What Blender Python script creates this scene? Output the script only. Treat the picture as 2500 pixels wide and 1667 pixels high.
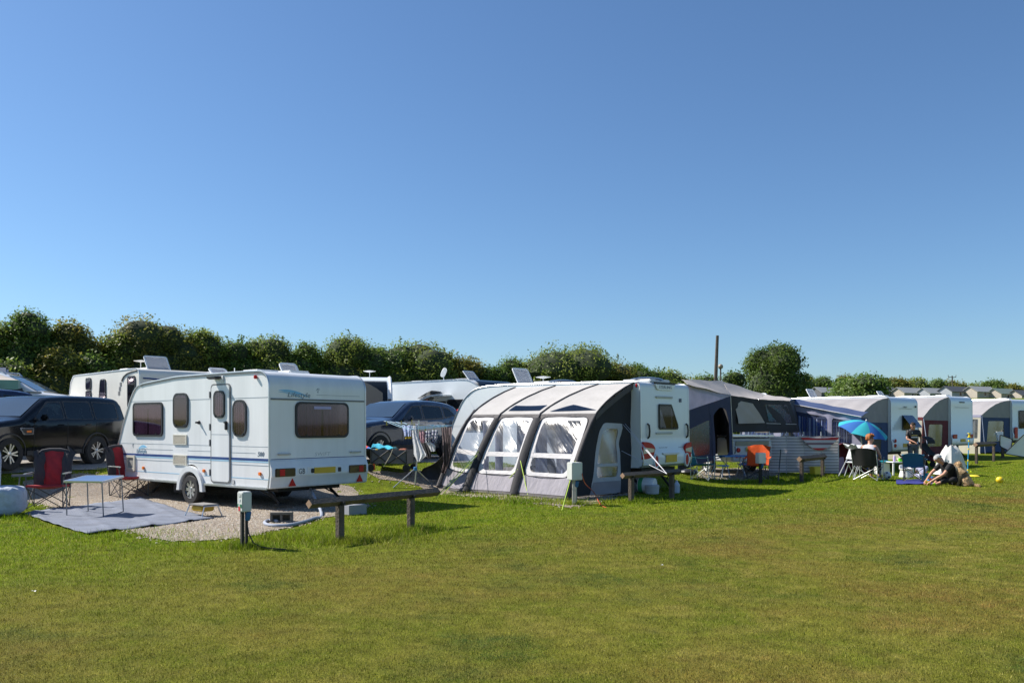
import bpy, bmesh, math, random
import numpy as np
from mathutils import Vector, Matrix
random.seed(7); rng = np.random.default_rng(7)
R = math.radians
scene = bpy.context.scene
for o in list(bpy.data.objects): bpy.data.objects.remove(o)
COL = scene.collection

# ------------------------------------------------------------------ camera
F, CX, HY, CH = 2082.0, 1250.0, 1036.0, 1.6      # focal length and horizon in photo pixels, eye height in m
cam = bpy.data.cameras.new('camera'); camo = bpy.data.objects.new('camera', cam); COL.objects.link(camo)
camo.location = (0, 0, CH); camo.rotation_euler = (R(90), 0, 0)
cam.sensor_width = 36; cam.lens = F / 2500 * 36; cam.shift_y = (HY - 833.5) / 2500
cam.clip_start = 0.1; cam.clip_end = 6000
scene.camera = camo
scene.render.resolution_x, scene.render.resolution_y = 1024, 682
# ------------------------------------------------------------------ sky, sun, exposure
SUN_DIR = Vector((-0.955, 0.295, 0)).normalized(); SUN_EL = R(44)
toward = Vector((SUN_DIR.x * math.cos(SUN_EL), SUN_DIR.y * math.cos(SUN_EL), math.sin(SUN_EL)))
world = bpy.data.worlds.new('World'); scene.world = world; world.use_nodes = True
wn = world.node_tree; bg = wn.nodes['Background']
sky = wn.nodes.new('ShaderNodeTexSky'); sky.sky_type = 'NISHITA'; sky.sun_disc = False
sky.sun_elevation = SUN_EL; sky.sun_rotation = math.atan2(SUN_DIR.x, SUN_DIR.y)
sky.altitude = 50; sky.air_density = 1.0; sky.dust_density = 0.45; sky.ozone_density = 5.0
tint = wn.nodes.new('ShaderNodeVectorMath'); tint.operation = 'MULTIPLY'; tint.inputs[1].default_value = (0.89, 1.04, 1.14)   # camera white balance
wn.links.new(sky.outputs[0], tint.inputs[0]); wn.links.new(tint.outputs[0], bg.inputs[0]); bg.inputs[1].default_value = 0.072
sl = bpy.data.lights.new('sun', 'SUN'); sl.energy = 5.0; sl.angle = R(0.55); sl.color = (1, 0.94, 0.85)
so = bpy.data.objects.new('sun', sl); COL.objects.link(so)
so.rotation_euler = toward.to_track_quat('Z', 'Y').to_euler(); so.location = (-30, 12, 30)
vs = scene.view_settings; vs.view_transform = 'Standard'; vs.look = 'None'; vs.exposure = 0.70; vs.gamma = 1

# ------------------------------------------------------------------ terrain and pixel geometry
def sst(a, b, x):
    t = min(1, max(0, (x - a) / (b - a))); return t * t * (3 - 2 * t)
def gz(x, y):
    d = -.25 * (x + 6.45) + .97 * (y - 17.17)
    left = .6 * sst(1.5, 3.6, d) * (1 - sst(1.0, 6.0, x - (y - 20) * .15))
    left += .1 * max(0, min(d, 14) - 5) * sst(-11.5, -15, x)
    z = left + .015 * max(0, min(y, 48) - 27) * sst(2, 9, x)
    z += 2.2 * sst(50, 105, y) + 5.5 * sst(105, 210, y)
    z += .025 * math.sin(x * .9 + 1) * math.sin(y * .7) * sst(4, 8, y)
    return z
def P(px, py, Y): return Vector(((px - CX) / F * Y, Y, CH - (py - HY) / F * Y))
def G(px, py):
    Y = 3.0
    while Y < 300:
        p = P(px, py, Y)
        if p.z <= gz(p.x, p.y):
            lo, hi = Y - .1, Y
            for _ in range(12):
                m = (lo + hi) / 2; q = P(px, py, m)
                if q.z <= gz(q.x, q.y): hi = m
                else: lo = m
            q = P(px, py, hi); return Vector((q.x, q.y, gz(q.x, q.y)))
        Y += .1
    return P(px, py, Y)
def ground(x, y): return Vector((x, y, gz(x, y)))
class Fr:
    """upright local frame: origin on the ground, x axis turned by angle a"""
    def __init__(s, x, y, a, z=0): s.x, s.y, s.z, s.a = x, y, z, a; s.c, s.s = math.cos(a), math.sin(a)
    def loc(s, p): dx, dy = p[0] - s.x, p[1] - s.y; return Vector((dx * s.c + dy * s.s, -dx * s.s + dy * s.c, p[2] - s.z))
    def onx(s, px, py, xl=0):
        a = (px - CX) / F; b = -(py - HY) / F; t = (xl + s.x * s.c + s.y * s.s) / (a * s.c + s.s)
        return s.loc((a * t, t, CH + b * t))
    def ony(s, px, py, yl=0):
        a = (px - CX) / F; b = -(py - HY) / F; t = (yl - s.x * s.s + s.y * s.c) / (-a * s.s + s.c)
        return s.loc((a * t, t, CH + b * t))
    def w(s, x, y, z): return Vector((s.x + x * s.c - y * s.s, s.y + x * s.s + y * s.c, s.z + z))
    @property
    def pos(s): return (s.x, s.y, s.z)

# ------------------------------------------------------------------ materials
MATS = {}
def nd(t, kind, **kw):
    n = t.nodes.new(kind)
    for k, v in kw.items(): setattr(n, k, v)
    return n
def mat(name, col, rough=.5, metal=0, var=.10, scale=3, bump=0, bscale=60, coat=0, spec=.5, transl=0, stretch=(1, 1, 1), sheen=0):
    if name in MATS: return MATS[name]
    m = bpy.data.materials.new(name); m.use_nodes = True; t = m.node_tree; L = t.links
    b = t.nodes['Principled BSDF']; out = t.nodes['Material Output']
    b.inputs['Roughness'].default_value = rough; b.inputs['Metallic'].default_value = metal
    b.inputs['Coat Weight'].default_value = coat; b.inputs['Coat Roughness'].default_value = .04
    b.inputs['Specular IOR Level'].default_value = spec
    tc = nd(t, 'ShaderNodeTexCoord'); mp = nd(t, 'ShaderNodeMapping'); mp.inputs['Scale'].default_value = stretch
    L.new(tc.outputs['Object'], mp.inputs[0])
    nz = nd(t, 'ShaderNodeTexNoise'); nz.inputs['Scale'].default_value = scale; nz.inputs['Detail'].default_value = 6; nz.inputs['Roughness'].default_value = .6
    L.new(mp.outputs[0], nz.inputs['Vector'])
    rp = nd(t, 'ShaderNodeMapRange'); rp.inputs[1].default_value = .3; rp.inputs[2].default_value = .7
    rp.inputs[3].default_value = 1 - var; rp.inputs[4].default_value = 1 + var; L.new(nz.outputs[0], rp.inputs[0])
    mx = nd(t, 'ShaderNodeVectorMath', operation='SCALE'); mx.inputs[0].default_value = col[:3]; L.new(rp.outputs[0], mx.inputs['Scale'])
    L.new(mx.outputs[0], b.inputs['Base Color'])
    r2 = nd(t, 'ShaderNodeMapRange'); r2.inputs[3].default_value = max(.02, rough - .08); r2.inputs[4].default_value = min(1, rough + .1)
    L.new(nz.outputs[0], r2.inputs[0]); L.new(r2.outputs[0], b.inputs['Roughness'])
    if bump:
        n2 = nd(t, 'ShaderNodeTexNoise'); n2.inputs['Scale'].default_value = bscale; n2.inputs['Detail'].default_value = 4; L.new(mp.outputs[0], n2.inputs['Vector'])
        bp = nd(t, 'ShaderNodeBump'); bp.inputs['Strength'].default_value = bump; bp.inputs['Distance'].default_value = .02
        L.new(n2.outputs[0], bp.inputs['Height']); L.new(bp.outputs[0], b.inputs['Normal'])
    if transl:
        tr = nd(t, 'ShaderNodeBsdfTranslucent'); L.new(mx.outputs[0], tr.inputs[0])
        ms = nd(t, 'ShaderNodeMixShader'); ms.inputs[0].default_value = transl
        L.new(b.outputs[0], ms.inputs[1]); L.new(tr.outputs[0], ms.inputs[2]); L.new(ms.outputs[0], out.inputs[0])
    MATS[name] = m; return m
def glass(name, tint, base=.06, rough=.03, wrinkle=0, haze=0, hazecol=(.8, .82, .88), top=.6):
    """thin tinted sheet: see-through tint, fresnel gloss, optional wrinkles and milky haze"""
    if name in MATS: return MATS[name]
    m = bpy.data.materials.new(name); m.use_nodes = True; t = m.node_tree; L = t.links; t.nodes.clear()
    out = nd(t, 'ShaderNodeOutputMaterial'); tr = nd(t, 'ShaderNodeBsdfTransparent'); tr.inputs[0].default_value = (*tint, 1)
    gl = nd(t, 'ShaderNodeBsdfGlossy'); gl.inputs['Roughness'].default_value = rough
    fr = nd(t, 'ShaderNodeLayerWeight'); fr.inputs[0].default_value = .35
    mr = nd(t, 'ShaderNodeMapRange'); mr.inputs[3].default_value = base; mr.inputs[4].default_value = top; L.new(fr.outputs['Fresnel'], mr.inputs[0])
    mx = nd(t, 'ShaderNodeMixShader'); L.new(mr.outputs[0], mx.inputs[0])
    if haze:
        df = nd(t, 'ShaderNodeBsdfDiffuse'); df.inputs[0].default_value = (*hazecol, 1); tl = nd(t, 'ShaderNodeBsdfTranslucent'); tl.inputs[0].default_value = (*hazecol, 1)
        m0 = nd(t, 'ShaderNodeMixShader'); L.new(df.outputs[0], m0.inputs[1]); L.new(tl.outputs[0], m0.inputs[2])
        m1 = nd(t, 'ShaderNodeMixShader'); L.new(tr.outputs[0], m1.inputs[1]); L.new(m0.outputs[0], m1.inputs[2]); m1.inputs[0].default_value = haze
        L.new(m1.outputs[0], mx.inputs[1])
    else: L.new(tr.outputs[0], mx.inputs[1])
    L.new(gl.outputs[0], mx.inputs[2]); L.new(mx.outputs[0], out.inputs[0])
    if wrinkle:
        tc = nd(t, 'ShaderNodeTexCoord'); m0_ = nd(t, 'ShaderNodeMapping'); m0_.inputs['Rotation'].default_value = (R(-40), 0, 0); mp = nd(t, 'ShaderNodeMapping'); mp.inputs['Scale'].default_value = (1, .9, 9)
        L.new(tc.outputs['Object'], m0_.inputs[0]); L.new(m0_.outputs[0], mp.inputs[0]); n = nd(t, 'ShaderNodeTexNoise'); n.inputs['Scale'].default_value = 1.8; n.inputs['Detail'].default_value = 2.5; n.inputs['Distortion'].default_value = .5
        L.new(mp.outputs[0], n.inputs['Vector']); bp = nd(t, 'ShaderNodeBump'); bp.inputs['Strength'].default_value = wrinkle; bp.inputs['Distance'].default_value = .035
        L.new(n.outputs[0], bp.inputs['Height']); L.new(bp.outputs[0], gl.inputs['Normal'])
        if haze:
            L.new(bp.outputs[0], df.inputs['Normal']); rp = nd(t, 'ShaderNodeMapRange'); rp.inputs[1].default_value = .42; rp.inputs[2].default_value = .68
            rp.inputs[3].default_value = haze * .35; rp.inputs[4].default_value = min(.9, haze * 2.2); L.new(n.outputs[0], rp.inputs[0]); L.new(rp.outputs[0], m1.inputs[0])
    MATS[name] = m; return m
def banded(name, stops, axis='Z', size=1.0, rough=.7, transl=0, axis2=None):
    """woven stripes of constant colour along an object axis: stops = [(pos, colour)], repeating every `size` metres"""
    if name in MATS: return MATS[name]
    m = bpy.data.materials.new(name); m.use_nodes = True; t = m.node_tree; L = t.links; b = t.nodes['Principled BSDF']; b.inputs['Roughness'].default_value = rough
    tc = nd(t, 'ShaderNodeTexCoord'); sp = nd(t, 'ShaderNodeSeparateXYZ'); L.new(tc.outputs['Object'], sp.inputs[0])
    dv = nd(t, 'ShaderNodeMath', operation='DIVIDE'); dv.inputs[1].default_value = size; L.new(sp.outputs[axis], dv.inputs[0])
    fr = nd(t, 'ShaderNodeMath', operation='FRACT'); L.new(dv.outputs[0], fr.inputs[0])
    cr = nd(t, 'ShaderNodeValToRGB'); cr.color_ramp.interpolation = 'CONSTANT'; e = cr.color_ramp.elements
    while len(e) < len(stops): e.new(.5)
    for el, (p, c) in zip(e, stops): el.position = p; el.color = (*c, 1)
    L.new(fr.outputs[0], cr.inputs[0]); L.new(cr.outputs[0], b.inputs['Base Color'])
    if transl:
        tr = nd(t, 'ShaderNodeBsdfTranslucent'); L.new(cr.outputs[0], tr.inputs[0]); ms = nd(t, 'ShaderNodeMixShader'); ms.inputs[0].default_value = transl
        L.new(b.outputs[0], ms.inputs[1]); L.new(tr.outputs[0], ms.inputs[2]); L.new(ms.outputs[0], t.nodes['Material Output'].inputs[0])
    MATS[name] = m; return m

WHITE = mat('gelcoat_white', (.735, .75, .755), .30, var=.075, scale=3.0, spec=.5, coat=.25, stretch=(1, 1, .10))
WHITE2 = mat('gelcoat_white_modern', (.73, .77, .785), .22, var=.03, scale=1.0, coat=.4, stretch=(1, 1, .3))
CREAM = mat('cream_aluminium', (.68, .665, .61), .35, var=.05, scale=1.2, stretch=(1, 1, .3))
TRIM = mat('grey_trim', (.16, .165, .17), .5)
ALU = mat('aluminium_tube', (.62, .63, .64), .32, metal=.85, var=.06)
STEELD = mat('dark_steel_tube', (.07, .072, .08), .42, metal=.3)
BLACK = mat('black_plastic', (.018, .018, .02), .45)
RUBBER = mat('tyre_rubber', (.022, .022, .023), .8, bump=.3, bscale=90)
CHASSIS = mat('black_chassis_steel', (.02, .019, .018), .7)
BLUEST = mat('navy_stripe', (.025, .06, .2), .35)
LBLUE = mat('pale_blue_stripe', (.33, .53, .68), .35)
GREYST = mat('grey_pinstripe', (.27, .31, .35), .4)
AMBER = mat('amber_lens', (.8, .2, .03), .35, spec=.25)
REDL = mat('red_lens', (.5, .014, .016), .3, spec=.25)
DARKL = mat('smoked_lens', (.035, .025, .028), .12, coat=.5)
PLATE = mat('yellow_plate', (.62, .4, .02), .35)
PWHITE = mat('white_plastic', (.75, .75, .74), .35, var=.05)
VENT = mat('cream_vent_plastic', (.6, .57, .48), .45)
ACRYL = glass('smoked_acrylic_pane', (.62, .53, .60), .03, .04, top=.35)
CLEARG = glass('clear_dome_acrylic', (.75, .76, .76), .08, .05, haze=.35)
CURT = mat('mauve_curtain', (.40, .35, .46), .85, var=.25, scale=22, stretch=(1, 1, .05))
DARKIN = mat('dark_interior', (.02, .017, .016), .9)
SKIN = mat('skin', (.52, .27, .18), .5, var=.12, scale=12)

# ------------------------------------------------------------------ mesh helpers
class MB:
    def __init__(s): s.v = []; s.f = []; s.M = Matrix.Identity(4)
    def at(s, loc=(0, 0, 0), rz=0, rx=0, ry=0): s.M = Matrix.Translation(loc) @ Matrix.Rotation(rz, 4, 'Z') @ Matrix.Rotation(ry, 4, 'Y') @ Matrix.Rotation(rx, 4, 'X'); return s
    def vs(s, pts):
        i = len(s.v)
        for p in pts: s.v.append(tuple(s.M @ Vector(p)))
        return i
    def quad(s, *p): i = s.vs(p); s.f.append(tuple(range(i, i + len(p)))); return s
    def box(s, c, d):
        x, y, z = c; a, b, e = d[0] / 2, d[1] / 2, d[2] / 2
        i = s.vs([(x + sx * a, y + sy * b, z + sz * e) for sz in (-1, 1) for sy in (-1, 1) for sx in (-1, 1)])
        for q in ((0, 2, 3, 1), (4, 5, 7, 6), (0, 1, 5, 4), (2, 6, 7, 3), (0, 4, 6, 2), (1, 3, 7, 5)): s.f.append(tuple(i + k for k in q))
        return s
    def prism(s, poly, ax, a, b, caps=True):
        """polygon in the plane across axis ax ('x': (y,z), 'y': (x,z), 'z': (x,y)), extruded a..b"""
        def mk(p, t): return {'x': (t, p[0], p[1]), 'y': (p[0], t, p[1]), 'z': (p[0], p[1], t)}[ax]
        n = len(poly); i = s.vs([mk(p, a) for p in poly]); s.vs([mk(p, b) for p in poly])
        for k in range(n): s.f.append((i + k, i + (k + 1) % n, i + n + (k + 1) % n, i + n + k))
        if caps:
            j = s.vs([mk(p, a) for p in poly]); s.f.append(tuple(range(j + n - 1, j - 1, -1)))
            j = s.vs([mk(p, b) for p in poly]); s.f.append(tuple(range(j, j + n)))
        return s
    def tube(s, pts, r, n=6, closed=False):
        pts = [Vector(p) for p in pts]; m = len(pts); rr = r if isinstance(r, (list, tuple)) else [r] * m
        base = len(s.v); up = None
        for k, p in enumerate(pts):
            if closed: d = pts[(k + 1) % m] - pts[k - 1]
            else: d = pts[min(k + 1, m - 1)] - pts[max(k - 1, 0)]
            d.normalize()
            if up is None: up = Vector((0, 0, 1)) if abs(d.z) < .9 else Vector((1, 0, 0))
            u = d.cross(up)
            if u.length < 1e-4: u = d.cross(Vector((1, 0.3, 0)))
            u.normalize(); w = u.cross(d); up = w
            s.vs([p + (u * math.cos(2 * math.pi * q / n) + w * math.sin(2 * math.pi * q / n)) * rr[k] for q in range(n)])
        for k in range(m if closed else m - 1):
            a = base + k * n; b = base + ((k + 1) % m) * n
            for q in range(n): s.f.append((a + q, a + (q + 1) % n, b + (q + 1) % n, b + q))
        if not closed:
            s.f.append(tuple(base + q for q in range(n - 1, -1, -1))); s.f.append(tuple(base + (m - 1) * n + q for q in range(n)))
        return s
    def lathe(s, prof, n=20, ax='z', cap=True):
        base = len(s.v); m = len(prof)
        for r, h in prof:
            ring = []
            for q in range(n):
                c, e = math.cos(2 * math.pi * q / n) * r, math.sin(2 * math.pi * q / n) * r
                ring.append({'z': (c, e, h), 'x': (h, c, e), 'y': (c, h, e)}[ax])
            s.vs(ring)
        for k in range(m - 1):
            a, b = base + k * n, base + (k + 1) * n
            for q in range(n): s.f.append((a + q, a + (q + 1) % n, b + (q + 1) % n, b + q))
        if cap:
            s.f.append(tuple(base + q for q in range(n - 1, -1, -1))); s.f.append(tuple(base + (m - 1) * n + q for q in range(n)))
        return s
    def grid(s, fn, nu, nv):
        base = len(s.v); s.vs([fn(i / nu, j / nv) for i in range(nu + 1) for j in range(nv + 1)])
        for i in range(nu):
            for j in range(nv): a = base + i * (nv + 1) + j; s.f.append((a, a + nv + 1, a + nv + 2, a + 1))
        return s
    def ball(s, c, r, nu=12, nv=8):
        rx, ry, rz = r if isinstance(r, (tuple, list)) else (r, r, r)
        return s.grid(lambda u, v: (c[0] + rx * math.cos(2 * math.pi * u) * math.sin(math.pi * v), c[1] + ry * math.sin(2 * math.pi * u) * math.sin(math.pi * v), c[2] + rz * math.cos(math.pi * v)), nu, nv)
    def puff(s, c, r, e=.35, nu=28, nv=18, amp=.012):
        g = lambda v: math.copysign(abs(v) ** e, v)
        return s.grid(lambda u, v: (lambda a, b: (c[0] + r[0] * g(math.cos(a)) * g(math.sin(b)) + amp * math.sin(9 * a + 7 * b), c[1] + r[1] * g(math.sin(a)) * g(math.sin(b)) + amp * math.sin(6 * a - 5 * b), c[2] + r[2] * g(math.cos(b)) + amp * math.sin(8 * a)))(2 * math.pi * u, math.pi * v), nu, nv)
    def build(s, name, m, parent=None, smooth=True, bevel=0, solid=0, ang=35, weld=True, sub=0):
        me = bpy.data.meshes.new(name); me.from_pydata(s.v, [], s.f)
        bm = bmesh.new(); bm.from_mesh(me)
        if weld: bmesh.ops.remove_doubles(bm, verts=bm.verts, dist=1e-5)
        if bevel:
            ed = [e for e in bm.edges if len(e.link_faces) == 2 and e.calc_face_angle(0) > .5]
            bmesh.ops.bevel(bm, geom=ed, offset=bevel, segments=2, affect='EDGES', clamp_overlap=True)
        bmesh.ops.recalc_face_normals(bm, faces=bm.faces)
        if solid: bmesh.ops.solidify(bm, geom=bm.faces[:], thickness=solid)
        bm.to_mesh(me); bm.free()
        if smooth and len(me.polygons):
            me.polygons.foreach_set('use_smooth', [True] * len(me.polygons)); me.set_sharp_from_angle(angle=R(ang))
        me.materials.append(m)
        o = bpy.data.objects.new(name, me); COL.objects.link(o)
        if parent: o.parent = parent
        if sub:
            md = o.modifiers.new('sub', 'SUBSURF'); md.levels = sub; md.render_levels = sub
        return o
def thing(name, label, cat, loc=(0, 0, 0), rz=0, group=None):
    o = bpy.data.objects.new(name, None); COL.objects.link(o); o.location = loc; o.rotation_euler = (0, 0, rz); o.empty_display_size = .2
    o['label'] = label; o['category'] = cat
    if group: o['group'] = group
    return o
def tag(o, label, cat, group=None):
    o['label'] = label; o['category'] = cat
    if group: o['group'] = group
    return o
def struct(o): o['kind'] = 'structure'; return o
def dup(root, loc, rz, label=None, scale=None):
    r = root.copy(); COL.objects.link(r); r.location = loc; r.rotation_euler = (0, 0, rz)
    if scale: r.scale = (scale,) * 3
    if label: r['label'] = label
    for ch in list(root.children):
        c = ch.copy(); COL.objects.link(c); c.parent = r
        for g in ch.children: d = g.copy(); COL.objects.link(d); d.parent = c
    return r
def rrect(w, h, r, n=5):
    r = min(r, w / 2 - 1e-3, h / 2 - 1e-3); p = []
    for cx, cy, a0 in ((w / 2 - r, h / 2 - r, 0), (-w / 2 + r, h / 2 - r, 90), (-w / 2 + r, -h / 2 + r, 180), (w / 2 - r, -h / 2 + r, 270)):
        for k in range(n + 1): a = R(a0 + 90 * k / n); p.append((cx + r * math.cos(a), cy + r * math.sin(a)))
    return p
def text(s, size, m, parent, loc, rot, name='lettering', shear=0, extrude=.002, squash=1, align='CENTER'):
    cu = bpy.data.curves.new(name, 'FONT'); cu.body = s; cu.size = size; cu.extrude = extrude; cu.shear = shear; cu.align_x = align; cu.align_y = 'CENTER'; cu.resolution_u = 2
    t = bpy.data.objects.new('tmp', cu); COL.objects.link(t); dg = bpy.context.evaluated_depsgraph_get()
    me = bpy.data.meshes.new_from_object(t.evaluated_get(dg)); bpy.data.objects.remove(t)
    o = bpy.data.objects.new(name, me); me.materials.clear(); me.materials.append(m); COL.objects.link(o); o.parent = parent; o.location = loc; o.rotation_euler = rot; o.scale = (squash, 1, 1); return o
def wheel(parent, loc, r, w, rim_m, spokes=7, out=-1, rimr=.62, style=0):
    """wheel on a local x axle; out = side the face looks to"""
    h = w / 2
    wh = MB().lathe([(r * .62, -h), (r * .93, -h), (r, -h * .7), (r, h * .7), (r * .93, h), (r * .62, h)], 32, 'x', cap=False).lathe([(r * .62, h), (r * .62, -h)], 32, 'x', cap=False).build('wheel', RUBBER, parent); wh.location = loc
    f = out * h * .75
    rm = MB(); rr = r * rimr
    rm.lathe([(rr, out * h), (rr * 1.04, out * h * .98), (rr * .9, out * h * .8), (rr * .88, -out * h)], 32, 'x', cap=False)
    rm.lathe([(rr * .2, f), (rr * .22, f + out * .01), (.001, f + out * .014)], 16, 'x', cap=False)
    for k in range(spokes):
        a = 2 * math.pi * k / spokes
        for da in ((-.13, .13) if style else (0,)):
            ca, sa = math.cos(a + da), math.sin(a + da); tw = (.07 if style else .13) * rr
            i0, o0 = rr * .15, rr * .93
            q = lambda rad, t, hh: (hh, ca * rad - sa * t, sa * rad + ca * t)
            pts = [q(i0, -tw, f), q(i0, tw, f), q(o0, tw * 1.3, f + out * .006), q(o0, -tw * 1.3, f + out * .006)]
            pb = [q(i0, -tw, f - out * .03), q(i0, tw, f - out * .03), q(o0, tw * 1.3, f - out * .03), q(o0, -tw * 1.3, f - out * .03)]
            i = rm.vs(pts + pb)
            for fc in ((0, 1, 2, 3), (0, 4, 5, 1), (1, 5, 6, 2), (2, 6, 7, 3), (3, 7, 4, 0)): rm.f.append(tuple(i + z for z in fc))
    rm.build('rim', rim_m, wh)
    MB().lathe([(rr * .86, f - out * .035), (.001, f - out * .035)], 24, 'x', cap=False).build('brake_drum', CHASSIS, wh)
    return wh
# ================================================================== ground
def grass_mat(name, blade):
    m = bpy.data.materials.new(name); m.use_nodes = True; t = m.node_tree; L = t.links; b = t.nodes['Principled BSDF']
    b.inputs['Roughness'].default_value = .55 if blade else .9; b.inputs['Specular IOR Level'].default_value = .12 if blade else .05
    ge = nd(t, 'ShaderNodeNewGeometry')
    mp = nd(t, 'ShaderNodeMapping'); mp.inputs['Scale'].default_value = (1, 1, 0); L.new(ge.outputs['Position'], mp.inputs[0])
    def noise(sc, det, off):
        mm = nd(t, 'ShaderNodeMapping'); mm.inputs['Location'].default_value = (off, off * .7, 0); L.new(mp.outputs[0], mm.inputs[0])
        n = nd(t, 'ShaderNodeTexNoise'); n.inputs['Scale'].default_value = sc; n.inputs['Detail'].default_value = det; n.inputs['Roughness'].default_value = .62; L.new(mm.outputs[0], n.inputs['Vector']); return n.outputs[0]
    def mix(f, a, c):
        x = nd(t, 'ShaderNodeMix', data_type='RGBA'); L.new(f, x.inputs['Factor'])
        for s, v in ((6, a), (7, c)):
            if isinstance(v, tuple): x.inputs[s].default_value = (*v, 1)
            else: L.new(v, x.inputs[s])
        return x.outputs[2]
    def rng_(v, a, c):
        r = nd(t, 'ShaderNodeMapRange'); r.inputs[1].default_value = a; r.inputs[2].default_value = c; L.new(v, r.inputs[0]); return r.outputs[0]
    k = 1.0 if blade else .8
    gre = (.115 * k, .155 * k, .011 * k); oli = (.205 * k, .20 * k, .028 * k); dry = (.31 * k, .25 * k, .065 * k); dark = (.045 * k, .09 * k, .018 * k); brn = (.235 * k, .145 * k, .042 * k)
    # lush strip close to the pitches, worn drier lawn towards the camera and the right
    sp = nd(t, 'ShaderNodeSeparateXYZ'); L.new(ge.outputs['Position'], sp.inputs[0])
    ax = nd(t, 'ShaderNodeMath', operation='MULTIPLY_ADD'); L.new(sp.outputs[0], ax.inputs[0]); ax.inputs[1].default_value = -.75; L.new(sp.outputs[1], ax.inputs[2])
    big = noise(.35, 5, 3)
    a2 = nd(t, 'ShaderNodeMath', operation='MULTIPLY_ADD'); L.new(big, a2.inputs[0]); a2.inputs[1].default_value = 7; L.new(ax.outputs[0], a2.inputs[2])
    lush = rng_(a2.outputs[0], 14, 18.5)
    c = mix(rng_(noise(.8, 8, 11), .38, .62), gre, oli)
    rx_ = nd(t, 'ShaderNodeMath', operation='MULTIPLY_ADD'); L.new(sp.outputs[1], rx_.inputs[0]); rx_.inputs[1].default_value = -.35; L.new(sp.outputs[0], rx_.inputs[2])
    right = nd(t, 'ShaderNodeMapRange'); right.inputs[1].default_value = -9; right.inputs[2].default_value = 3; right.inputs[3].default_value = .3; L.new(rx_.outputs[0], right.inputs[0])
    def times(a, b_): q = nd(t, 'ShaderNodeMath', operation='MULTIPLY'); L.new(a, q.inputs[0]); L.new(b_, q.inputs[1]); return q.outputs[0]
    c = mix(times(rng_(noise(1.7, 8, 23), .47, .66), right.outputs[0]), c, dry)
    c = mix(rng_(noise(.55, 6, 41), .54, .66), c, dark)
    c = mix(times(rng_(noise(.42, 7, 57), .48, .64), right.outputs[0]), c, brn)
    c = mix(rng_(noise(7, 5, 5), .45, .8), c, oli)
    c = mix(lush, c, mix(rng_(noise(1.2, 8, 31), .35, .68), (.105 * k, .20 * k, .004 * k), (.235 * k, .28 * k, .012 * k)))
    vm = nd(t, 'ShaderNodeMapRange'); vm.inputs[1].default_value = .3; vm.inputs[2].default_value = .7; vm.inputs[3].default_value = .58; vm.inputs[4].default_value = 1.5; L.new(noise(5.5, 6, 77), vm.inputs[0])
    sc_ = nd(t, 'ShaderNodeVectorMath', operation='SCALE'); L.new(c, sc_.inputs[0]); L.new(vm.outputs[0], sc_.inputs['Scale']); c = sc_.outputs[0]
    if blade:
        at = nd(t, 'ShaderNodeAttribute'); at.attribute_name = 'rnd'
        c = mix(rng_(at.outputs['Fac'], .78, 1.0), c, (.40, .35, .12))
        hs = nd(t, 'ShaderNodeHueSaturation'); v = nd(t, 'ShaderNodeMapRange'); v.inputs[3].default_value = .45; v.inputs[4].default_value = 1.7
        fr = nd(t, 'ShaderNodeMath', operation='FRACT'); mu = nd(t, 'ShaderNodeMath', operation='MULTIPLY'); mu.inputs[1].default_value = 7.31; L.new(at.outputs['Fac'], mu.inputs[0]); L.new(mu.outputs[0], fr.inputs[0]); L.new(fr.outputs[0], v.inputs[0])
        L.new(v.outputs[0], hs.inputs['Value']); L.new(c, hs.inputs['Color']); c = hs.outputs[0]
        tr = nd(t, 'ShaderNodeBsdfTranslucent'); L.new(c, tr.inputs[0]); ms = nd(t, 'ShaderNodeMixShader'); ms.inputs[0].default_value = .35
        L.new(b.outputs[0], ms.inputs[1]); L.new(tr.outputs[0], ms.inputs[2]); L.new(ms.outputs[0], t.nodes['Material Output'].inputs[0])
    else:
        c = mix(rng_(noise(38, 3, 9), .3, .7), c, mix(rng_(noise(60, 2, 2), .3, .7), (.055, .06, .016), oli))
        bp = nd(t, 'ShaderNodeBump'); bp.inputs['Strength'].default_value = .8; bp.inputs['Distance'].default_value = .03; L.new(noise(45, 4, 1), bp.inputs['Height']); L.new(bp.outputs[0], b.inputs['Normal'])
    L.new(c, b.inputs['Base Color']); return m
GRASS = grass_mat('lawn_turf', False); BLADE = grass_mat('grass_blade', True)
def gravel_mat(name, cols, sc=45):
    m = bpy.data.materials.new(name); m.use_nodes = True; t = m.node_tree; L = t.links; b = t.nodes['Principled BSDF']; b.inputs['Roughness'].default_value = .85
    ge = nd(t, 'ShaderNodeNewGeometry'); vo = nd(t, 'ShaderNodeTexVoronoi'); vo.inputs['Scale'].default_value = sc; L.new(ge.outputs['Position'], vo.inputs['Vector'])
    sp = nd(t, 'ShaderNodeSeparateColor'); L.new(vo.outputs['Color'], sp.inputs[0]); cr = nd(t, 'ShaderNodeValToRGB'); e = cr.color_ramp.elements
    while len(e) < len(cols): e.new(.5)
    for i, c in enumerate(cols): e[i].position = i / (len(cols) - 1); e[i].color = (*c, 1)
    L.new(sp.outputs[0], cr.inputs[0]); L.new(cr.outputs[0], b.inputs['Base Color'])
    bp = nd(t, 'ShaderNodeBump'); bp.inputs['Strength'].default_value = .9; bp.inputs['Distance'].default_value = .02; bp.invert = True; L.new(vo.outputs['Distance'], bp.inputs['Height']); L.new(bp.outputs[0], b.inputs['Normal']); return m
STONES = [(.20, .15, .105), (.29, .245, .19), (.25, .19, .14), (.34, .31, .26), (.17, .14, .115), (.30, .235, .16)]
GRAVEL = gravel_mat('shingle', STONES); TRACK = gravel_mat('track_chippings', [(.2, .19, .17), (.3, .28, .25), (.24, .22, .2), (.34, .31, .27)], 30)
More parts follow.
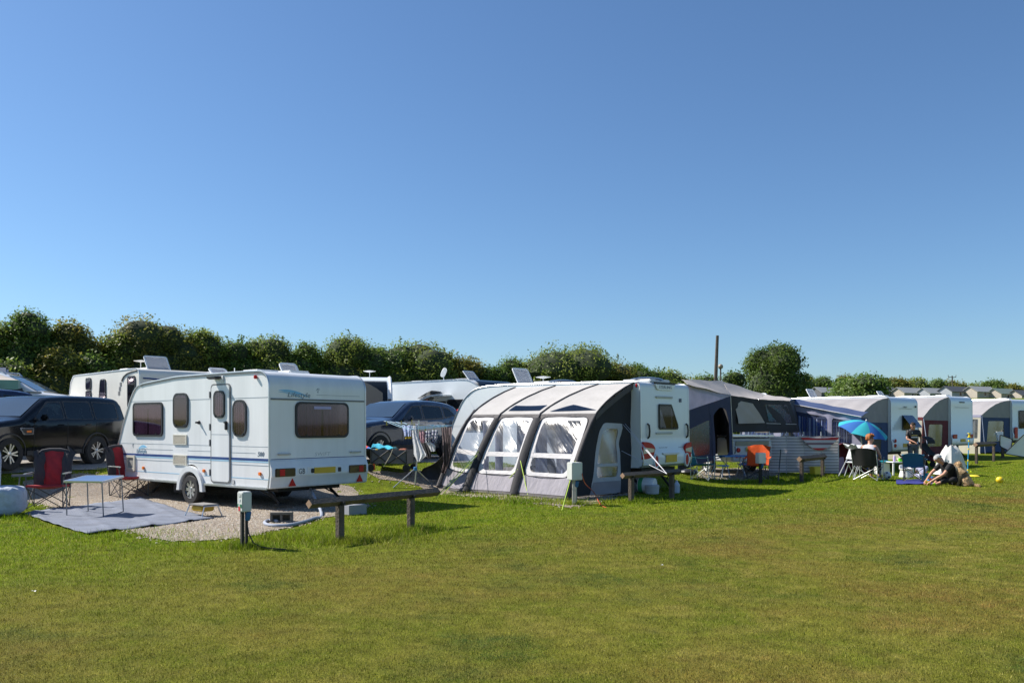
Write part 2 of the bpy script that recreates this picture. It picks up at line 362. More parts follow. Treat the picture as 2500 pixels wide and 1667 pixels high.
def pebble_mat():
    m = bpy.data.materials.new('shingle_stone'); m.use_nodes = True; t = m.node_tree; L = t.links; b = t.nodes['Principled BSDF']; b.inputs['Roughness'].default_value = .75
    at = nd(t, 'ShaderNodeAttribute'); at.attribute_name = 'rnd'; cr = nd(t, 'ShaderNodeValToRGB'); e = cr.color_ramp.elements; cols = [(.17, .125, .085), (.30, .245, .18), (.23, .175, .125), (.40, .36, .30), (.16, .14, .12), (.31, .235, .155), (.44, .41, .36)]
    while len(e) < len(cols): e.new(.5)
    for i, c in enumerate(cols): e[i].position = i / (len(cols) - 1); e[i].color = (*c, 1)
    L.new(at.outputs['Fac'], cr.inputs[0]); L.new(cr.outputs[0], b.inputs['Base Color']); return m
PEBBLE = pebble_mat()

def coords(lo, hi, step, far):
    a = list(np.arange(lo, hi + 1e-6, step)); s = step; p = hi
    while p < far: s *= 1.5; p += s; a.append(p)
    s = step; p = lo
    while p > -far: s *= 1.5; p -= s; a.insert(0, p)
    return a
xs, ys = coords(-26, 34, .5, 3000), coords(0, 60, .5, 3000)
nx, ny = len(xs), len(ys)
me = bpy.data.meshes.new('ground')
me.from_pydata([(x, y, gz(x, y)) for x in xs for y in ys], [], [(i * ny + j, (i + 1) * ny + j, (i + 1) * ny + j + 1, i * ny + j + 1) for i in range(nx - 1) for j in range(ny - 1)])
me.polygons.foreach_set('use_smooth', [True] * len(me.polygons)); me.materials.append(GRASS)
ground_o = bpy.data.objects.new('ground', me); COL.objects.link(ground_o); struct(ground_o)

def inpoly(x, y, poly):
    c = False; j = len(poly) - 1
    for i in range(len(poly)):
        (xi, yi), (xj, yj) = poly[i], poly[j]
        if (yi > y) != (yj > y) and x < (xj - xi) * (y - yi) / (yj - yi) + xi: c = not c
        j = i
    return c
def npin(X, Y, poly):
    c = np.zeros(X.shape, bool); j = len(poly) - 1
    for i in range(len(poly)):
        (xi, yi), (xj, yj) = poly[i], poly[j]
        c ^= ((yi > Y) != (yj > Y)) & (X < (xj - xi) * (Y - yi) / (yj - yi + 1e-12) + xi); j = i
    return c
def sheet(name, poly, m, h, step=.35):
    """ground-hugging sheet with a slightly ragged edge"""
    bm = bmesh.new(); n = len(poly); pts = []
    for i in range(n):
        a, b = Vector(poly[i]), Vector(poly[(i + 1) % n]); k = max(1, int((b - a).length / step))
        for q in range(k):
            p = a.lerp(b, q / k); j = .10 * math.sin(p.x * 5.1 + p.y * 3.3) + .05 * math.sin(p.x * 13 - p.y * 9); nrm = Vector((b.y - a.y, a.x - b.x)).normalized(); pts.append(p + nrm * j)
    f = bm.faces.new([bm.verts.new((p.x, p.y, 0)) for p in pts]); bmesh.ops.triangulate(bm, faces=[f])
    for _ in range(4):
        long = [e for e in bm.edges if e.calc_length() > .9]
        if not long: break
        bmesh.ops.subdivide_edges(bm, edges=long, cuts=1)
    bmesh.ops.triangulate(bm, faces=bm.faces[:])
    for v in bm.verts: v.co.z = gz(v.co.x, v.co.y) + h
    bmesh.ops.recalc_face_normals(bm, faces=bm.faces)
    me = bpy.data.meshes.new(name); bm.to_mesh(me); bm.free()
    if len(me.polygons) and me.polygons[0].normal.z < 0: me.flip_normals()
    me.materials.append(m); o = bpy.data.objects.new(name, me); COL.objects.link(o); struct(o); return o, [(p.x, p.y) for p in pts]
def gp(*pp): return [tuple(G(a, b).xy) for a, b in pp]
pitch1 = gp((60, 1175), (120, 1235), (330, 1300), (420, 1320), (520, 1322), (620, 1306), (740, 1280), (900, 1235), (860, 1190), (700, 1165), (420, 1150), (150, 1160))
pitch2 = gp((895, 1152), (930, 1168), (1020, 1188), (1085, 1206), (1200, 1215), (1290, 1228), (1400, 1240), (1500, 1215), (1600, 1175), (1560, 1150), (1100, 1150))
pitch3 = gp((1700, 1166), (1760, 1172), (1860, 1171), (1905, 1163), (1880, 1145), (1720, 1142))
track = [(-30, 18.2), (-12.3, 18.6), (-9.5, 19.8), (-9.2, 21.0), (-6, 22.6), (-1.2, 22.4), (-.5, 26), (-4, 31), (-30, 31)]
_, pitch1p = sheet('gravel_pitch', pitch1, GRAVEL, .012); _, pitch2p = sheet('gravel_pitch', pitch2, GRAVEL, .012); _, pitch3p = sheet('gravel_pitch', pitch3, GRAVEL, .012)
_, trackp = sheet('gravel_track', track, TRACK, .008, .8)

gzv = np.vectorize(gz)
def scatter_mesh(name, verts, faces_per, nv, rnd, m):
    """verts (N,nv,3) and one face pattern per item -> a single mesh with a per-item random attribute"""
    N = len(verts); me = bpy.data.meshes.new(name); V = verts.reshape(-1, 3).astype(np.float32)
    me.vertices.add(len(V)); me.vertices.foreach_set('co', V.ravel())
    fp = np.array(faces_per, np.int32); k = fp.shape[1]; idx = (np.arange(N, dtype=np.int32)[:, None, None] * nv + fp[None]).reshape(-1)
    nf = N * len(fp); me.loops.add(len(idx)); me.loops.foreach_set('vertex_index', idx)
    me.polygons.add(nf); me.polygons.foreach_set('loop_start', np.arange(nf, dtype=np.int32) * k); me.polygons.foreach_set('loop_total', np.full(nf, k, np.int32))
    me.update(calc_edges=True)
    a = me.attributes.new('rnd', 'FLOAT', 'POINT'); a.data.foreach_set('value', np.repeat(rnd, nv).astype(np.float32))
    me.materials.append(m); o = bpy.data.objects.new(name, me); COL.objects.link(o); return o
MAT_POLY = gp((56, 1255), (213, 1306), (522, 1268), (345, 1217))   # groundsheet outline
def blades(name, X, Y, L, W, lean=.6):
    n = len(X); Z = gzv(X, Y); a = rng.uniform(0, 2 * np.pi, n); b = rng.uniform(0, 2 * np.pi, n); le = rng.uniform(.1, lean, n) * L
    base = np.stack([X, Y, Z], 1); s = np.stack([np.cos(a) * W / 2, np.sin(a) * W / 2, np.zeros(n)], 1)
    tip = base + np.stack([np.cos(b) * le, np.sin(b) * le, L * rng.uniform(.75, 1, n)], 1); base[:, 2] -= .004
    o = scatter_mesh(name, np.stack([base - s, base + s, tip], 1), [(0, 1, 2)], 3, rng.random(n), BLADE); o['kind'] = 'stuff'; return o
def lawn_points(n, ymin, ymax, power=2.0):
    u = rng.random(n); Y = ymin * (ymax / ymin) ** u              # density falls with distance squared
    X = rng.uniform(-1, 1, n) * (Y * .70 + 1.5); return X, Y
X, Y = lawn_points(760000, 4.3, 34)
jx, jy = X + rng.normal(size=len(X)) * .13, Y + rng.normal(size=len(X)) * .2          # grass creeps raggedly over the shingle edge
keep = ~(npin(jx, jy, pitch1p) | npin(jx, jy, pitch2p) | npin(jx, jy, pitch3p) | npin(jx, jy, trackp)) | (rng.random(len(X)) < .02)
keep &= ~npin(X, Y, MAT_POLY)
X, Y = X[keep], Y[keep]
ln = .75 * X - Y
tall = np.clip((Y - .55 * X - 9.0) / 4, 0, 1)
L_ = (rng.uniform(.010, .027, len(X)) + .022 * tall * rng.random(len(X)))
gr_o = blades('lawn_grass', X, Y, L_, np.maximum(.0045, Y * .0007) * rng.uniform(.7, 1.3, len(X)))
gr_o['label'] = 'short mown grass with dry yellow patches across the whole foreground'; gr_o['category'] = 'grass'
# longer uncut tufts round posts, rails and pitch edges
tx, ty = [], []
def tuft(px, py, n, spread):
    c = G(px, py); tx.append(rng.normal(c.x, spread, n)); ty.append(rng.normal(c.y, spread * .6, n))
for a in ((598, 1338, 900, .16), (830, 1322, 1200, .3), (1003, 1292, 1200, .28), (905, 1318, 1500, .5), (960, 1300, 1200, .4), (720, 1316, 1300, .4), (1403, 1232, 700, .16), (1340, 1228, 900, .5), (1540, 1226, 900, .3), (1290, 1226, 900, .35),
          (1650, 1196, 500, .2), (1858, 1178, 900, .22), (1915, 1168, 1000, .4), (1958, 1172, 700, .3), (2010, 1165, 700, .3), (1800, 1176, 700, .7), (1150, 1208, 700, .5), (1230, 1218, 700, .4), (560, 1335, 600, .5), (100, 1265, 900, .6), (300, 1308, 900, .8)): tuft(*a)
tx, ty = np.concatenate(tx), np.concatenate(ty); kp = ~npin(tx, ty, MAT_POLY); tx, ty = tx[kp], ty[kp]
tg = blades('long_grass', tx, ty, rng.uniform(.05, .13, len(tx)), np.maximum(.006, ty * .0007), .9)
tg['label'] = 'longer uncut grass tufts around the posts and pitch edges'; tg['category'] = 'grass'
def pebbles(name, poly, n, smin, smax, label):
    p = np.array(poly); lo, hi = p.min(0) - .4, p.max(0) + .4; X = rng.uniform(lo[0], hi[0], n); Y = rng.uniform(lo[1], hi[1], n); k = npin(X + rng.normal(size=n) * .10, Y + rng.normal(size=n) * .15, poly) & ~npin(X, Y, MAT_POLY); X, Y = X[k], Y[k]; n = len(X)
    Z = gzv(X, Y) + .012; s = rng.uniform(smin, smax, n); a = rng.uniform(0, 6.28, n); e = rng.uniform(.6, 1, n); c, d = np.cos(a), np.sin(a)
    oc = np.array([(1, 0, 0), (0, 1, 0), (-1, 0, 0), (0, -1, 0), (0, 0, .75), (0, 0, -.2)]) ; V = np.empty((n, 6, 3))
    for i, (ox, oy, oz) in enumerate(oc):
        j = rng.uniform(.8, 1.2, n); V[:, i, 0] = X + s * j * (ox * c - oy * d * e); V[:, i, 1] = Y + s * j * (ox * d + oy * c * e); V[:, i, 2] = Z + s * oz * j
    o = scatter_mesh(name, V, [(0, 1, 4), (1, 2, 4), (2, 3, 4), (3, 0, 4)], 6, rng.random(n), PEBBLE); o['kind'] = 'stuff'; o['label'] = label; o['category'] = 'gravel'
pebbles('shingle', pitch1p, 52000, .009, .022, 'loose brown shingle under and around the striped caravan')
pebbles('shingle', pitch2p, 22000, .012, .026, 'loose shingle beside the laundry airer and the grey awning')
pebbles('shingle', pitch3p, 5000, .015, .03, 'pale shingle under the blue picnic table')
# scraps of paper and clover heads lying in the lawn
LIT = mat('white_scrap', (.8, .8, .78), .7)
for i, (a, b) in enumerate(((83, 1447), (1617, 1383), (1925, 1221))):
    c = G(a, b); m_ = MB().at(c + Vector((0, 0, .022)), rz=i)
    tag(m_.grid(lambda u, v: ((u - .5) * .034, (v - .5) * .018, .006 * math.sin(u * 5 + v * 3)), 3, 2).build('paper_scrap', LIT, solid=.002), ['white scrap of litter on the lawn at far left', 'tiny white scrap on the lawn below the second caravan', 'tiny white scrap in the lawn near the shadow tip of the second caravan', 'tiny white scrap at the bottom left of the lawn', 'tiny white scrap at the bottom right of the lawn', 'tiny white scrap at the bottom centre of the lawn'][i], 'litter', 'scraps of litter on the lawn')
# ================================================================== shared vehicle pieces
def ring(mb, outer, inner, ax, a, b, closed=True):
    """flat frame: outer/inner loops of equal length between planes a and b"""
    def mk(p, t): return {'x': (t, p[0], p[1]), 'y': (p[0], t, p[1]), 'z': (p[0], p[1], t)}[ax]
    n = len(outer); i = mb.vs([mk(p, a) for p in outer] + [mk(p, b) for p in outer] + [mk(p, b) for p in inner] + [mk(p, a) for p in inner])
    for k in range(n if closed else n - 1):
        q = (k + 1) % n
        for s in range(3): mb.f.append((i + s * n + k, i + s * n + q, i + (s + 1) * n + q, i + (s + 1) * n + k))
    return mb
def sh(poly, u, z): return [(a + u, b + z) for a, b in poly]
def window(parent, ax, u, z, w, h, r, base, out=-1, curtain=CURT, blind=0, rim=.035, fm=BLACK, pane=ACRYL, poly=None, drape=True, d=.03):
    """hinged acrylic window: frame > pane, backing, curtain; poly overrides the rounded rectangle"""
    o_ = poly or sh(rrect(w, h, r), u, z); cx = sum(p[0] for p in o_) / len(o_); cz = sum(p[1] for p in o_) / len(o_)
    kx = 1 - 2 * rim / w; kz = 1 - 2 * rim / h
    i_ = [(cx + (p[0] - cx) * kx, cz + (p[1] - cz) * kz) for p in o_]
    fr = ring(MB(), o_, i_, ax, base, base + out * d).build('window_frame', fm, parent)
    MB().prism(i_, ax, base + out * .003, base + out * .006).build('window_backing', DARKIN, fr)
    MB().prism([(cx + (p[0] - cx) * .99, cz + (p[1] - cz) * .99) for p in i_], ax, base + out * (d - .004), base + out * (d - .001)).build('window_pane', pane, fr, smooth=False)
    if parent is not None and fm is BLACK:
        for k in (-.3, .3):
            q = (base + out * (d + .004), u + w * k, z - h * .42) if ax == 'x' else (u + w * k, base + out * (d + .004), z - h * .42)
            MB().box(q, (.012, .045, .03) if ax == 'x' else (.045, .012, .03)).build('window_catch', BLACK, fr, bevel=.004)
    if curtain and drape:
        def cur(u0, u1):
            n = 26; b = MB()
            def fn(a, v):
                uu = u0 + (u1 - u0) * a; off = base + out * (.010 + .005 * math.sin(a * 40 * (u1 - u0) / .5))
                zz = z - h / 2 * kz * .97 + h * kz * .97 * v; return (off, uu, zz) if ax == 'x' else (uu, off, zz)
            b.grid(fn, n, 2).build('curtain', curtain, fr)
        W = w * kx * .49
        cur(u - W, u - W * .06); cur(u + W * .04, u + W)
    if blind:
        zz = z + h / 2 * kz * (1 - blind); b = (u - w * kx * .48, u + w * kx * .48)
        MB().prism([(b[0], zz), (b[1], zz), (b[1], z + h / 2 * kz * .97), (b[0], z + h / 2 * kz * .97)], ax, base + out * .012, base + out * .014).build('blind', curtain or CURT, fr)
    return fr
def strip(parent, ax, u0, u1, z0, z1, base, out=-1, m=BLUEST, name='stripe', th=.003):
    return MB().prism([(u0, z0), (u1, z0), (u1, z1), (u0, z1)], ax, base, base + out * th).build(name, m, parent, smooth=False)
def arc(cx, cz, r, a0, a1, n=8): return [(cx + r * math.cos(R(a0 + (a1 - a0) * k / n)), cz + r * math.sin(R(a0 + (a1 - a0) * k / n))) for k in range(n + 1)]
def smoothpoly(pts, it=2):
    for _ in range(it):
        q = [pts[0]]
        for a, b in zip(pts, pts[1:]): q += [(a[0] * .75 + b[0] * .25, a[1] * .75 + b[1] * .25), (a[0] * .25 + b[0] * .75, a[1] * .25 + b[1] * .75)]
        pts = q + [pts[-1]]
    return pts
def van_body(parent, prof, w, m, wheel_y=None, wheel_r=.36, zb=.42, edge=.0, trim=True, trim_m=ALU):
    """caravan shell from a side outline (rear bottom -> over the roof -> nose bottom), bottom edge with a wheel arch"""
    p = list(prof)
    if wheel_y: p += [(wheel_y + wheel_r, zb)] + arc(wheel_y, zb - .02, wheel_r, 0, 180, 12)[1:-1] + [(wheel_y - wheel_r, zb)]
    b = MB().prism(p, 'x', 0, w).build('body', m, parent, ang=28)
    if trim:
        for x in (0, w):
            s = -1 if x == 0 else 1
            MB().tube([(x + s * .004, a, c) for a, c in prof], .016, 6).build('edge_trim', trim_m, parent)
    return b
def hatch(parent, x, y, z, w=.45, d=.45, h=.07, lid=0, m=PWHITE):
    f = MB().box((x, y, z + h / 2), (w, d, h)).build('roof_hatch', m, parent, bevel=.025)
    if lid:
        L = lid; b = MB().at((x, y - d / 2, z + h), rx=L)
        b.prism(rrect(w, d * 1.2, .06), 'z', 0, .012)
        b.build('hatch_lid', CLEARG, f)
        b = MB().at((x, y - d / 2, z + h), rx=L); ring(b, rrect(w + .02, d * 1.2 + .02, .07), rrect(w - .06, d * 1.2 - .06, .05), 'z', -.006, .018); b.build('lid_rim', PWHITE, f)
    return f
def aerial(parent, x, y, z, kind=0):
    b = MB(); b.tube([(x, y, z), (x, y, z + .22)], .012)
    if kind == 0: b.at((x, y, z + .22)).lathe([(.02, -.02), (.2, .015), (.21, .025), (.05, .045), (.001, .05)], 16)
    else: b.at((x, y, z + .22)).prism([(a * 1.6, c) for a, c in rrect(.18, .13, .06)], 'x', -.025, .025)
    return b.at().build('tv_aerial', PWHITE, parent)

# ================================================================== the nearest caravan
A = Fr(-4.44, 15.6, math.atan2(.787, .616)); W1 = 2.33
van = thing('touring_caravan', 'older white touring caravan with navy side stripe beside the blue groundsheet', 'caravan', A.pos, A.a, 'touring caravans')
prof = [(.03, .42), (-.02, .7), (-.005, .95), (0, 1.6), (0, 2.2)] + arc(.30, 2.29, .30, 180, 92, 8) + [(.8, 2.595), (1.8, 2.592), (3.0, 2.58), (3.2, 2.573), (3.8, 2.526), (4.32, 2.485)] + smoothpoly([(4.40, 2.478), (4.72, 2.42), (4.95, 2.16), (5.05, 1.98)], 2) + [(5.26, 1.62), (5.50, 1.12), (5.56, .85), (5.5, .55), (5.36, .42)]
van_body(van, prof, W1, WHITE, 2.56, .40, .42)
MB().tube([(-.008, a, c - .03 if c > 2.4 else c) for a, c in prof[9:24]], .010, 5).build('awning_rail', TRIM, van)
# horizontal panel seams and stripes on the side and the rear
strip(van, 'x', 0.02, 4.98, 2.095, 2.105, 0, m=GREYST, name='panel_seam')
strip(van, 'x', .02, 5.5, 1.185, 1.192, 0, m=GREYST, name='panel_seam')
for y0, y1 in ((.02, 1.19), (1.87, 2.70), (3.25, 5.53)):
    strip(van, 'x', y0, y1, .925, .972, 0); strip(van, 'x', y0, y1, .893, .918, 0, m=LBLUE); strip(van, 'x', y0, y1, .835, .847, 0, m=GREYST)
    if y0 > 1: strip(van, 'x', y0, min(y1, 4.6), 1.07, 1.078, 0, m=GREYST)
strip(van, 'x', .42, 1.19, 1.062, 1.07, 0, m=GREYST)
strip(van, 'x', .03, 2.12, .585, .60, 0, m=LBLUE); strip(van, 'x', 3.0, 5.45, .585, .60, 0, m=LBLUE)
MB().prism([(.05, .40), (2.10, .40), (2.10, .445), (.05, .445)], 'x', -.03, .0).build('skirt_rail', ALU, van, bevel=.008)
MB().prism([(3.02, .40), (5.3, .40), (5.3, .445), (3.02, .445)], 'x', -.03, .0).build('skirt_rail', ALU, van, bevel=.008)
strip(van, 'y', .03, W1 - .03, 2.055, 2.085, 0, m=TRIM, name='panel_seam', th=.012)
strip(van, 'y', 1.08, W1 - .15, 2.165, 2.172, 0, m=GREYST); strip(van, 'y', .03, W1 - .03, .915, .965, -.002); strip(van, 'y', .03, 1.0, 1.0, 1.016, -.001, m=LBLUE); strip(van, 'y', 1.45, W1 - .03, 1.0, 1.016, -.001, m=LBLUE)
# windows
window(van, 'x', 4.22, 1.71, 1.2, .72, .10, 0, blind=.3)
window(van, 'x', 2.935, 1.885, .55, .71, .15, 0, blind=.18, drape=False)
window(van, 'x', .90, 1.717, .43, .70, .16, 0, blind=.15)
window(van, 'y', 1.223, 1.687, 1.30, .69, .12, 0, blind=.12)
STK = mat('sticker_lilac', (.42, .38, .6), .5); strip(van, 'y', 1.0, 1.42, 1.895, 1.95, -.031, m=STK, name='window_sticker', th=.002)
# entrance door
dr = MB().prism(sh(rrect(.60, 1.87, .07), 1.53, 1.425), 'x', 0, -.022).build('door', WHITE, van, bevel=.006)
ring(MB(), sh(rrect(.66, 1.93, .09), 1.53, 1.425), sh(rrect(.605, 1.875, .072), 1.53, 1.425), 'x', 0, -.016).build('door_frame', TRIM, dr)
window(dr, 'x', 1.54, 1.99, .36, .53, .12, -.022, blind=0)
strip(dr, 'x', 1.235, 1.825, 1.405, 1.412, -.022, m=GREYST, name='door_split'); strip(dr, 'x', 1.235, 1.825, .925, .972, -.022, name='door_stripe'); strip(dr, 'x', 1.235, 1.825, .893, .918, -.022, m=LBLUE, name='door_stripe')
MB().box((-.045, 1.30, 1.58), (.04, .055, .17)).box((-.05, 1.31, 1.64), (.05, .09, .03)).build('door_handle', BLACK, dr, bevel=.01)
for z in (2.18, 1.55, 1.24, .66): MB().box((-.02, 1.875, z), (.03, .035, .13)).build('door_hinge', TRIM, dr, bevel=.005)
# fridge vents
for z in (1.293, .878):
    v = ring(MB(), sh(rrect(.50, .205, .012, 2), 2.965, z), sh(rrect(.44, .155, .006, 2), 2.965, z), 'x', 0, -.022).build('fridge_vent', VENT, van)
    MB().box((-.001, 2.965, z), (.006, .44, .155)).build('vent_back', DARKIN, v)
    for k in range(9): MB().at((-.012, 2.965, z - .068 + k * .017), ry=.6).box((0, 0, 0), (.018, .43, .004)).build('louvre', VENT, v)
# wheel, spat
sp = []
for k in range(13): a = R(180 * k / 12); sp.append((math.cos(a), math.sin(a)))
ring(MB(), [(3.05, .27)] + [(2.56 + .47 * a, .33 + .44 * b) for a, b in sp] + [(2.07, .27)], [(2.93, .27)] + [(2.56 + .36 * a, .31 + .34 * b) for a, b in sp] + [(2.19, .27)], 'x', 0.01, -.055, closed=False).build('wheel_spat', WHITE, van, bevel=.012)
wheel(van, (.05, 2.56, .295), .295, .18, mat('silver_trim', (.55, .55, .56), .25, metal=.8), 8, -1, .68)
wheel(van, (W1 - .12, 2.56, .295), .295, .18, MATS['silver_trim'], 8, 1, .68)
for y, z in ((.266, .69), (2.10, .685), (4.40, .67)): MB().box((-.015, y, z), (.03, .075, .06)).build('marker_lamp', AMBER, van, bevel=.008)
MB().box((-.03, .38, 2.48), (.06, .05, .07)).build('marker_lamp', REDL, van, bevel=.012)
al = MB().box((-.012, 1.50, 2.48), (.024, .14, .12)).build('awning_lamp', PWHITE, van, bevel=.006)
MB().prism([(0, 2.50), (-.10, 2.47), (-.17, 2.50), (-.17, 2.525), (-.08, 2.53), (0, 2.54)], 'y', 1.49, 1.78).build('lamp_hood', BLACK, al, bevel=.01)
MB().at((-.0, 2.27, 1.64), ry=R(-90)).lathe([(.035, 0), (.035, .03), (.02, .05), (.018, .09), (.001, .092)], 12).build('water_inlet', BLACK, van)
hk = ring(MB(), sh(rrect(.36, .34, .03, 3), 4.92, .76), sh(rrect(.26, .22, .02, 3), 4.92, .77), 'x', 0, -.03).build('hookup_cover', VENT, van)
MB().box((-.004, 4.92, .77), (.008, .26, .22)).build('cover_panel', mat('grey_panel', (.3, .3, .28), .5), hk)
MB().box((-.006, 1.12, .50), (.012, .09, .09)).build('socket_cover', mat('light_grey_panel', (.42, .43, .43), .5), van, bevel=.006)
# rear bumper panel, lights, plate
bp_ = [(-.02, .42), (-.045, .44), (-.075, .62), (-.09, .64), (-.09, .80), (-.07, .83), (-.03, .93), (.0, .945), (.02, .94), (.02, .42)]
bump = MB().prism(bp_, 'x', -.01, W1 + .01).build('rear_bumper', WHITE, van, bevel=.012)
for x in (.285, W1 - .285 + .0):
    l_ = MB().box((x, -.095, .715), (.45, .04, .155)).build('tail_light', DARKL, van, bevel=.012)
    MB().box((x + (-.08 if x < 1 else .08), -.117, .715), (.11, .006, .12)).build('brake_lens', REDL, l_)
for x in (.46, 2.12): MB().prism([(x - .085, .45), (x + .085, .45), (x, .60)], 'y', -.066, -.082).build('reflector_triangle', REDL, van, bevel=.004)
MB().box((1.2, -.093, .72), (.80, .012, .15)).build('plate_plinth', WHITE, van, bevel=.004)
MB().box((1.21, -.102, .722), (.52, .012, .115)).build('number_plate', PLATE, van, bevel=.003)
for x in (.91, 1.57): MB().box((x, -.105, .722), (.07, .03, .085)).build('plate_lamp', BLACK, van, bevel=.008)
MB().box((.66, -.0925, .715), (.20, .006, .13)).build('country_plate', PWHITE, van, bevel=.002)
text('GB', .145, BLACK, van, (.66, -.0965, .717), (R(90), 0, 0), 'country_letters', squash=.8)
for x in (.31, 2.05):
    MB().tube([(x - .12, -.005, 1.05), (x - .12, -.05, 1.05), (x + .12, -.05, 1.05), (x + .12, -.005, 1.05)], .018, 8).build('grab_handle', mat('handle_grey', (.5, .5, .46), .4), van)
text('SWIFT', .10, mat('silver_letter', (.42, .45, .5), .3, metal=.4), van, (1.22, -.003, 1.025), (R(90), 0, 0), shear=.2, squash=1.35)
# lettering and swooshes
SWO = mat('swoosh_blue', (.2, .5, .75), .35); INK = mat('grey_letter', (.16, .2, .25), .4)
def swoosh(ax, u0, u1, z, h, base, out=-1, m=SWO, flip=1):
    for k, (off, sc) in enumerate(((0, 1), (-.03, .8))):
        pts = []; n = 14
        for i in range(n + 1):
            t = i / n; u = u0 + (u1 - u0) * t * sc; pts.append((u, z + off + h * (1 - (t - .25) ** 2 * 1.7) if flip > 0 else z + off + h * math.sin(t * 2.2 + .35)))
        low = [(a, c - .045 * math.sin(math.pi * (i / n)) - .004) for i, (a, c) in enumerate(pts)]
        b = MB(); b.prism(pts + low[::-1], ax, base, base + out * (.003 + k * .001)); b.build('swoosh', [m, LBLUE][k], van, smooth=False)
swoosh('y', .20, .93, 2.10, .15, 0)
text('Lifestyle', .13, INK, van, (.66, -.004, 2.155), (R(90), 0, 0), shear=.25, squash=1.25)
swoosh('x', 4.62, 4.27, 1.05, .11, 0, flip=-1)
text('Lifestyle', .12, mat('silver_blue_letter', (.3, .42, .52), .3), van, (-.004, 4.50, 1.03), (R(90), 0, R(-90)), shear=.2, squash=1.05)
text('500', .12, INK, van, (-.004, .26, 1.05), (R(90), 0, R(-90)), shear=.25, squash=1.1)
for ax_, u, z, s in (('y', 1.07, 2.24, 1), ('x', 4.88, 1.13, 1)):
    b = MB()
    for q in (((0, 0), (.03, .06), (.08, .07), (.04, .045)), ((.03, .02), (.07, .05), (.10, .04), (.06, .03)), ((.03, -.01), (.06, .02), (.05, -.05), (.04, -.02))): b.prism([(u + a * (1 if ax_ == 'y' else -.7), z + c * .9) for a, c in q], ax_, 0, -.003)
    b.build('bird_emblem', INK, van, smooth=False)
# underside: chassis, axle, corner steadies, tank
MB().box((W1 / 2, 2.6, .37), (1.5, 4.6, .09)).box((W1 / 2, 2.56, .30), (2.0, .09, .09)).box((.5, 3.4, .27), (.5, .5, .18)).build('chassis', CHASSIS, van)
for x, y, s in ((.42, .35, 1), (1.88, .35, 1), (.42, 4.7, -1), (1.88, 4.7, -1)):
    st = MB().tube([(x, y + s * .35, .40), (x, y - s * .1, .11)], .028, 6).tube([(x - .1, y + s * .55, .40), (x, y + s * .1, .22)], .016, 5).box((x, y - s * .1, .095), (.16, .14, .03)).build('corner_steady', CHASSIS, van)
MB().tube([(1.15, 5.4, .38), (1.15, 6.5, .42)], .05).tube([(.6, 5.2, .38), (1.15, 6.4, .41)], .04).tube([(1.7, 5.2, .38), (1.15, 6.4, .41)], .04).tube([(1.25, 6.1, .5), (1.25, 6.1, .12)], .03).build('tow_frame', CHASSIS, van)
# roof fittings
hatch(van, .75, 1.3, 2.59, .55, .5, .09); hatch(van, 1.2, .9, 2.59, .5, .5, .08); hatch(van, 1.35, 2.3, 2.585, .6, .6, .10); hatch(van, 1.55, 1.6, 2.59, .42, .42, .06, lid=R(58)); hatch(van, .9, 3.1, 2.575, .4, .4, .06, lid=R(40))
hatch(van, 1.75, 2.9, 2.58, .5, .5, .12)
MB().tube([(.55, 1.9, 2.59), (.55, 1.9, 2.74)], .01).build('tv_aerial', PWHITE, van)

# ================================================================== things on the first pitch
MATB = mat('blue_woven_mat', (.15, .17, .22), .85, var=.22, scale=2.5, bump=.5, bscale=120)
c0 = [Vector(p) for p in MAT_POLY]
def matfn(p):   # small folds
    return gz(p.x, p.y) + .030 + .007 * math.sin(p.x * 9 + p.y * 3) + .006 * math.sin(p.x * 3 - p.y * 11)
bm = bmesh.new(); A0, B0, C0, D0 = c0
nu, nv = 44, 30; vg = {}
for i in range(nu + 1):
    for j in range(nv + 1):
        u, v = i / nu, j / nv; p = (A0.lerp(B0, v)).lerp(D0.lerp(C0, v), u)
        w = .05 * math.sin(u * 9) * (1 if j in (0, nv) else 0); q = Vector((p.x, p.y + w, matfn(p))); q.z += .03 * max(0, math.sin(u * 21 + v * 4) - .8) * 3
        vg[i, j] = bm.verts.new(q)
for i in range(nu):
    for j in range(nv): bm.faces.new((vg[i, j], vg[i + 1, j], vg[i + 1, j + 1], vg[i, j + 1]))
bmesh.ops.recalc_face_normals(bm, faces=bm.faces); bmesh.ops.solidify(bm, geom=bm.faces[:], thickness=.006)
me = bpy.data.meshes.new('groundsheet'); bm.to_mesh(me); bm.free(); me.polygons.foreach_set('use_smooth', [True] * len(me.polygons)); me.materials.append(MATB)
gs = bpy.data.objects.new('groundsheet', me); COL.objects.link(gs); tag(gs, 'blue woven groundsheet spread under the folding table', 'groundsheet')

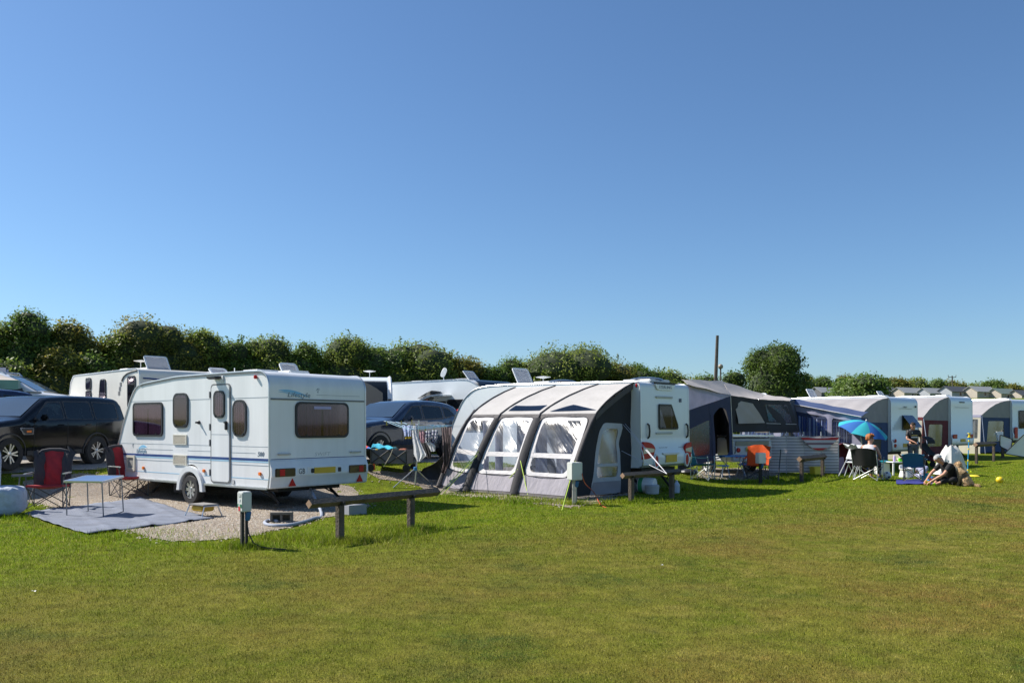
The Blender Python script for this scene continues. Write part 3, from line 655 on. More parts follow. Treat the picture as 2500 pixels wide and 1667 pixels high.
def camp_chair(name, label, loc, rz, fab, fab2, arm_m, frame_m, w=.56, seat=.44, top=1.0, padded=True, group='folding camp chairs', arms='hard', backlean=.16):
    """folding quad chair facing local -y"""
    t = thing(name, label, 'chair', loc, rz, group); h = w / 2; d = .24
    for s in (-1, 1):
        MB().tube([(s * h, d, .01), (s * (h + .01), d + .02, seat), (s * (h + .02), d + backlean, top - .06)], .011).build('rear_leg', frame_m, t)
        MB().tube([(s * h, -d, .01), (s * (h), -d, seat + .02), (s * (h + .02), -d + .02, .66)], .011).build('front_leg', frame_m, t)
        MB().tube([(s * h, -d, .02), (s * h, d, seat - .04)], .009).build('side_brace', frame_m, t); MB().tube([(s * h * .98, d, .02), (s * h * .98, -d, seat - .02)], .009).build('side_brace', frame_m, t)
        if arms == 'hard':
            MB().box((s * (h + .02), -.02, .665), (.055, .52, .025)).build('armrest', arm_m, t, bevel=.01); MB().box((s * (h + .02), -d, .635), (.045, .06, .05)).build('arm_bracket', BLACK, t, bevel=.008)
        else:
            MB().grid(lambda u, v: (s * (h + .03) + (v - .5) * .07, -d + u * (2 * d + .1), .63 - .03 * math.sin(math.pi * u) + .05 * u), 8, 1).build('armrest', arm_m, t, solid=.006)
    MB().tube([(-h, -d, .02), (h, -d, seat - .04)], .009).tube([(h, -d - .012, .02), (-h, -d - .012, seat - .04)], .009).build('front_brace', frame_m, t)
    MB().tube([(-h, d, .02), (h, d, seat - .04)], .009).tube([(h, d + .012, .02), (-h, d + .012, seat - .04)], .009).build('rear_brace', frame_m, t)
    th = .035 if padded else .008
    def seatf(u, v):
        x = (u - .5) * w; y = -d - .03 + v * (2 * d + .04); return (x, y, seat + .02 - .05 * math.sin(math.pi * u) * math.sin(math.pi * min(1, v * .9 + .1)) - .03 * v)
    MB().grid(seatf, 10, 8).build('seat', fab, t, solid=th)
    def backf(u0, u1, bulge=0):
        def fn(u, v):
            uu = u0 + (u1 - u0) * u; x = (uu - .5) * (w + .06 * v); z = seat - .03 + v * (top - seat + .03)
            ed = 1 - (2 * abs(uu - .5)) ** 3 * .10 * (1 if v > .9 else 0)
            y = d + .01 + backlean * v * 1.02 + .06 * math.sin(math.pi * uu) * (1 - v * .4) - bulge * math.sin(math.pi * u) * math.sin(math.pi * min(1, v * 1.0)) + (.012 * math.sin(u * 9 + v * 14) if padded else .004 * math.sin(uu * 14))
            return (x, y, z * ed if v > .9 else z)
        return fn
    if padded:
        MB().grid(backf(0, .25, .02), 8, 14).build('backrest_side', fab2, t, solid=th); MB().grid(backf(.75, 1, .02), 8, 14).build('backrest_side', fab2, t, solid=th)
        MB().grid(backf(.24, .76, .035), 10, 14).build('backrest', fab, t, solid=th + .006)
        MB().tube([(-.29, d + backlean + .02, top - .07), (-.22, d + backlean + .04, top - .01), (-.1, d + backlean + .07, top + .01), (.1, d + backlean + .07, top + .01), (.22, d + backlean + .04, top - .01), (.29, d + backlean + .02, top - .07)], [.02, .035, .04, .04, .035, .02], 8).build('head_roll', fab2, t)
    else: MB().grid(backf(0, 1), 12, 10).build('backrest', fab, t, solid=th)
    return t
RED = mat('red_chair_fabric', (.34, .022, .03), .8, var=.2, scale=8, bump=.4, bscale=60); CHAR = mat('charcoal_chair_fabric', (.045, .043, .05), .85, var=.15, bump=.4, bscale=60)
ch1 = camp_chair('camp_chair', 'red and charcoal padded camp chair left of the small folding table', G(118, 1240), R(14), RED, CHAR, ALU, STEELD, w=.62, top=1.08)
ch2 = camp_chair('camp_chair', 'red and charcoal padded camp chair turned sideways against the striped caravan', G(315, 1212), R(50), RED, CHAR, ALU, STEELD, w=.62, top=1.08)
# folding table
tb = [G(167, 1258), G(223, 1271), G(299, 1257), G(244, 1247)]
tc_ = sum(tb, Vector()) / 4; ta = math.atan2(tb[2].y - tb[1].y, tb[2].x - tb[1].x)
tab = thing('folding_table', 'small square folding table with blue top and aluminium rim', 'table', tc_, ta)
tab.matrix_world = Matrix.Translation(tc_ + Vector((0, 0, -.01))) @ Matrix.Rotation(R(4.5), 4, 'X') @ Matrix.Rotation(ta, 4, 'Z')   # the pitch slopes towards the lawn
tw, td = .70, .70; tz = .665
MB().box((0, 0, tz), (tw - .03, td - .03, .018)).build('tabletop', mat('blue_laminate', (.10, .17, .33), .3, var=.06), tab, bevel=.002)
ring(MB(), rrect(tw + .02, td + .02, .03), rrect(tw - .03, td - .03, .02), 'z', tz - .02, tz + .014).build('table_rim', ALU, tab)
for sx in (-1, 1):
    for sy in (-1, 1): MB().tube([(sx * (tw / 2 - .03), sy * (td / 2 - .03), tz - .02), (sx * (tw / 2 - .02), sy * (td / 2 - .02), .015)], .011, 8).build('leg', mat('grey_tube', (.24, .25, .27), .35, metal=.6), tab)
for sy in (-1, 1): MB().tube([(-tw / 2 + .02, sy * (td / 2 - .02), .03), (tw / 2 - .02, sy * (td / 2 - .02), .03)], .009).build('foot_bar', MATS['grey_tube'], tab)
# padded lounge chair cut by the frame
PAD = mat('pale_grey_blue_padding', (.40, .45, .54), .85, var=.22, scale=7, bump=1, bscale=14)
lp = G(5, 1256); lo_ = thing('padded_lounger', 'pale grey blue padded lounge chair at the left edge of the picture', 'chair', lp, R(20))
MB().puff((-.30, 0, .25), (.66, .36, .25)).build('seat_cushion', PAD, lo_)
MB().at((-.55, .22, .72), rx=R(-14)).puff((0, 0, 0), (.48, .12, .48)).build('back_cushion', PAD, lo_)
MB().box((.24, .42, .66), (.34, .07, .04)).tube([(.2, .42, .64), (.17, .42, .3)], .014).build('armrest', mat('grey_armrest', (.12, .12, .125), .6), lo_, bevel=.015)
# caravan step
sp0 = G(497, 1262); stp = thing('caravan_step', 'small metal caravan step with grey tread and yellow underside', 'step', sp0, A.a)
MB().box((0, 0, .225), (.30, .46, .022)).build('tread', mat('grey_tread', (.22, .21, .2), .8, bump=.5, bscale=120), stp, bevel=.005)
MB().box((0, .02, .16), (.24, .34, .10)).build('yellow_base', mat('yellow_plastic', (.62, .36, .02), .45), stp, bevel=.02)
for s in (-1, 1): MB().tube([(-.2, s * .26, .012), (-.13, s * .23, .205), (.13, s * .23, .205), (.2, s * .26, .012)], .012, 8).build('leg', ALU, stp)
# hook-up post
def hookup(px, py, label, h, w=.16, d=.14, post='dark', col=None, rz=R(50), dw=1):
    c = G(px, py); t = thing('hookup_post', label, 'hookup post', c, rz, 'electric hookup posts')
    bz = h - .13 * dw
    MB().box((0, 0, bz), (w, d, .26 * dw)).build('socket_box', col or mat('hookup_grey', (.56, .58, .56), .45, var=.08), t, bevel=.012)
    pm = CHASSIS if post == 'dark' else mat('galvanised', (.32, .33, .34), .4, metal=.5)
    MB().box((-.03, .0, (bz - .12 * dw) / 2 - .03), (.035, .05, bz - .12 * dw + .06)).build('post', pm, t)
    MB().box((.03, .01, (bz - .12 * dw) / 2 - .03), (.03, .04, bz - .12 * dw + .06)).build('post', pm, t)
    MB().at((.04, -.02, bz - .19 * dw), rx=R(20)).lathe([(.03, -.06), (.036, -.03), (.036, .05), (.03, .06)], 12).build('plug', mat('plug_blue', (.02, .13, .36), .4), t)
    return t, bz
hp, bz = hookup(597, 1338, 'short grey electric hookup post with green and red label by the gravel', .745, w=.13, d=.17, rz=R(40))
fx = -.066
for i, (u, z, ww, hh, m_) in enumerate(((0, -.055, .145, .045, mat('label_green', (.02, .14, .07), .5)), (.01, -.09, .06, .06, mat('label_red', (.55, .04, .05), .5)), (.01, -.05, .03, .03, mat('label_white', (.75, .75, .75), .5)), (.0, .02, .05, .03, mat('label_pale', (.48, .53, .6), .5)), (-.005, .085, .08, .04, mat('label_line', (.45, .47, .46), .5)))):
    MB().box((fx - .0015 * (1 + i * .5), u, bz + z), (.002, ww, hh)).build('warning_label', m_, hp)
cab = thing('power_cable', 'thin black cable curling from the nearest hookup post to the grass', 'cable', G(597, 1338))
MB().tube([(.03, 0, .36), (.06, -.02, .2), (.13, -.05, .08), (.24, -.08, .03), (.40, -.14, .02), (.6, -.2, .016)], .008).build('cable', BLACK, cab)
# timber barriers: square rail set on edge over two posts
WOOD = mat('weathered_timber', (.10, .078, .06), .85, var=.4, scale=4, bump=.8, bscale=30, stretch=(1, 1, 1)); ENDW = mat('sawn_end', (.36, .23, .15), .8, var=.2, scale=20)
def barrier(label, l, r, h, ext=.28, s=.09):
    a, b = G(*l), G(*r); t = thing('timber_barrier', label, 'barrier', (a + b) / 2, math.atan2(b.y - a.y, b.x - a.x), 'low timber barriers along the pitches'); D = (b - a).length / 2
    k = s * .7071
    for i, x in enumerate((-D, D)): MB().box((x, 0, h / 2 - .08), (.10, .09, h + .14)).build('post', WOOD, t, bevel=.008)
    e0, e1 = (-D - ext[0], D + ext[1]) if isinstance(ext, tuple) else (-D - ext, D + ext); n = 10; b_ = MB(); i0 = len(b_.v)
    def rail(u, v):
        x = e0 + (e1 - e0) * u; a_ = 2 * math.pi * v; w = .002 * math.sin(x * 7) + .002 * math.sin(x * 17)
        return (x, (k + w) * math.cos(a_), h + k * .72 + (k + w) * math.sin(a_))
    b_.grid(rail, 16, 4).build('rail', WOOD, t, smooth=False)
    for e, sg in ((e0, -1), (e1, 1)): MB().prism([(k * math.cos(R(q)) * .97, h + k * .72 + k * math.sin(R(q)) * .97) for q in (0, 90, 180, 270)], 'x', e + sg * .0, e + sg * .004).build('rail_end', ENDW, t, smooth=False)
    for x in (-D, D): MB().box((x, 0, h + .02), (.035, .185, .04)).build('strap', CHASSIS, t)
    return t
barrier('long timber barrier rail in front of the striped caravan', (830, 1320), (1003, 1292), .50, (.55, .62))
barrier('timber barrier rail with cord tied to it behind the second caravan', (1541, 1226), (1640, 1216), .52, .30)
barrier('rough timber barrier in front of the striped windbreak', (1957, 1176), (2008, 1166), .58, .2, .12)
barrier('timber barrier near the blue awning at the right end', (2384, 1132), (2426, 1126), .66, .14, .13)
# concrete blocks, hose
CONC = mat('concrete_block', (.16, .145, .12), .9, var=.25, scale=9, bump=.6, bscale=60)
def block(px, py, rz, label, holes=True, m=CONC, s=1):
    t = thing('concrete_block', label, 'block', G(px, py), rz, 'concrete blocks'); w, d, h = .44 * s, .22 * s, .215 * s
    b = MB()
    if holes:
        for z0, z1 in ((0, .04), (h - .04, h)): b.box((0, 0, (z0 + z1) / 2), (w, d, z1 - z0))
        for x in (-w / 2 + .02, 0, w / 2 - .02): b.box((x, 0, h / 2), (.04, d - .004, h - .08))
        b.box((0, d / 2 - .02, h / 2), (w - .01, .03, h - .08))
    else: b.box((0, 0, h / 2), (w, d, h))
    b.build('block', m, t, bevel=.006); return t
block(688, 1275, R(8), 'hollow concrete block lying by the grey hose under the striped caravan', s=.8)
block(868, 1255, R(40), 'plain grey block standing in the shadow behind the long barrier', False, mat('grey_block', (.26, .27, .3), .85), .8)
hs_ = thing('waste_hose', 'pale grey ribbed waste hose lying on the gravel behind the hollow block', 'hose', G(690, 1285))
o_ = G(690, 1285); pts = [G(a, b) - o_ + Vector((0, 0, .035)) for a, b in ((676, 1277), (655, 1275), (646, 1281), (660, 1287), (700, 1287), (735, 1280), (765, 1270), (785, 1258))] + [A.w(1.3, .5, .38) - o_]
sm = [Vector(p) for p in pts]
def cr(ps, n=6):
    o = []
    for i in range(len(ps) - 1):
        p0, p1, p2, p3 = ps[max(0, i - 1)], ps[i], ps[i + 1], ps[min(len(ps) - 1, i + 2)]
        for k in range(n): t = k / n; o.append(.5 * ((2 * p1) + (p2 - p0) * t + (2 * p0 - 5 * p1 + 4 * p2 - p3) * t * t + (3 * p1 - p0 - 3 * p2 + p3) * t ** 3))
    return o + [ps[-1]]
MB().tube(cr(sm), .026, 8).build('hose', mat('hose_grey', (.32, .35, .42), .5), hs_)
# ================================================================== second caravan with the grey air awning
B = Fr(2.965, 19.6, math.atan2(.748, .664), 0); W2 = 2.15
van2 = thing('touring_caravan', 'modern white caravan with oval red rear lights behind the grey awning', 'caravan', B.pos, B.a, 'touring caravans')
prof2 = [(.05, .60), (-.05, .66), (-.075, .80), (-.05, .95), (-.005, 1.06), (0, 1.3), (.01, 2.3), (.02, 2.45)] + arc(.14, 2.47, .12, 175, 95, 5) + [(1, 2.60), (2.5, 2.62), (4.2, 2.64), (4.7, 2.63)] + smoothpoly([(4.9, 2.62), (5.35, 2.56), (5.75, 2.28), (6.0, 1.9)], 2) + [(6.2, 1.55), (6.36, 1.1), (6.35, .8), (6.2, .55)]
van_body(van2, prof2, W2, WHITE2, 2.9, .40, .55)
MB().prism([(a, c - .0) for a, c in prof2[-12:-3]] + [(5.0, 1.55)], 'x', -.001, -.004).build('front_gloss_panel', WHITE2, van2)
window(van2, 'x', 5.32, 1.72, .9, .55, .05, 0, poly=[(4.85, 1.45), (5.70, 1.45), (5.62, 1.72), (5.32, 2.0), (5.12, 2.02), (4.85, 2.02)], curtain=CURT, drape=False)
for y in (1.2, 2.4): window(van2, 'x', y, 1.75, .9, .55, .08, 0)
dr2 = MB().prism(sh(rrect(.6, 1.85, .08), 3.6, 1.55), 'x', 0, -.02).build('door', WHITE2, van2, bevel=.006); window(dr2, 'x', 3.6, 2.0, .36, .6, .08, -.02)
wheel(van2, (.12, 2.9, .30), .30, .19, MATS['silver_trim'], 5, -1, .66); wheel(van2, (W2 - .12, 2.9, .30), .30, .19, MATS['silver_trim'], 5, 1, .66)
# rear: trapezoid window, bars, handles, clusters, plate, lettering
wp = [(.78, 1.50), (.80, 1.48), (1.57, 1.48), (1.61, 1.52), (1.59, 1.60), (1.31, 2.05), (1.28, 2.085), (.77, 2.085), (.745, 2.06), (.745, 1.54)]
wf = window(van2, 'y', 1.15, 1.78, .87, .6, .05, 0, poly=wp, curtain=None, pane=glass('dark_acrylic_pane', (.74, .74, .8), .012, .04, top=.12), d=.035)
MB().prism([(.80, 1.52), (1.08, 1.52), (.83, 1.95), (.80, 2.0)], 'y', -.008, -.012).build('blind', mat('cream_blind', (.55, .56, .52), .8), wf, smooth=False)
MB().prism([(1.30, 1.52), (1.36, 1.52), (1.36, 1.98), (1.30, 1.98)], 'y', -.008, -.014).build('blind', mat('grey_blind', (.12, .13, .17), .8), wf, smooth=False)
for z in (2.25, 1.395): MB().prism(sh(rrect(.75, .05, .024, 3), 1.0, z), 'y', 0.01, -.02).build('moulded_bar', mat('bar_grey', (.42, .45, .44), .4), van2, bevel=.006)
MB().prism([(.56, 2.60), (1.52, 2.60), (1.49, 2.555), (.60, 2.555)], 'y', .03, -.02).build('spoiler_band', BLACK, van2, bevel=.004)
MB().prism([(.58, 2.55), (1.50, 2.55), (1.40, 2.43), (1.33, 2.415), (.75, 2.415), (.68, 2.43)], 'y', .01, -.014).build('badge_panel', WHITE2, van2, bevel=.006)
text('STERLING', .10, mat('navy_letter', (.10, .13, .2), .35), van2, (1.04, -.017, 2.485), (R(90), 0, 0), squash=1.3)
for x in (.27, 2.02):
    MB().tube([(x, .0, 1.62), (x + .01, -.04, 1.58), (x + .02, -.05, 1.45), (x + .02, -.04, 1.32), (x + .01, .0, 1.28)], .022, 8).build('grab_handle', BLACK, van2)
MB().box((1.75, -.002, 2.19), (.10, .008, .09)).build('badge', mat('navy_badge', (.05, .07, .14), .4), van2)
def lamp_cluster(x0, x1, z, h, s):
    pts = [(x0 + (x1 - x0) * t, z + h / 2 * math.sqrt(max(0, 1 - (t * .985) ** 2.6))) for t in [k / 8 for k in range(9)]]; low = [(a, 2 * z - c) for a, c in pts[::-1]]
    c = MB().prism(pts + low[1:-1] + [low[-1]], 'y', -.02, -.075).build('tail_light', REDL, van2)
    p2 = [(x0 + (x1 - x0) * t, z + h * .19 * (1 - t * .6)) for t in (0, .9)]
    MB().prism([p2[0], p2[1], (p2[1][0], 2 * z - p2[1][1]), (p2[0][0], 2 * z - p2[0][1])], 'y', -.073, -.080).build('clear_lens', mat('clear_lens', (.72, .66, .5), .15, coat=.5), c)
lamp_cluster(-.01, .50, 1.0, .40, 1); lamp_cluster(W2 + .01, W2 - .30, .98, .36, -1)
for x in (.53, 1.92):
    rg = MB().at((x, -.065, .74), rx=R(90)); ring(rg, [(.10 * math.cos(2 * math.pi * k / 20), .17 * math.sin(2 * math.pi * k / 20)) for k in range(20)], [(.075 * math.cos(2 * math.pi * k / 20), .135 * math.sin(2 * math.pi * k / 20)) for k in range(20)], 'z', -.02, .03); rf = rg.build('reflector_surround', WHITE2, van2)
    MB().at((x, -.075, .74), rx=R(90)).prism([(.078 * math.cos(2 * math.pi * k / 20), .138 * math.sin(2 * math.pi * k / 20)) for k in range(20)], 'z', -.01, .012).build('reflector', REDL, rf)
MB().box((1.2, -.085, .79), (.50, .012, .17)).build('number_plate', PLATE, van2, bevel=.004)
MB().prism([(.80, .93), (1.62, .93), (1.56, .88), (.86, .88)], 'y', -.03, -.09).build('plate_hood', WHITE2, van2, bevel=.01)
text('ECCLES', .085, INK, van2, (.93, -.012, 1.03), (R(90), 0, 0), shear=.2, squash=1.3); text('530 SE', .075, INK, van2, (1.74, -.012, 1.03), (R(90), 0, 0), shear=.2, squash=1.1)
MB().box((-.01, .12, 2.50), (.03, .05, .09)).build('marker_lamp', REDL, van2, bevel=.012)
MB().box((W2 / 2, 3.0, .52), (1.5, 5.6, .10)).build('chassis', CHASSIS, van2)
for x in (.45, 1.7): MB().tube([(x, .7, .55), (x, .25, .06)], .03).tube([(x, .2, .55), (x, .35, .25)], .018).build('corner_steady', CHASSIS, van2)
hatch(van2, 1.0, .5, 2.6, .9, .8, .08); MB().at((1.0, .5, 2.66)).ball((0, 0, 0), (.45, .42, .09), 16, 8).build('roof_dome', mat('smoked_dome', (.05, .055, .065), .15, coat=.5), van2)
hatch(van2, .9, 1.9, 2.61, .7, .6, .07); hatch(van2, .7, 3.2, 2.62, .9, .55, .09); MB().at((1.0, 3.1, 2.69)).ball((0, 0, 0), (.42, .4, .09), 16, 8).build('roof_dome', MATS['smoked_dome'], van2)
hatch(van2, .55, 4.35, 2.63, .62, .75, .06, lid=R(62)); aerial(van2, 1.2, 3.9, 2.64)

DGREY = mat('charcoal_awning_fabric', (.085, .078, .08), .8, var=.12, scale=2, bump=1, bscale=5, stretch=(1, 2, 1)); BLKF = mat('black_awning_fabric', (.022, .022, .027), .8, var=.15, bump=.3, bscale=14)
CANV = mat('pale_awning_canvas', (.46, .445, .43), .85, var=.08, scale=2, bump=.6, bscale=4, transl=.12, stretch=(1, 1, 2.2)); LGREY = mat('grey_skirt_fabric', (.27, .255, .29), .8, var=.10, scale=3, bump=1, bscale=5, stretch=(1, 2.4, 1))
WBORD = mat('white_window_border', (.50, .49, .50), .7, var=.08, scale=5, bump=1, bscale=7, stretch=(1, 1, 2.5)); VINYL = glass('clear_vinyl', (.6, .66, .78), .03, .10, wrinkle=.13, top=.22, haze=.10, hazecol=(.6, .66, .8))
TINTV = glass('dark_vinyl', (.10, .13, .2), .12, .08, wrinkle=.5); LIME = mat('lime_webbing', (.45, .62, .06), .6)
def loopdir(poly, c, n, extra=()):
    """points where rays from c meet a polygon, at n even angles plus those of `extra` corners"""
    an = [2 * math.pi * k / n for k in range(n)] + [math.atan2(p[1] - c[1], p[0] - c[0]) % (2 * math.pi) for p in extra]; an = sorted(set(round(a, 5) for a in an)); out = []
    for a in an:
        dx, dy = math.cos(a), math.sin(a); best = None
        for i in range(len(poly)):
            (x1, y1), (x2, y2) = poly[i], poly[(i + 1) % len(poly)]; ex, ey = x2 - x1, y2 - y1; den = dx * ey - dy * ex
            if abs(den) < 1e-9: continue
            t = ((x1 - c[0]) * ey - (y1 - c[1]) * ex) / den; u = ((x1 - c[0]) * dy - (y1 - c[1]) * dx) / den
            if t > 0 and -1e-6 <= u <= 1 + 1e-6 and (best is None or t < best): best = t
        out.append((c[0] + dx * best, c[1] + dy * best))
    return out
def holed(outer, inner, fn, steps=4, n=56, extra=None):
    """sheet between two outlines in a 2-d parameter plane, mapped to 3-d by fn"""
    c = (sum(p[0] for p in inner) / len(inner), sum(p[1] for p in inner) / len(inner)); ex = list(outer if extra is None else extra) + []
    A_, B_ = loopdir(outer, c, n, ex), loopdir(inner, c, n, ex); m = len(A_); b = MB()
    for s in range(steps + 1):
        t = s / steps; b.vs([fn(a[0] + (q[0] - a[0]) * t, a[1] + (q[1] - a[1]) * t) for a, q in zip(A_, B_)])
    for s in range(steps):
        for k in range(m): b.f.append((s * m + k, s * m + (k + 1) % m, (s + 1) * m + (k + 1) % m, (s + 1) * m + k))
    return b
def filled(poly, fn, n=10):
    xs_, ys_ = [p[0] for p in poly], [p[1] for p in poly]; c = (sum(xs_) / len(xs_), sum(ys_) / len(ys_)); b = MB(); L_ = loopdir(poly, c, 48, poly); m = len(L_)
    for s in range(n + 1): t = 1 - s / n; b.vs([fn(c[0] + (p[0] - c[0]) * t, c[1] + (p[1] - c[1]) * t) for p in L_])
    for s in range(n):
        for k in range(m): b.f.append((s * m + k, s * m + (k + 1) % m, (s + 1) * m + (k + 1) % m, (s + 1) * m + k))
    return b
def quadr(poly, r=.06, n=4):
    """round the corners of a polygon"""
    o = []; m = len(poly)
    for i in range(m):
        p0, p1, p2 = Vector(poly[i - 1]), Vector(poly[i]), Vector(poly[(i + 1) % m]); a = p1 + (p0 - p1).normalized() * min(r, (p0 - p1).length / 2.1); b = p1 + (p2 - p1).normalized() * min(r, (p2 - p1).length / 2.1)
        for k in range(n + 1): t = k / n; o.append(tuple(a * (1 - t) ** 2 + p1 * 2 * t * (1 - t) + b * t * t))
    return o

aw = thing('air_awning', 'charcoal and cream inflatable awning with wrinkled clear windows', 'awning', B.pos, B.a, 'awnings and tents')
ROOF = [(.02, 2.56), (-.35, 2.44), (-.8, 2.25), (-1.2, 2.03), (-1.45, 1.84)]; WALL = [(-1.45, 1.84), (-1.62, 1.62), (-1.78, 1.38), (-2.02, .98), (-2.25, .52), (-2.49, .03)]
def along(pl, t):
    L = [0]
    for a, b in zip(pl, pl[1:]): L.append(L[-1] + math.dist(a, b))
    s = t * L[-1]
    for i in range(len(pl) - 1):
        if s <= L[i + 1] + 1e-9: k = (s - L[i]) / (L[i + 1] - L[i]); return (pl[i][0] + (pl[i + 1][0] - pl[i][0]) * k, pl[i][1] + (pl[i + 1][1] - pl[i][1]) * k)
    return pl[-1]
BT, BE, BB = [.20, 1.20, 2.52, 3.85], [.20, 1.80, 3.05, 4.02], [.22, 1.70, 3.20, 4.10]
def zg(p): w = B.w(*p); return gz(w.x, w.y)
def roofp(i, u, t, lift=0):
    x, z = along(ROOF, t); y = lambda k: BT[k] + (BE[k] - BT[k]) * t
    s = -.035 * math.sin(math.pi * u) * math.sin(math.pi * min(1, t * 1.05)); return (x, y(i) + (y(i + 1) - y(i)) * u, z + s + lift)
def wallp(i, u, v, lift=0):                      # v: 0 at the ground, 1 at the eave
    x, z = along(WALL, 1 - v); y = lambda k: BE[k] + (BB[k] - BE[k]) * (1 - v)
    yy = y(i) + (y(i + 1) - y(i)) * u; s = .05 * math.sin(math.pi * u) * math.sin(math.pi * v) + .010 * math.sin(9 * u - 14 * v + i) * math.sin(math.pi * u); p = (x + s - lift, yy, z)
    return (p[0], p[1], z + zg((p[0], yy, 0)) * (1 - v))
sq = [(0, 0), (1, 0), (1, 1), (0, 1)]
for i in range(3):
    MB().grid(lambda u, t: roofp(i, u, t), 12, 12).build('roof_panel', CANV, aw, solid=.006)
    MB().grid(lambda u, t: (lambda p: (p[0] - .012 + .02 * t, p[1], p[2] - .005 - .05 * t))(roofp(i, u, .985, .0)), 10, 1).build('valance', CANV, aw, solid=.006)
    wo = quadr([(.07, .225), (.93, .225), (.95, .96), (.08, .96)], .12); wi = quadr([(.19, .50), (.81, .50), (.83, .885), (.19, .885)], .12); wl = quadr([(.19, .285), (.81, .285), (.81, .44), (.19, .44)], .02)
    f_ = lambda u, v: wallp(i, u, v)
    holed(sq, wo, f_, 3).build('front_panel', DGREY, aw, solid=.006)
    mid = quadr([(.15, .27), (.85, .27), (.88, .905), (.16, .905)], .09)
    bd = holed(wo, mid, lambda u, v: wallp(i, u, v, .004), 2, extra=[]).build('window_border', WBORD, aw, solid=.005)
    MB().grid(lambda u, v: wallp(i, .145 + .71 * u, .44 + .055 * v, .006), 10, 2).build('window_bar', WBORD, aw, solid=.005)
    filled(mid, lambda u, v: wallp(i, u, v, .0), 8).build('vinyl_window', VINYL, aw)
    MB().grid(lambda u, v: wallp(i, .035 + .93 * u, .035 + .195 * v, .010 + .004 * math.sin(u * 17)), 16, 4).build('mud_skirt', LGREY, aw, solid=.005)
    lin = mat('white_liner', (.62, .62, .68), .8, transl=.2)
    for u0_, u1_ in (((.5, .9), (.1, .32)), ((.1, .38), (.62, .85)), ((.3, .55), (.8, .98)))[i]:
        MB().grid(lambda u, v: (-1.05 + .035 * math.sin(u * 16), BE[i] + (BE[i + 1] - BE[i]) * (u0_ + (u1_ - u0_) * u), .08 + 1.75 * v), 16, 2).build('inner_curtain', lin, aw, solid=.004)
    b = MB(); b.tube([wallp(i, *q, .012) for q in [(lambda a: wo[int(a)])(k) for k in range(len(wo))]], .009, 5, closed=True); b.build('window_zip', BLKF, aw)
for k in range(4):
    pts = [(lambda x, z: (x, BT[k] + (BE[k] - BT[k]) * t, z + .015))(*along(ROOF, t)) for t in [q / 8 for q in range(9)]] + [(lambda x, z: (x - .02, BE[k] + (BB[k] - BE[k]) * t, z + zg((x, BB[k], 0)) * t))(*along(WALL, t)) for t in [q / 8 for q in range(1, 9)]]
    MB().tube(pts, [.013 + .008 * min(1, q / 9) for q in range(9)] + [.032 + .03 * q / 8 for q in range(8)], 10).build('air_beam', DGREY if k else BLKF, aw)
    if k in (1, 2): # gathered dark drape at the beam foot
        MB().grid(lambda u, v: (lambda p: (p[0] - .05 - .05 * math.sin(math.pi * u), p[1], p[2]))(wallp(max(0, k - 1), .93 + .14 * u if k else u, .02 + .93 * v)), 6, 10).build('beam_sleeve', BLKF, aw, solid=.006)
# dark roof lights
MB().grid(lambda u, t: roofp(1, .13 + .78 * u, .78 + .14 * t, .012), 8, 3).build('roof_light', TINTV, aw)
filled([(.12, .95), (.95, .93), (.45, .78), (.40, .77)], lambda u, t: roofp(0, 1 - u, t, .012), 4).build('roof_light', TINTV, aw)
# right side wall with its own window
side = [(-.02, .05), (-.02, 2.42), (-.3, 2.36), (-.78, 2.16), (-1.17, 1.95), (-1.42, 1.76), (-1.6, 1.55), (-1.98, .98), (-2.42, .06)]; YS = .27
sw = quadr([(-1.60, .05), (-.46, .05), (-.44, .95), (-.52, 1.18), (-.34, 1.62), (-1.08, 1.64), (-1.29, 1.45)], .10); si = quadr([(-1.40, .42), (-.58, .42), (-.57, .95), (-.62, 1.2), (-.52, 1.5), (-1.02, 1.52), (-1.18, 1.40)], .10)
sf = lambda dy: (lambda a, c: (a, YS - dy + .012 * math.sin(a * 7 + c * 5), c + zg((a, YS, 0)) * (1 - c / 2.4)))
holed(side, sw, sf(0), 3).build('side_panel', BLKF, aw, solid=.006); holed(sw, si, sf(.006), 2, extra=[]).build('window_border', mat('grey_white_border', (.45, .46, .5), .7), aw, solid=.005)
filled(si, sf(0), 8).build('vinyl_window', glass('milky_vinyl', (.6, .64, .72), .03, .2, haze=.22, hazecol=(.6, .62, .7), top=.25), aw); filled(quadr([(-1.35, .45), (-.62, .45), (-.58, 1.45), (-1.05, 1.47)], .15), lambda a, c: (a, YS + .06 + .03 * math.sin(a * 12 + c * 4), c), 8).build('inner_curtain', mat('white_liner', (.62, .62, .68), .8, transl=.2), aw)
filled([(-1.62, .06), (-.47, .06), (-.46, .33), (-1.50, .33)], sf(.014), 5).build('mud_skirt', LGREY, aw, solid=.005); MB().grid(lambda u, v: sf(.016)(-1.36 + .8 * u, .66 + .07 * v), 6, 1).build('window_bar', WBORD, aw, solid=.004)
MB().grid(lambda u, v: (-.02 - 1.45 * u, YS - .06 - .05 * math.sin(math.pi * u), along(ROOF, u)[1] - .015 - .13 * v), 12, 2).build('roof_hood', DGREY, aw, solid=.006)
def guy(p, px, py, parent, m=LIME, r=.010, fr=None):
    g = G(px, py); q = fr.loc(g); MB().tube([p, tuple(q)], r, 4).build('guy_line', m, parent)
for (k, v), (px, py) in (((0, .42), (1372, 1246)), ((1, .40), (1290, 1214)), ((1, .30), (1205, 1205)), ((2, .45), (1080, 1207)), ((2, .5), (1063, 1216))):
    guy(wallp(min(k, 2), 0, v, .1), px, py, aw, fr=B)
CORD = mat('white_cord', (.55, .55, .6), .7)
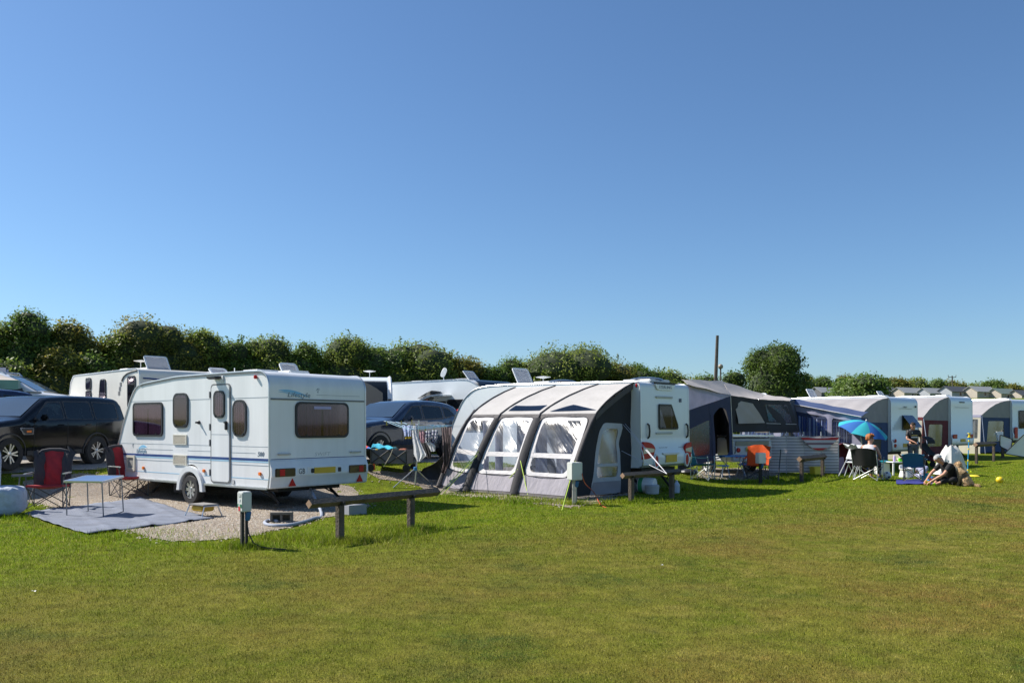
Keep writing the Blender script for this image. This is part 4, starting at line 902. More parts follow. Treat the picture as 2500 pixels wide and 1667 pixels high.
for a, c in ((-.36, 1.6), (-.28, 1.62), (-.42, 1.0)):
    q = B.loc(P(1628, 1156, 17.6)); MB().tube([(a, YS - .02, c), tuple(q)], .007, 4).build('tie_cord', CORD, aw)
# left outer wing: loose dark flap pulled out beside the awning
fl = thing('tarpaulin', 'loose dark grey tarpaulin slumped between the laundry and the awning', 'tarpaulin', G(1060, 1185)); f0 = G(1060, 1185)
def tarp(u, v):
    a = G(1018 + 70 * u, 1160 + 22 * u) - f0; top = P(1085, 1090, 20.6) - f0; q = Vector(a).lerp(top, v * (.25 + .75 * u) if v < 1 else (.25 + .75 * u)); q.y += .15 * math.sin(v * 3) + .04 * math.sin(u * 11 + v * 6); return tuple(q)
MB().grid(tarp, 16, 10).build('cloth', mat('dark_tarp', (.035, .034, .037), .75, bump=.5, bscale=10), fl, solid=.006)

# ------------------------------------------------------------------ second hookup post, cable, odds and ends
hookup(1403, 1233, 'grey hookup box on a galvanised post beside the awning corner', .86, w=.24, d=.22, post='steel', dw=1.35, rz=R(25))
oc = thing('extension_cable', 'orange cable hanging from the hookup box beside the awning', 'cable', G(1403, 1233)); e0 = G(1403, 1233)
MB().tube(cr([Vector((.14, -.02, .66)), Vector((.2, -.05, .45)), G(1450, 1215) - e0 + Vector((0, 0, .12)), G(1465, 1232) - e0 + Vector((0, 0, .02)), G(1480, 1240) - e0 + Vector((0, 0, .01))]), .009, 6).build('cable', mat('orange_cable', (.5, .09, .02), .5), oc)
def lath(name, label, cat, px, py, prof, m, rx=0, rz=0, group=None, n=18, dz=0, parts=()):
    t = thing(name, label, cat, G(px, py) + Vector((0, 0, dz)), rz, group); MB().at(rx=rx).lathe(prof, n).build('body', m, t)
    for nm, pr, mm in parts: MB().at(rx=rx).lathe(pr, n).build(nm, mm, t)
    return t
lath('water_carrier', 'white rolling water barrel with green end under the second caravan', 'water barrel', 1580, 1204, [(.02, -.2), (.17, -.19), (.18, -.15), (.18, .15), (.17, .19), (.02, .2)], PWHITE, R(90), R(60), dz=.19, parts=(('green_rim', [(.185, -.17), (.19, -.12), (.185, -.07)], mat('green_plastic', (.05, .3, .12), .4)),))
lath('water_bottle', 'clear plastic bottle standing in the shade behind the second caravan', 'bottle', 1652, 1203, [(.07, 0), (.075, .02), (.075, .2), (.03, .26), (.03, .3), (.001, .3)], mat('pale_plastic', (.5, .55, .62), .25))
lath('storage_tub', 'squat white tub standing in the shade under the second caravan', 'tub', 1592, 1206, [(.14, 0), (.16, .02), (.17, .2), (.15, .22), (.001, .225)], mat('dull_white_plastic', (.45, .45, .44), .5))

# ------------------------------------------------------------------ laundry airer
ab = G(1013, 1183); YB = ab.y; k_ = YB / F
def zl(zx, zy, dy=0): # photo position (detail crop) -> airer-local point at depth offset dy
    return P(890 + zx * .1211, 1010 + zy * .1211, YB + dy) - ab
ai = thing('rotary_airer', 'aluminium rotary clothes airer hung with washing beside the awning', 'clothes airer', ab)
hub = zl(1085, 215); top_ = zl(1090, 130); AIRB = mat('airer_blue_plastic', (.05, .22, .5), .4)
MB().tube([(0, 0, .02), (hub.x * .6, 0, .6), tuple(top_)], .019, 8).build('pole', ALU, ai)
MB().at((0.01, 0, .38)).lathe([(.03, -.05), (.045, -.03), (.045, .04), (.03, .05)], 10).build('collar', AIRB, ai)
for (zx, zy, dy) in ((580, 1490, -.3), (1320, 1350, .15), (1150, 1370, .45), (930, 1380, .4)):
    g = zl(zx, zy, dy); w_ = ab + g; g.z = gz(w_.x, w_.y) - ab.z + .02; MB().tube([(0.01, 0, .40), tuple(g)], .013, 6).build('leg', ALU, ai)
ends = [zl(390, 150, .25), zl(905, 335, -.55), zl(1780, 240, -.2), zl(1530, 262, .55)]
for e in ends: MB().tube([tuple(hub), tuple(e)], .011, 6).build('arm', ALU, ai)
LINE = mat('blue_line', (.16, .45, .66), .5)
for f in (.45, .65, .83, .98):
    pp = [hub.lerp(e, f) + Vector((0, 0, .012)) for e in ends]
    for a, b in zip(pp, pp[1:] + pp[:1]): MB().tube([tuple(a), tuple((a + b) / 2 - Vector((0, 0, .015))), tuple(b)], .0045, 4).build('line', LINE, ai)
PEGY = mat('yellow_peg', (.65, .5, .04), .4)
PG = ['on the empty left arm of the airer', 'on the back line above the pale blue top', 'over the right side of the pale blue top', 'holding the white towel', 'left of the pink top', 'between the pink top and the checked shirts', 'holding the right checked shirt', 'at the right end holding the brown trousers', 'just left of the brown trousers', 'alone on the rear line near the pole']
for (zx, zy), pl in zip(((447, 180), (742, 170), (870, 245), (1000, 225), (1115, 330), (1230, 310), (1400, 300), (1620, 250), (1560, 255), (955, 155)), PG):
    q = ab + zl(zx, zy, -.1); o = MB().prism([(-.012, .04), (.012, .04), (.006, -.01), (.022, -.06), (.008, -.06), (0, -.02), (-.008, -.06), (-.022, -.06), (-.006, -.01)], 'y', -.01, .01).build('clothes_peg', PEGY); o.location = q
    tag(o, 'yellow clothes peg ' + pl, 'peg', 'yellow clothes pegs')
def check(name, c1, c2, s):
    m = bpy.data.materials.new(name); m.use_nodes = True; t = m.node_tree; tc = nd(t, 'ShaderNodeTexCoord'); ck = nd(t, 'ShaderNodeTexChecker'); ck.inputs['Scale'].default_value = s; ck.inputs[1].default_value = (*c1, 1); ck.inputs[2].default_value = (*c2, 1)
    t.links.new(tc.outputs['Object'], ck.inputs[0]); t.links.new(ck.outputs[0], t.nodes['Principled BSDF'].inputs['Base Color']); t.nodes['Principled BSDF'].inputs['Roughness'].default_value = .8; return m
def cloth(name, label, cat, rows, m, dy, wave=.03, zf=zl, base=None, freq=14):
    """hanging cloth from (left, right, y) rows of the detail crop"""
    base = base or ab; t = zf((rows[0][0] + rows[0][1]) / 2, rows[0][2], dy); o0 = base + t; nr = 14
    def fn(u, v):
        s = v * (len(rows) - 1); i = min(int(s), len(rows) - 2); k = s - i; l = rows[i][0] + (rows[i + 1][0] - rows[i][0]) * k; r = rows[i][1] + (rows[i + 1][1] - rows[i][1]) * k; y = rows[i][2] + (rows[i + 1][2] - rows[i][2]) * k
        p = zf(l + (r - l) * u, y, dy) - t; return (p.x, p.y - 1.0 * p.x + wave * math.sin(u * freq + v * 2) * (.3 + .7 * v) + .05 * v * math.sin(u * 3), p.z)
    o = MB().grid(fn, 16, nr).build(name, m, solid=.004); o.location = o0; return tag(o, label, cat, 'washing on the airer')
WCL = mat('white_cotton', (.84, .85, .88), .85, var=.05, transl=.5, bump=.4, bscale=18)
cloth('towel', 'white towel hanging from one corner at the front of the airer', 'towel', [(975, 1030, 240), (945, 1065, 400), (965, 1135, 560), (985, 1205, 700), (990, 1275, 820), (1040, 1190, 900), (1085, 1115, 965)], WCL, -.45, .05)
cloth('swimsuit', 'pale blue patterned top pegged at the left of the airer', 'clothes', [(735, 965, 235), (760, 950, 320), (790, 945, 400), (800, 945, 455)], mat('pale_blue_print', (.40, .46, .72), .8, var=.5, scale=14), -.2)
cloth('shorts', 'mustard yellow band of cloth below the pale blue top', 'clothes', [(800, 948, 452), (805, 945, 500)], mat('mustard_cloth', (.5, .35, .02), .8), -.2)
cloth('vest', 'dusty pink top pegged in the middle of the airer', 'clothes', [(1090, 1215, 355), (1100, 1218, 480), (1140, 1205, 585)], mat('dusty_pink_cloth', (.42, .24, .28), .85), -.25)
CHK = check('navy_check', (.03, .035, .14), (.62, .63, .68), 26)
cloth('shirt', 'navy and white checked shirt pegged left of its twin', 'clothes', [(1215, 1335, 345), (1215, 1335, 480), (1225, 1325, 575)], CHK, -.18)
cloth('shirt', 'navy and white checked shirt hanging beside the brown trousers', 'clothes', [(1345, 1490, 325), (1330, 1470, 470), (1395, 1445, 610)], CHK, -.22)
cloth('shirt', 'crumpled white shirt hanging low below the checked shirts', 'clothes', [(1205, 1335, 560), (1285, 1445, 640), (1350, 1430, 755)], WCL, -.10)
cloth('trousers', 'long brown striped trousers hanging at the right end of the airer', 'trousers', [(1535, 1775, 275), (1550, 1765, 420), (1570, 1760, 570), (1570, 1742, 800), (1580, 1700, 1000), (1528, 1612, 1195)], mat('brown_cloth', (.13, .095, .10), .85, var=.4, scale=30, stretch=(1, 1, .06)), -.3, .04, freq=30)
cloth('jumper', 'black garment hanging low at the back of the airer', 'clothes', [(1120, 1300, 560), (1230, 1355, 780), (1290, 1355, 900)], mat('black_cloth', (.02, .02, .024), .9), .2)
# folding wagon
wb_ = G(958, 1150); wg = thing('folding_wagon', 'grey collapsible trolley with crossed black braces beside the airer', 'trolley', wb_, R(-12)); GW = mat('grey_wagon_fabric', (.16, .155, .17), .85, bump=.4, bscale=30)
L2, D2 = .46, .25
for y in (-D2, D2): MB().box((0, y, .37), (2 * L2, .012, .34)).build('side_panel', GW, wg, bevel=.004)
for x in (-L2, L2): MB().box((x, 0, .37), (.012, 2 * D2, .34)).build('end_panel', GW, wg, bevel=.004)
MB().box((0, 0, .21), (2 * L2, 2 * D2, .015)).build('floor_panel', GW, wg)
for a, b in ((-L2, 0), (0, L2)):
    MB().tube([(a, -D2 - .018, .20), (b, -D2 - .018, .53)], .012).tube([(a, -D2 - .03, .53), (b, -D2 - .03, .20)], .012).build('brace', BLACK, wg)
for x in (-L2, L2):
    for y in (-D2, D2):
        MB().tube([(x, y - .02, .12), (x, y - .02, .56)], .013).build('upright', BLACK, wg); wl = MB().at((x, y - .03 if y < 0 else y + .03, .095)).lathe([(.03, -.025), (.09, -.025), (.095, -.015), (.095, .015), (.09, .025), (.03, .025)], 18, 'y').build('wheel', RUBBER, wg)
MB().box((-L2 + .09, -D2 - .03, .12), (.04, .03, .16)).build('brake_lever', mat('orange_plastic', (.6, .09, .02), .5), wg, bevel=.006)
MB().tube([(.12, -D2 - .05, .56), (.06, -D2 - .06, .40), (-.12, -D2 - .05, .12)], .008).build('strap', mat('cream_strap', (.5, .46, .35), .8), wg)
bl = thing('picnic_blanket', 'rainbow striped towel trailing off the end of the trolley', 'towel', wb_ + Vector((-.55, 0, .52)), R(-12))
MB().grid(lambda u, v: (-.35 + .5 * u, -.1 + .25 * v, .16 - .16 * u + .02 * math.sin(u * 9 + v * 5)), 12, 6).build('cloth', banded('rainbow_stripes', [(0, (.1, .35, .6)), (.2, (.55, .4, .05)), (.45, (.1, .4, .2)), (.6, (.6, .06, .04)), (.85, (.05, .15, .5))], 'X', .4), bl, solid=.012)
tw2 = thing('towel', 'bunched turquoise towel lying on top of the grey trolley', 'towel', wb_ + Vector((-.22, 0, .53)), R(-12))
MB().grid(lambda u, v: (-.25 + .55 * u, -.16 + .32 * v, .14 * math.sin(math.pi * min(1, v * .9 + .1)) * (1 - .7 * u) + .02 * math.sin(u * 14 + v * 9)), 14, 8).build('cloth', mat('turquoise_towel', (.05, .42, .58), .9, var=.3, scale=9, bump=.8, bscale=50), tw2, solid=.02)
bx_ = thing('storage_box', 'clear box with green items standing in the grey trolley', 'box', wb_ + Vector((.02, 0, .22)), R(-12)); MB().box((-.12, 0, .2), (.36, .3, .36)).build('box', mat('greenish_plastic', (.14, .24, .17), .35, var=.4, scale=9), bx_, bevel=.015)
bx_ = thing('bag', 'orange and brown bag at the right end of the grey trolley', 'bag', wb_ + Vector((.25, 0, .22)), R(-12)); MB().box((.02, 0, .18), (.34, .32, .34)).build('bag', mat('orange_brown_bag', (.34, .11, .06), .8, var=.6, scale=8), bx_, bevel=.05, sub=1)
# trailer tent pitch: third hookup post
hookup(1857, 1180, 'white hookup box with red label on a black post by the orange chair', .84, w=.24, d=.16, dw=1.12, rz=R(20), col=mat('hookup_white', (.66, .66, .64), .4))


# ================================================================== cars
def lerp_pl(pl, x):
    if x <= pl[0][0]: return pl[0][1]
    for (a, b), (c, d) in zip(pl, pl[1:]):
        if x <= c: return b + (d - b) * (x - a) / (c - a)
    return pl[-1][1]
CARGL = mat('dark_car_glass', (.010, .013, .017), .04, spec=.35, var=0); CARSEE = glass('tinted_car_glass', (.42, .5, .48), .04, .02, top=.75); GAP = mat('panel_gap', (.004, .004, .005), .6); CLAD = mat('dark_cladding', (.03, .03, .032), .6)
def car(label, loc, rz, paint, L=4.5, W=1.9, top=None, belt=None, zb=.28, wheels=(.9, 3.56), wr=.365, side_win=(), screen=None, rear_screen=None, rim=None, spokes=5, hole=True, rails=False, extras=True, side=-1, see=True):
    """front at x=0, tail at x=L, z up; `top` = silhouette polyline, `side` = lateral side that is fitted out in detail"""
    t = thing('parked_car', label, 'car', loc, rz, 'parked cars'); tp = smoothpoly(top, 2)
    beltz = lambda x: lerp_pl(belt, x)
    plan = lambda x: (W / 2) * (1 - .16 * abs((x - L / 2) / (L / 2)) ** 5)
    def hw(x, z):
        b = beltz(x); w = plan(x)
        if z > b: w *= 1 - .20 * min(1, (z - b) / .75) - .02
        else: w *= 1 - .05 * ((b - z) / max(.3, b - zb)) ** 2 * .8 - .02 * (1 if z < .45 else 0)
        return w
    nx_ = 56; fr_ = [0, .06, .15, .25, .35, .45, .55, .65, .74, .82, .89, .94, .975, 1.0]; b = MB(); rings = []
    xs_ = [L * (i / nx_) for i in range(nx_ + 1)]
    for i, x in enumerate(xs_):
        T = lerp_pl(tp, x); r = .09; half = []
        e = min(x, L - x); z0 = zb + .12 * max(0, 1 - e / .25) ** 2
        for f in fr_:
            z = z0 + (T - z0) * f; w = hw(x, z)
            if z > T - r: q = (z - (T - r)) / r; w -= r * 1.3 * (1 - math.sqrt(max(0, 1 - q * q * .98)))
            half.append((w, z))
        w, z = half[-1]; half += [(w * .6, z + .018), (0, z + .025)]
        ring_ = [(x, -a, c) for a, c in half] + [(x, a, c) for a, c in half[-2::-1]]
        rings.append(ring_)
    n = len(rings[0])
    for r_ in rings: b.vs(r_)
    for i in range(nx_):
        for k in range(n): q = (k + 1) % n; b.f.append((i * n + k, i * n + q, (i + 1) * n + q, (i + 1) * n + k))
    b.f.append(tuple(range(n - 1, -1, -1))); b.f.append(tuple(nx_ * n + k for k in range(n)))
    body = b.build('body', paint, t, ang=50)
    if hole:
        cut = MB()
        for wx in wheels: cut.at((wx, 0, wr)).lathe([(wr * 1.16, -W), (wr * 1.16, -W / 2 + .30)], 28, 'y').lathe([(wr * 1.16, W / 2 - .30), (wr * 1.16, W)], 28, 'y')
        co = cut.at().build('cutter', paint); md = body.modifiers.new('arch', 'BOOLEAN'); md.object = co; md.operation = 'DIFFERENCE'; md.solver = 'EXACT'
        dg = bpy.context.evaluated_depsgraph_get(); dg.update(); me = bpy.data.meshes.new_from_object(body.evaluated_get(dg)); body.modifiers.clear(); old = body.data; body.data = me; bpy.data.objects.remove(co)
    if see:                                       # cut the side windows out of the shell so that one looks through the cabin
        bm = bmesh.new(); bm.from_mesh(body.data)
        for poly in side_win:
            for (xa, za), (xb, zb_) in zip(poly, poly[1:] + poly[:1]):
                bmesh.ops.bisect_plane(bm, geom=bm.verts[:] + bm.edges[:] + bm.faces[:], plane_co=(xa, 0, za), plane_no=Vector((zb_ - za, 0, xa - xb)).normalized(), dist=1e-5)
        bm.normal_update(); dl = [f for f in bm.faces if abs(f.normal.y) > .35 and any(inpoly(f.calc_center_median().x, f.calc_center_median().z, q) for q in side_win)]
        bmesh.ops.delete(bm, geom=dl, context='FACES'); bm.to_mesh(body.data); bm.free()
        st_m = mat('car_seat_cloth', (.05, .055, .065), .85)
        xs0 = side_win[0][0][0] + .55
        for k, (sx, ys_) in enumerate(((xs0, (-.38, .38)), (xs0 + .95, (-.45, 0, .45)))):
            for yy in ys_:
                se = MB().at((sx, yy, .55)).box((0, 0, .05), (.5, .46, .2)).at((sx + .28, yy, .95), ry=R(12)).box((0, 0, 0), (.14, .46, .68)).at().build('car_seat', st_m, t, bevel=.05); MB().box((sx + .37, yy, 1.37), (.10, .26, .19)).build('headrest', st_m, se, bevel=.04)
        MB().box((sum(w_[0][0] + w_[1][0] for w_ in side_win) / (2 * len(side_win)), 0, .5), (2.6, W * .8, .06)).build('cabin_floor', CHASSIS, t); MB().box((side_win[0][0][0] - .1, 0, .98), (.5, W * .78, .18)).build('dashboard', BLACK, t, bevel=.04); MB().at((side_win[0][0][0] + .25, .36, 1.05), ry=R(65)).lathe([(.17, -.012), (.185, 0), (.17, .012)], 20, cap=False).at().build('steering_wheel', BLACK, t)
    for s in (-1, 1):
        for wx in wheels:
            wp_ = thing_wheel(t, (wx, s * (plan(wx) - .11), wr), wr, rim, spokes, s)
            b2 = MB(); pts = [(wx + wr * 1.19 * math.cos(a), s * (hw(wx, wr + wr * math.sin(a)) + .006), wr + wr * 1.19 * math.sin(a)) for a in [R(-8 + 196 * k / 16) for k in range(17)]]
            b2.tube(pts, .022, 5).build('wheel_arch', CLAD, t)
        def sp_(poly, m, name, off=.006, nn=6, par=None):
            return filled(poly, lambda a, c: (a, s * (hw(a, c) + off), c), nn).build(name, m, par or t)
        for k, poly in enumerate(side_win): 
            cm = (sum(p[0] for p in poly) / 4, sum(p[1] for p in poly) / 4); fr2 = (holed([(a + (.02 if a > cm[0] else -.02), c + (.02 if c > cm[1] else -.02)) for a, c in poly], quadr([(a + (-.015 if a > cm[0] else .015), c + (-.015 if c > cm[1] else .015)) for a, c in poly], .05), lambda a, c: (a, s * (hw(a, c) + .004), c), 2, 32)).build('window_surround', BLACK, t) if see else sp_(quadr([(a + (.02 if a > sum(p[0] for p in poly) / len(poly) else -.02), c + (.02 if c > sum(p[1] for p in poly) / len(poly) else -.02)) for a, c in poly], .05), BLACK, 'window_surround', .004)
            sp_(quadr(poly, .05), CARSEE if see else CARGL, 'side_window', .002, par=fr2)
        if extras:
            for x in [p[0][0] for p in side_win[:2]] + [side_win[-1][1][0] if len(side_win) < 3 else side_win[2][0][0]]:
                MB().grid(lambda u, v: (x + .012 * (u - .5), s * (hw(x, .36 + v * (beltz(x) - .40)) + .003), .36 + v * (beltz(x) - .40)), 1, 8).build('door_gap', GAP, t)
            MB().grid(lambda u, v: (wheels[0] + wr * 1.3 + u * (wheels[1] - wheels[0] - 2.6 * wr), s * (hw(2, .42) + .012), .33 + .10 * v), 8, 2).build('sill_trim', CLAD, t, solid=.01)
            mx_ = side_win[0][0][0] + .15; mir = MB().box((mx_, s * (hw(mx_, beltz(mx_)) + .13), beltz(mx_) + .07), (.11, .20, .15)).build('door_mirror', paint, t, bevel=.04)
            for x in (side_win[1][0][0] - .22, side_win[1][1][0] - .2): MB().box((x, s * (hw(x, beltz(x) - .1) + .012), beltz(x) - .10), (.18, .03, .03)).build('door_handle', paint, t, bevel=.01)
    for nm, q in (('windscreen', screen), ('rear_window', rear_screen)):
        if not q: continue
        x0, x1, f0, f1 = q          # along the silhouette from x0 to x1, half width fractions
        MB().grid(lambda u, v: (lambda x: (x, (v - .5) * 2 * (hw(x, lerp_pl(tp, x)) - .02) * (f0 + (f1 - f0) * u), lerp_pl(tp, x) + .030 - .012 * abs(2 * v - 1)))(x0 + (x1 - x0) * u), 12, 8).build(nm, mat('screen_glass', (.03, .05, .08), .03, spec=.8, var=0), t)
    if rails:
        for s in (-1, 1):
            xa, xb = rails; MB().tube([(xa, s * .58, lerp_pl(tp, xa) + .0), (xa + .1, s * .6, lerp_pl(tp, xa + .1) + .07), ((xa + xb) / 2, s * .62, lerp_pl(tp, (xa + xb) / 2) + .07), (xb - .1, s * .6, lerp_pl(tp, xb - .1) + .07), (xb, s * .58, lerp_pl(tp, xb))], .02, 6).build('roof_rail', ALU if rails else BLACK, t)
    MB().box((L / 2, 0, zb + .02), (L * .8, W * .6, .1)).build('underbody', CHASSIS, t)
    return t, hw, beltz, tp
def thing_wheel(t, loc, r, rim, spokes, s):
    w = .235; wh = MB().lathe([(r * .60, -w / 2), (r * .94, -w / 2), (r, -w * .36), (r, w * .36), (r * .94, w / 2), (r * .60, w / 2)], 32, 'y', cap=False).lathe([(r * .6, w / 2), (r * .6, -w / 2)], 32, 'y', cap=False).build('wheel', RUBBER, t); wh.location = loc
    rr = r * .66; f = s * w * .40; b = MB(); b.lathe([(rr, s * w / 2), (rr * 1.02, s * w * .49), (rr * .92, s * w * .4), (rr * .9, -s * w / 2)], 32, 'y', cap=False).lathe([(rr * .22, f), (.001, f + s * .012)], 16, 'y', cap=False)
    for k in range(spokes):
        for da in (-.2, .2):
            a = 2 * math.pi * k / spokes + da; ca, sa = math.cos(a), math.sin(a); tw = rr * .05; q = lambda rad, tt, h: (ca * rad - sa * tt, h, sa * rad + ca * tt)
            i = b.vs([q(rr * .12, -tw, f), q(rr * .12, tw, f), q(rr * .95, tw * 1.5, f + s * .01), q(rr * .95, -tw * 1.5, f + s * .01), q(rr * .12, -tw, f - s * .03), q(rr * .12, tw, f - s * .03), q(rr * .95, tw * 1.5, f - s * .03), q(rr * .95, -tw * 1.5, f - s * .03)])
            for fc in ((0, 1, 2, 3), (0, 4, 5, 1), (1, 5, 6, 2), (2, 6, 7, 3), (3, 7, 4, 0)): b.f.append(tuple(i + z for z in fc))
    b.build('rim', rim or mat('alloy', (.58, .57, .55), .3, metal=.75), wh); MB().lathe([(rr * .88, f - s * .05), (.001, f - s * .05)], 24, 'y', cap=False).build('brake_disc', CHASSIS, wh); return wh
NAVYP = mat('black_navy_paint', (.004, .0045, .006), .14, coat=.2, var=.0, spec=.35); BLUEP = mat('steel_blue_paint', (.02, .032, .06), .14, metal=.3, coat=1, var=.0); DBLUE = mat('dark_blue_paint', (.008, .014, .05), .14, coat=1, var=0); WHP = mat('white_paint', (.72, .73, .74), .2, coat=1, var=.02)
# dark off-roader beside the first caravan
suv_e = R(75); fw = Vector((-11.2, 19.05)); ex = Vector((math.cos(suv_e), math.sin(suv_e))); ey = Vector((-ex.y, ex.x)); org = fw - ex * .88 + ey * .95
TOP1 = [(0, .72), (.05, .95), (.35, 1.06), (1.15, 1.16), (1.25, 1.19), (2.0, 1.66), (2.2, 1.70), (3.0, 1.74), (4.2, 1.73), (4.6, 1.69), (4.72, 1.25), (4.78, .9)]
s1, hw1, bz1, tp1 = car('black off-road car with big alloy wheels parked beside the striped caravan', (org.x, org.y, gz(-10.9, 20.3) - .02), suv_e, NAVYP, 4.78, 1.91, TOP1, [(0, .9), (1.2, 1.12), (4.78, 1.14)], .33, (.88, 3.54), .375,
    [[(1.55, 1.16), (2.48, 1.16), (2.44, 1.58), (2.02, 1.56)], [(2.56, 1.16), (3.44, 1.16), (3.38, 1.60), (2.52, 1.59)], [(3.52, 1.16), (4.40, 1.18), (4.34, 1.58), (3.48, 1.60)]], (1.27, 2.0, .92, .86), None)
vent_ = filled(quadr([(1.12, .96), (1.52, .96), (1.52, .80), (1.24, .80)], .02), lambda a, c: (a, -(hw1(a, c) + .008), c), 4).build('wing_vent', mat('chrome', (.7, .7, .72), .12, metal=1), s1)
filled(quadr([(1.17, .94), (1.49, .94), (1.49, .82), (1.26, .82)], .02), lambda a, c: (a, -(hw1(a, c) + .014), c), 4).build('vent_mesh', BLACK, vent_); MB().box((1.38, -(hw1(1.4, .88) + .016), .875), (.13, .008, .045)).build('repeater_lamp', AMBER, vent_)
MB().box((.04, -.6, .86), (.12, .4, .16)).build('headlight', mat('headlamp', (.6, .62, .65), .05, coat=1), s1, bevel=.03); MB().box((.04, .6, .86), (.12, .4, .16)).build('headlight', MATS['headlamp'], s1, bevel=.03)
# blue-grey estate-like crossover behind the laundry
e2 = math.atan2(.83, .56); TOPV = [(0, .7), (.06, .92), (.4, 1.03), (1.35, 1.12), (1.45, 1.15), (2.2, 1.58), (2.5, 1.64), (3.2, 1.66), (3.9, 1.60), (4.3, 1.50), (4.62, 1.12), (4.69, .8)]
v2 = Vector((-4.72, 22.15)); s2, hw2, bz2, tp2 = car('blue grey car half hidden behind the laundry airer', (v2.x, v2.y, gz(-3.4, 24) - .0), e2, BLUEP, 4.69, 1.9, TOPV, [(0, .9), (1.4, 1.06), (3.6, 1.12), (4.69, 1.18)], .30, (.9, 3.76), .36,
    [[(1.75, 1.11), (2.62, 1.12), (2.58, 1.50), (2.25, 1.47)], [(2.69, 1.12), (3.55, 1.15), (3.48, 1.49), (2.66, 1.51)], [(3.62, 1.17), (4.15, 1.25), (3.85, 1.44), (3.58, 1.48)]], (1.47, 2.2, .92, .84), (4.3, 4.6, .8, .9))
for s in (-1, 1): MB().tube([(4.36, s * (hw2(4.3, 1.4) - .02), 1.42), (4.52, s * (hw2(4.5, 1.2) + .0), 1.2), (4.62, s * (hw2(4.6, .95) - .0), .92)], [.03, .045, .05], 6).build('tail_light', REDL, s2)
MB().box((2.6, .3, 1.69), (.16, .04, .05)).build('roof_fin', BLACK, s2, bevel=.015)
# dark blue car at the left edge
p3 = Vector((-17.1, 21.9, .9)); s3, *_ = car('dark blue car with rear spoiler at the left edge behind the black off-roader', (p3.x, p3.y, p3.z), R(37), DBLUE, 4.4, 1.85, [(0, .7), (.06, .92), (.4, 1.03), (1.2, 1.12), (1.3, 1.15), (2.1, 1.60), (2.6, 1.68), (3.6, 1.66), (4.12, 1.56), (4.15, 1.5), (4.36, 1.1), (4.4, .8)], [(0, .9), (1.3, 1.06), (4.4, 1.18)], .3, (.85, 3.45), .34,
    [[(1.6, 1.1), (2.5, 1.12), (2.44, 1.52), (2.1, 1.5)], [(2.58, 1.12), (3.4, 1.15), (3.3, 1.52), (2.52, 1.54)], [(3.46, 1.18), (3.95, 1.25), (3.75, 1.46), (3.42, 1.5)]], (1.32, 2.1, .92, .84), None)
MB().box((4.2, 0, 1.60), (.35, 1.2, .05)).build('rear_spoiler', DBLUE, s3, bevel=.02); MB().prism([(3.7, 1.66), (3.95, 1.74), (3.98, 1.64)], 'y', -.02, .02).build('roof_fin', BLACK, s3)
# white people carrier behind it
p4 = Vector((-13.85, 27.6, 1.33)); s4, *_ = car('white tall car with silver roof rails behind the dark blue car', tuple(p4), R(188), WHP, 4.7, 1.95, [(0, .85), (.06, 1.1), (.4, 1.2), (1.0, 1.27), (1.1, 1.3), (2.0, 1.82), (2.5, 1.92), (3.6, 1.94), (4.3, 1.88), (4.62, 1.3), (4.7, .9)], [(0, 1.0), (1.2, 1.22), (4.7, 1.26)], .32, (.9, 3.7), .37,
    [[(1.4, 1.27), (2.4, 1.28), (2.36, 1.74), (2.0, 1.7)], [(2.48, 1.28), (3.4, 1.29), (3.34, 1.76), (2.44, 1.76)], [(3.48, 1.3), (4.3, 1.32), (4.1, 1.74), (3.42, 1.76)]], (1.12, 2.0, .92, .86), None, rails=(2.1, 4.4))
# silver car with raised tailgate, far side of the track
p5 = P(1010, 1000, 30); s5, hw5, *_ = car('silver car with its tailgate raised behind the blue grey car', (p5.x - 3.6, p5.y + 1.2, .62), R(-14), mat('silver_paint', (.6, .62, .65), .2, metal=.2, coat=1, var=0), 4.4, 1.8, [(0, .7), (.06, .9), (.4, 1.0), (1.2, 1.08), (1.3, 1.1), (2.1, 1.52), (2.6, 1.58), (3.6, 1.55), (4.1, 1.42), (4.36, 1.0), (4.4, .8)], [(0, .88), (1.3, 1.02), (4.4, 1.1)], .3, (.85, 3.4), .33,
    [[(1.6, 1.06), (2.5, 1.08), (2.44, 1.44), (2.1, 1.42)], [(2.58, 1.08), (3.4, 1.1), (3.3, 1.44), (2.52, 1.46)], [(3.46, 1.12), (3.95, 1.2), (3.75, 1.38), (3.42, 1.42)]], (1.32, 2.1, .92, .84), None)
gt = MB().grid(lambda u, v: (3.75 + 1.25 * u, (v - .5) * 1.35, 1.58 + .52 * math.sin(u * 1.75) * (1 - .18 * u) + .03 * (1 - (2 * v - 1) ** 2)), 14, 8).build('tailgate', mat('silver_paint', (0, 0, 0)), s5, solid=.05)
MB().grid(lambda u, v: (4.0 + .55 * u, (v - .5) * 1.1, 1.655 + .50 * math.sin((.2 + .45 * u) * 1.75) + .05), 8, 4).build('tailgate_window', CARGL, gt); 
for s in (-1, 1): MB().tube([(4.0, s * .6, 1.35), (4.6, s * .6, 2.0)], .012).build('gas_strut', BLACK, s5)
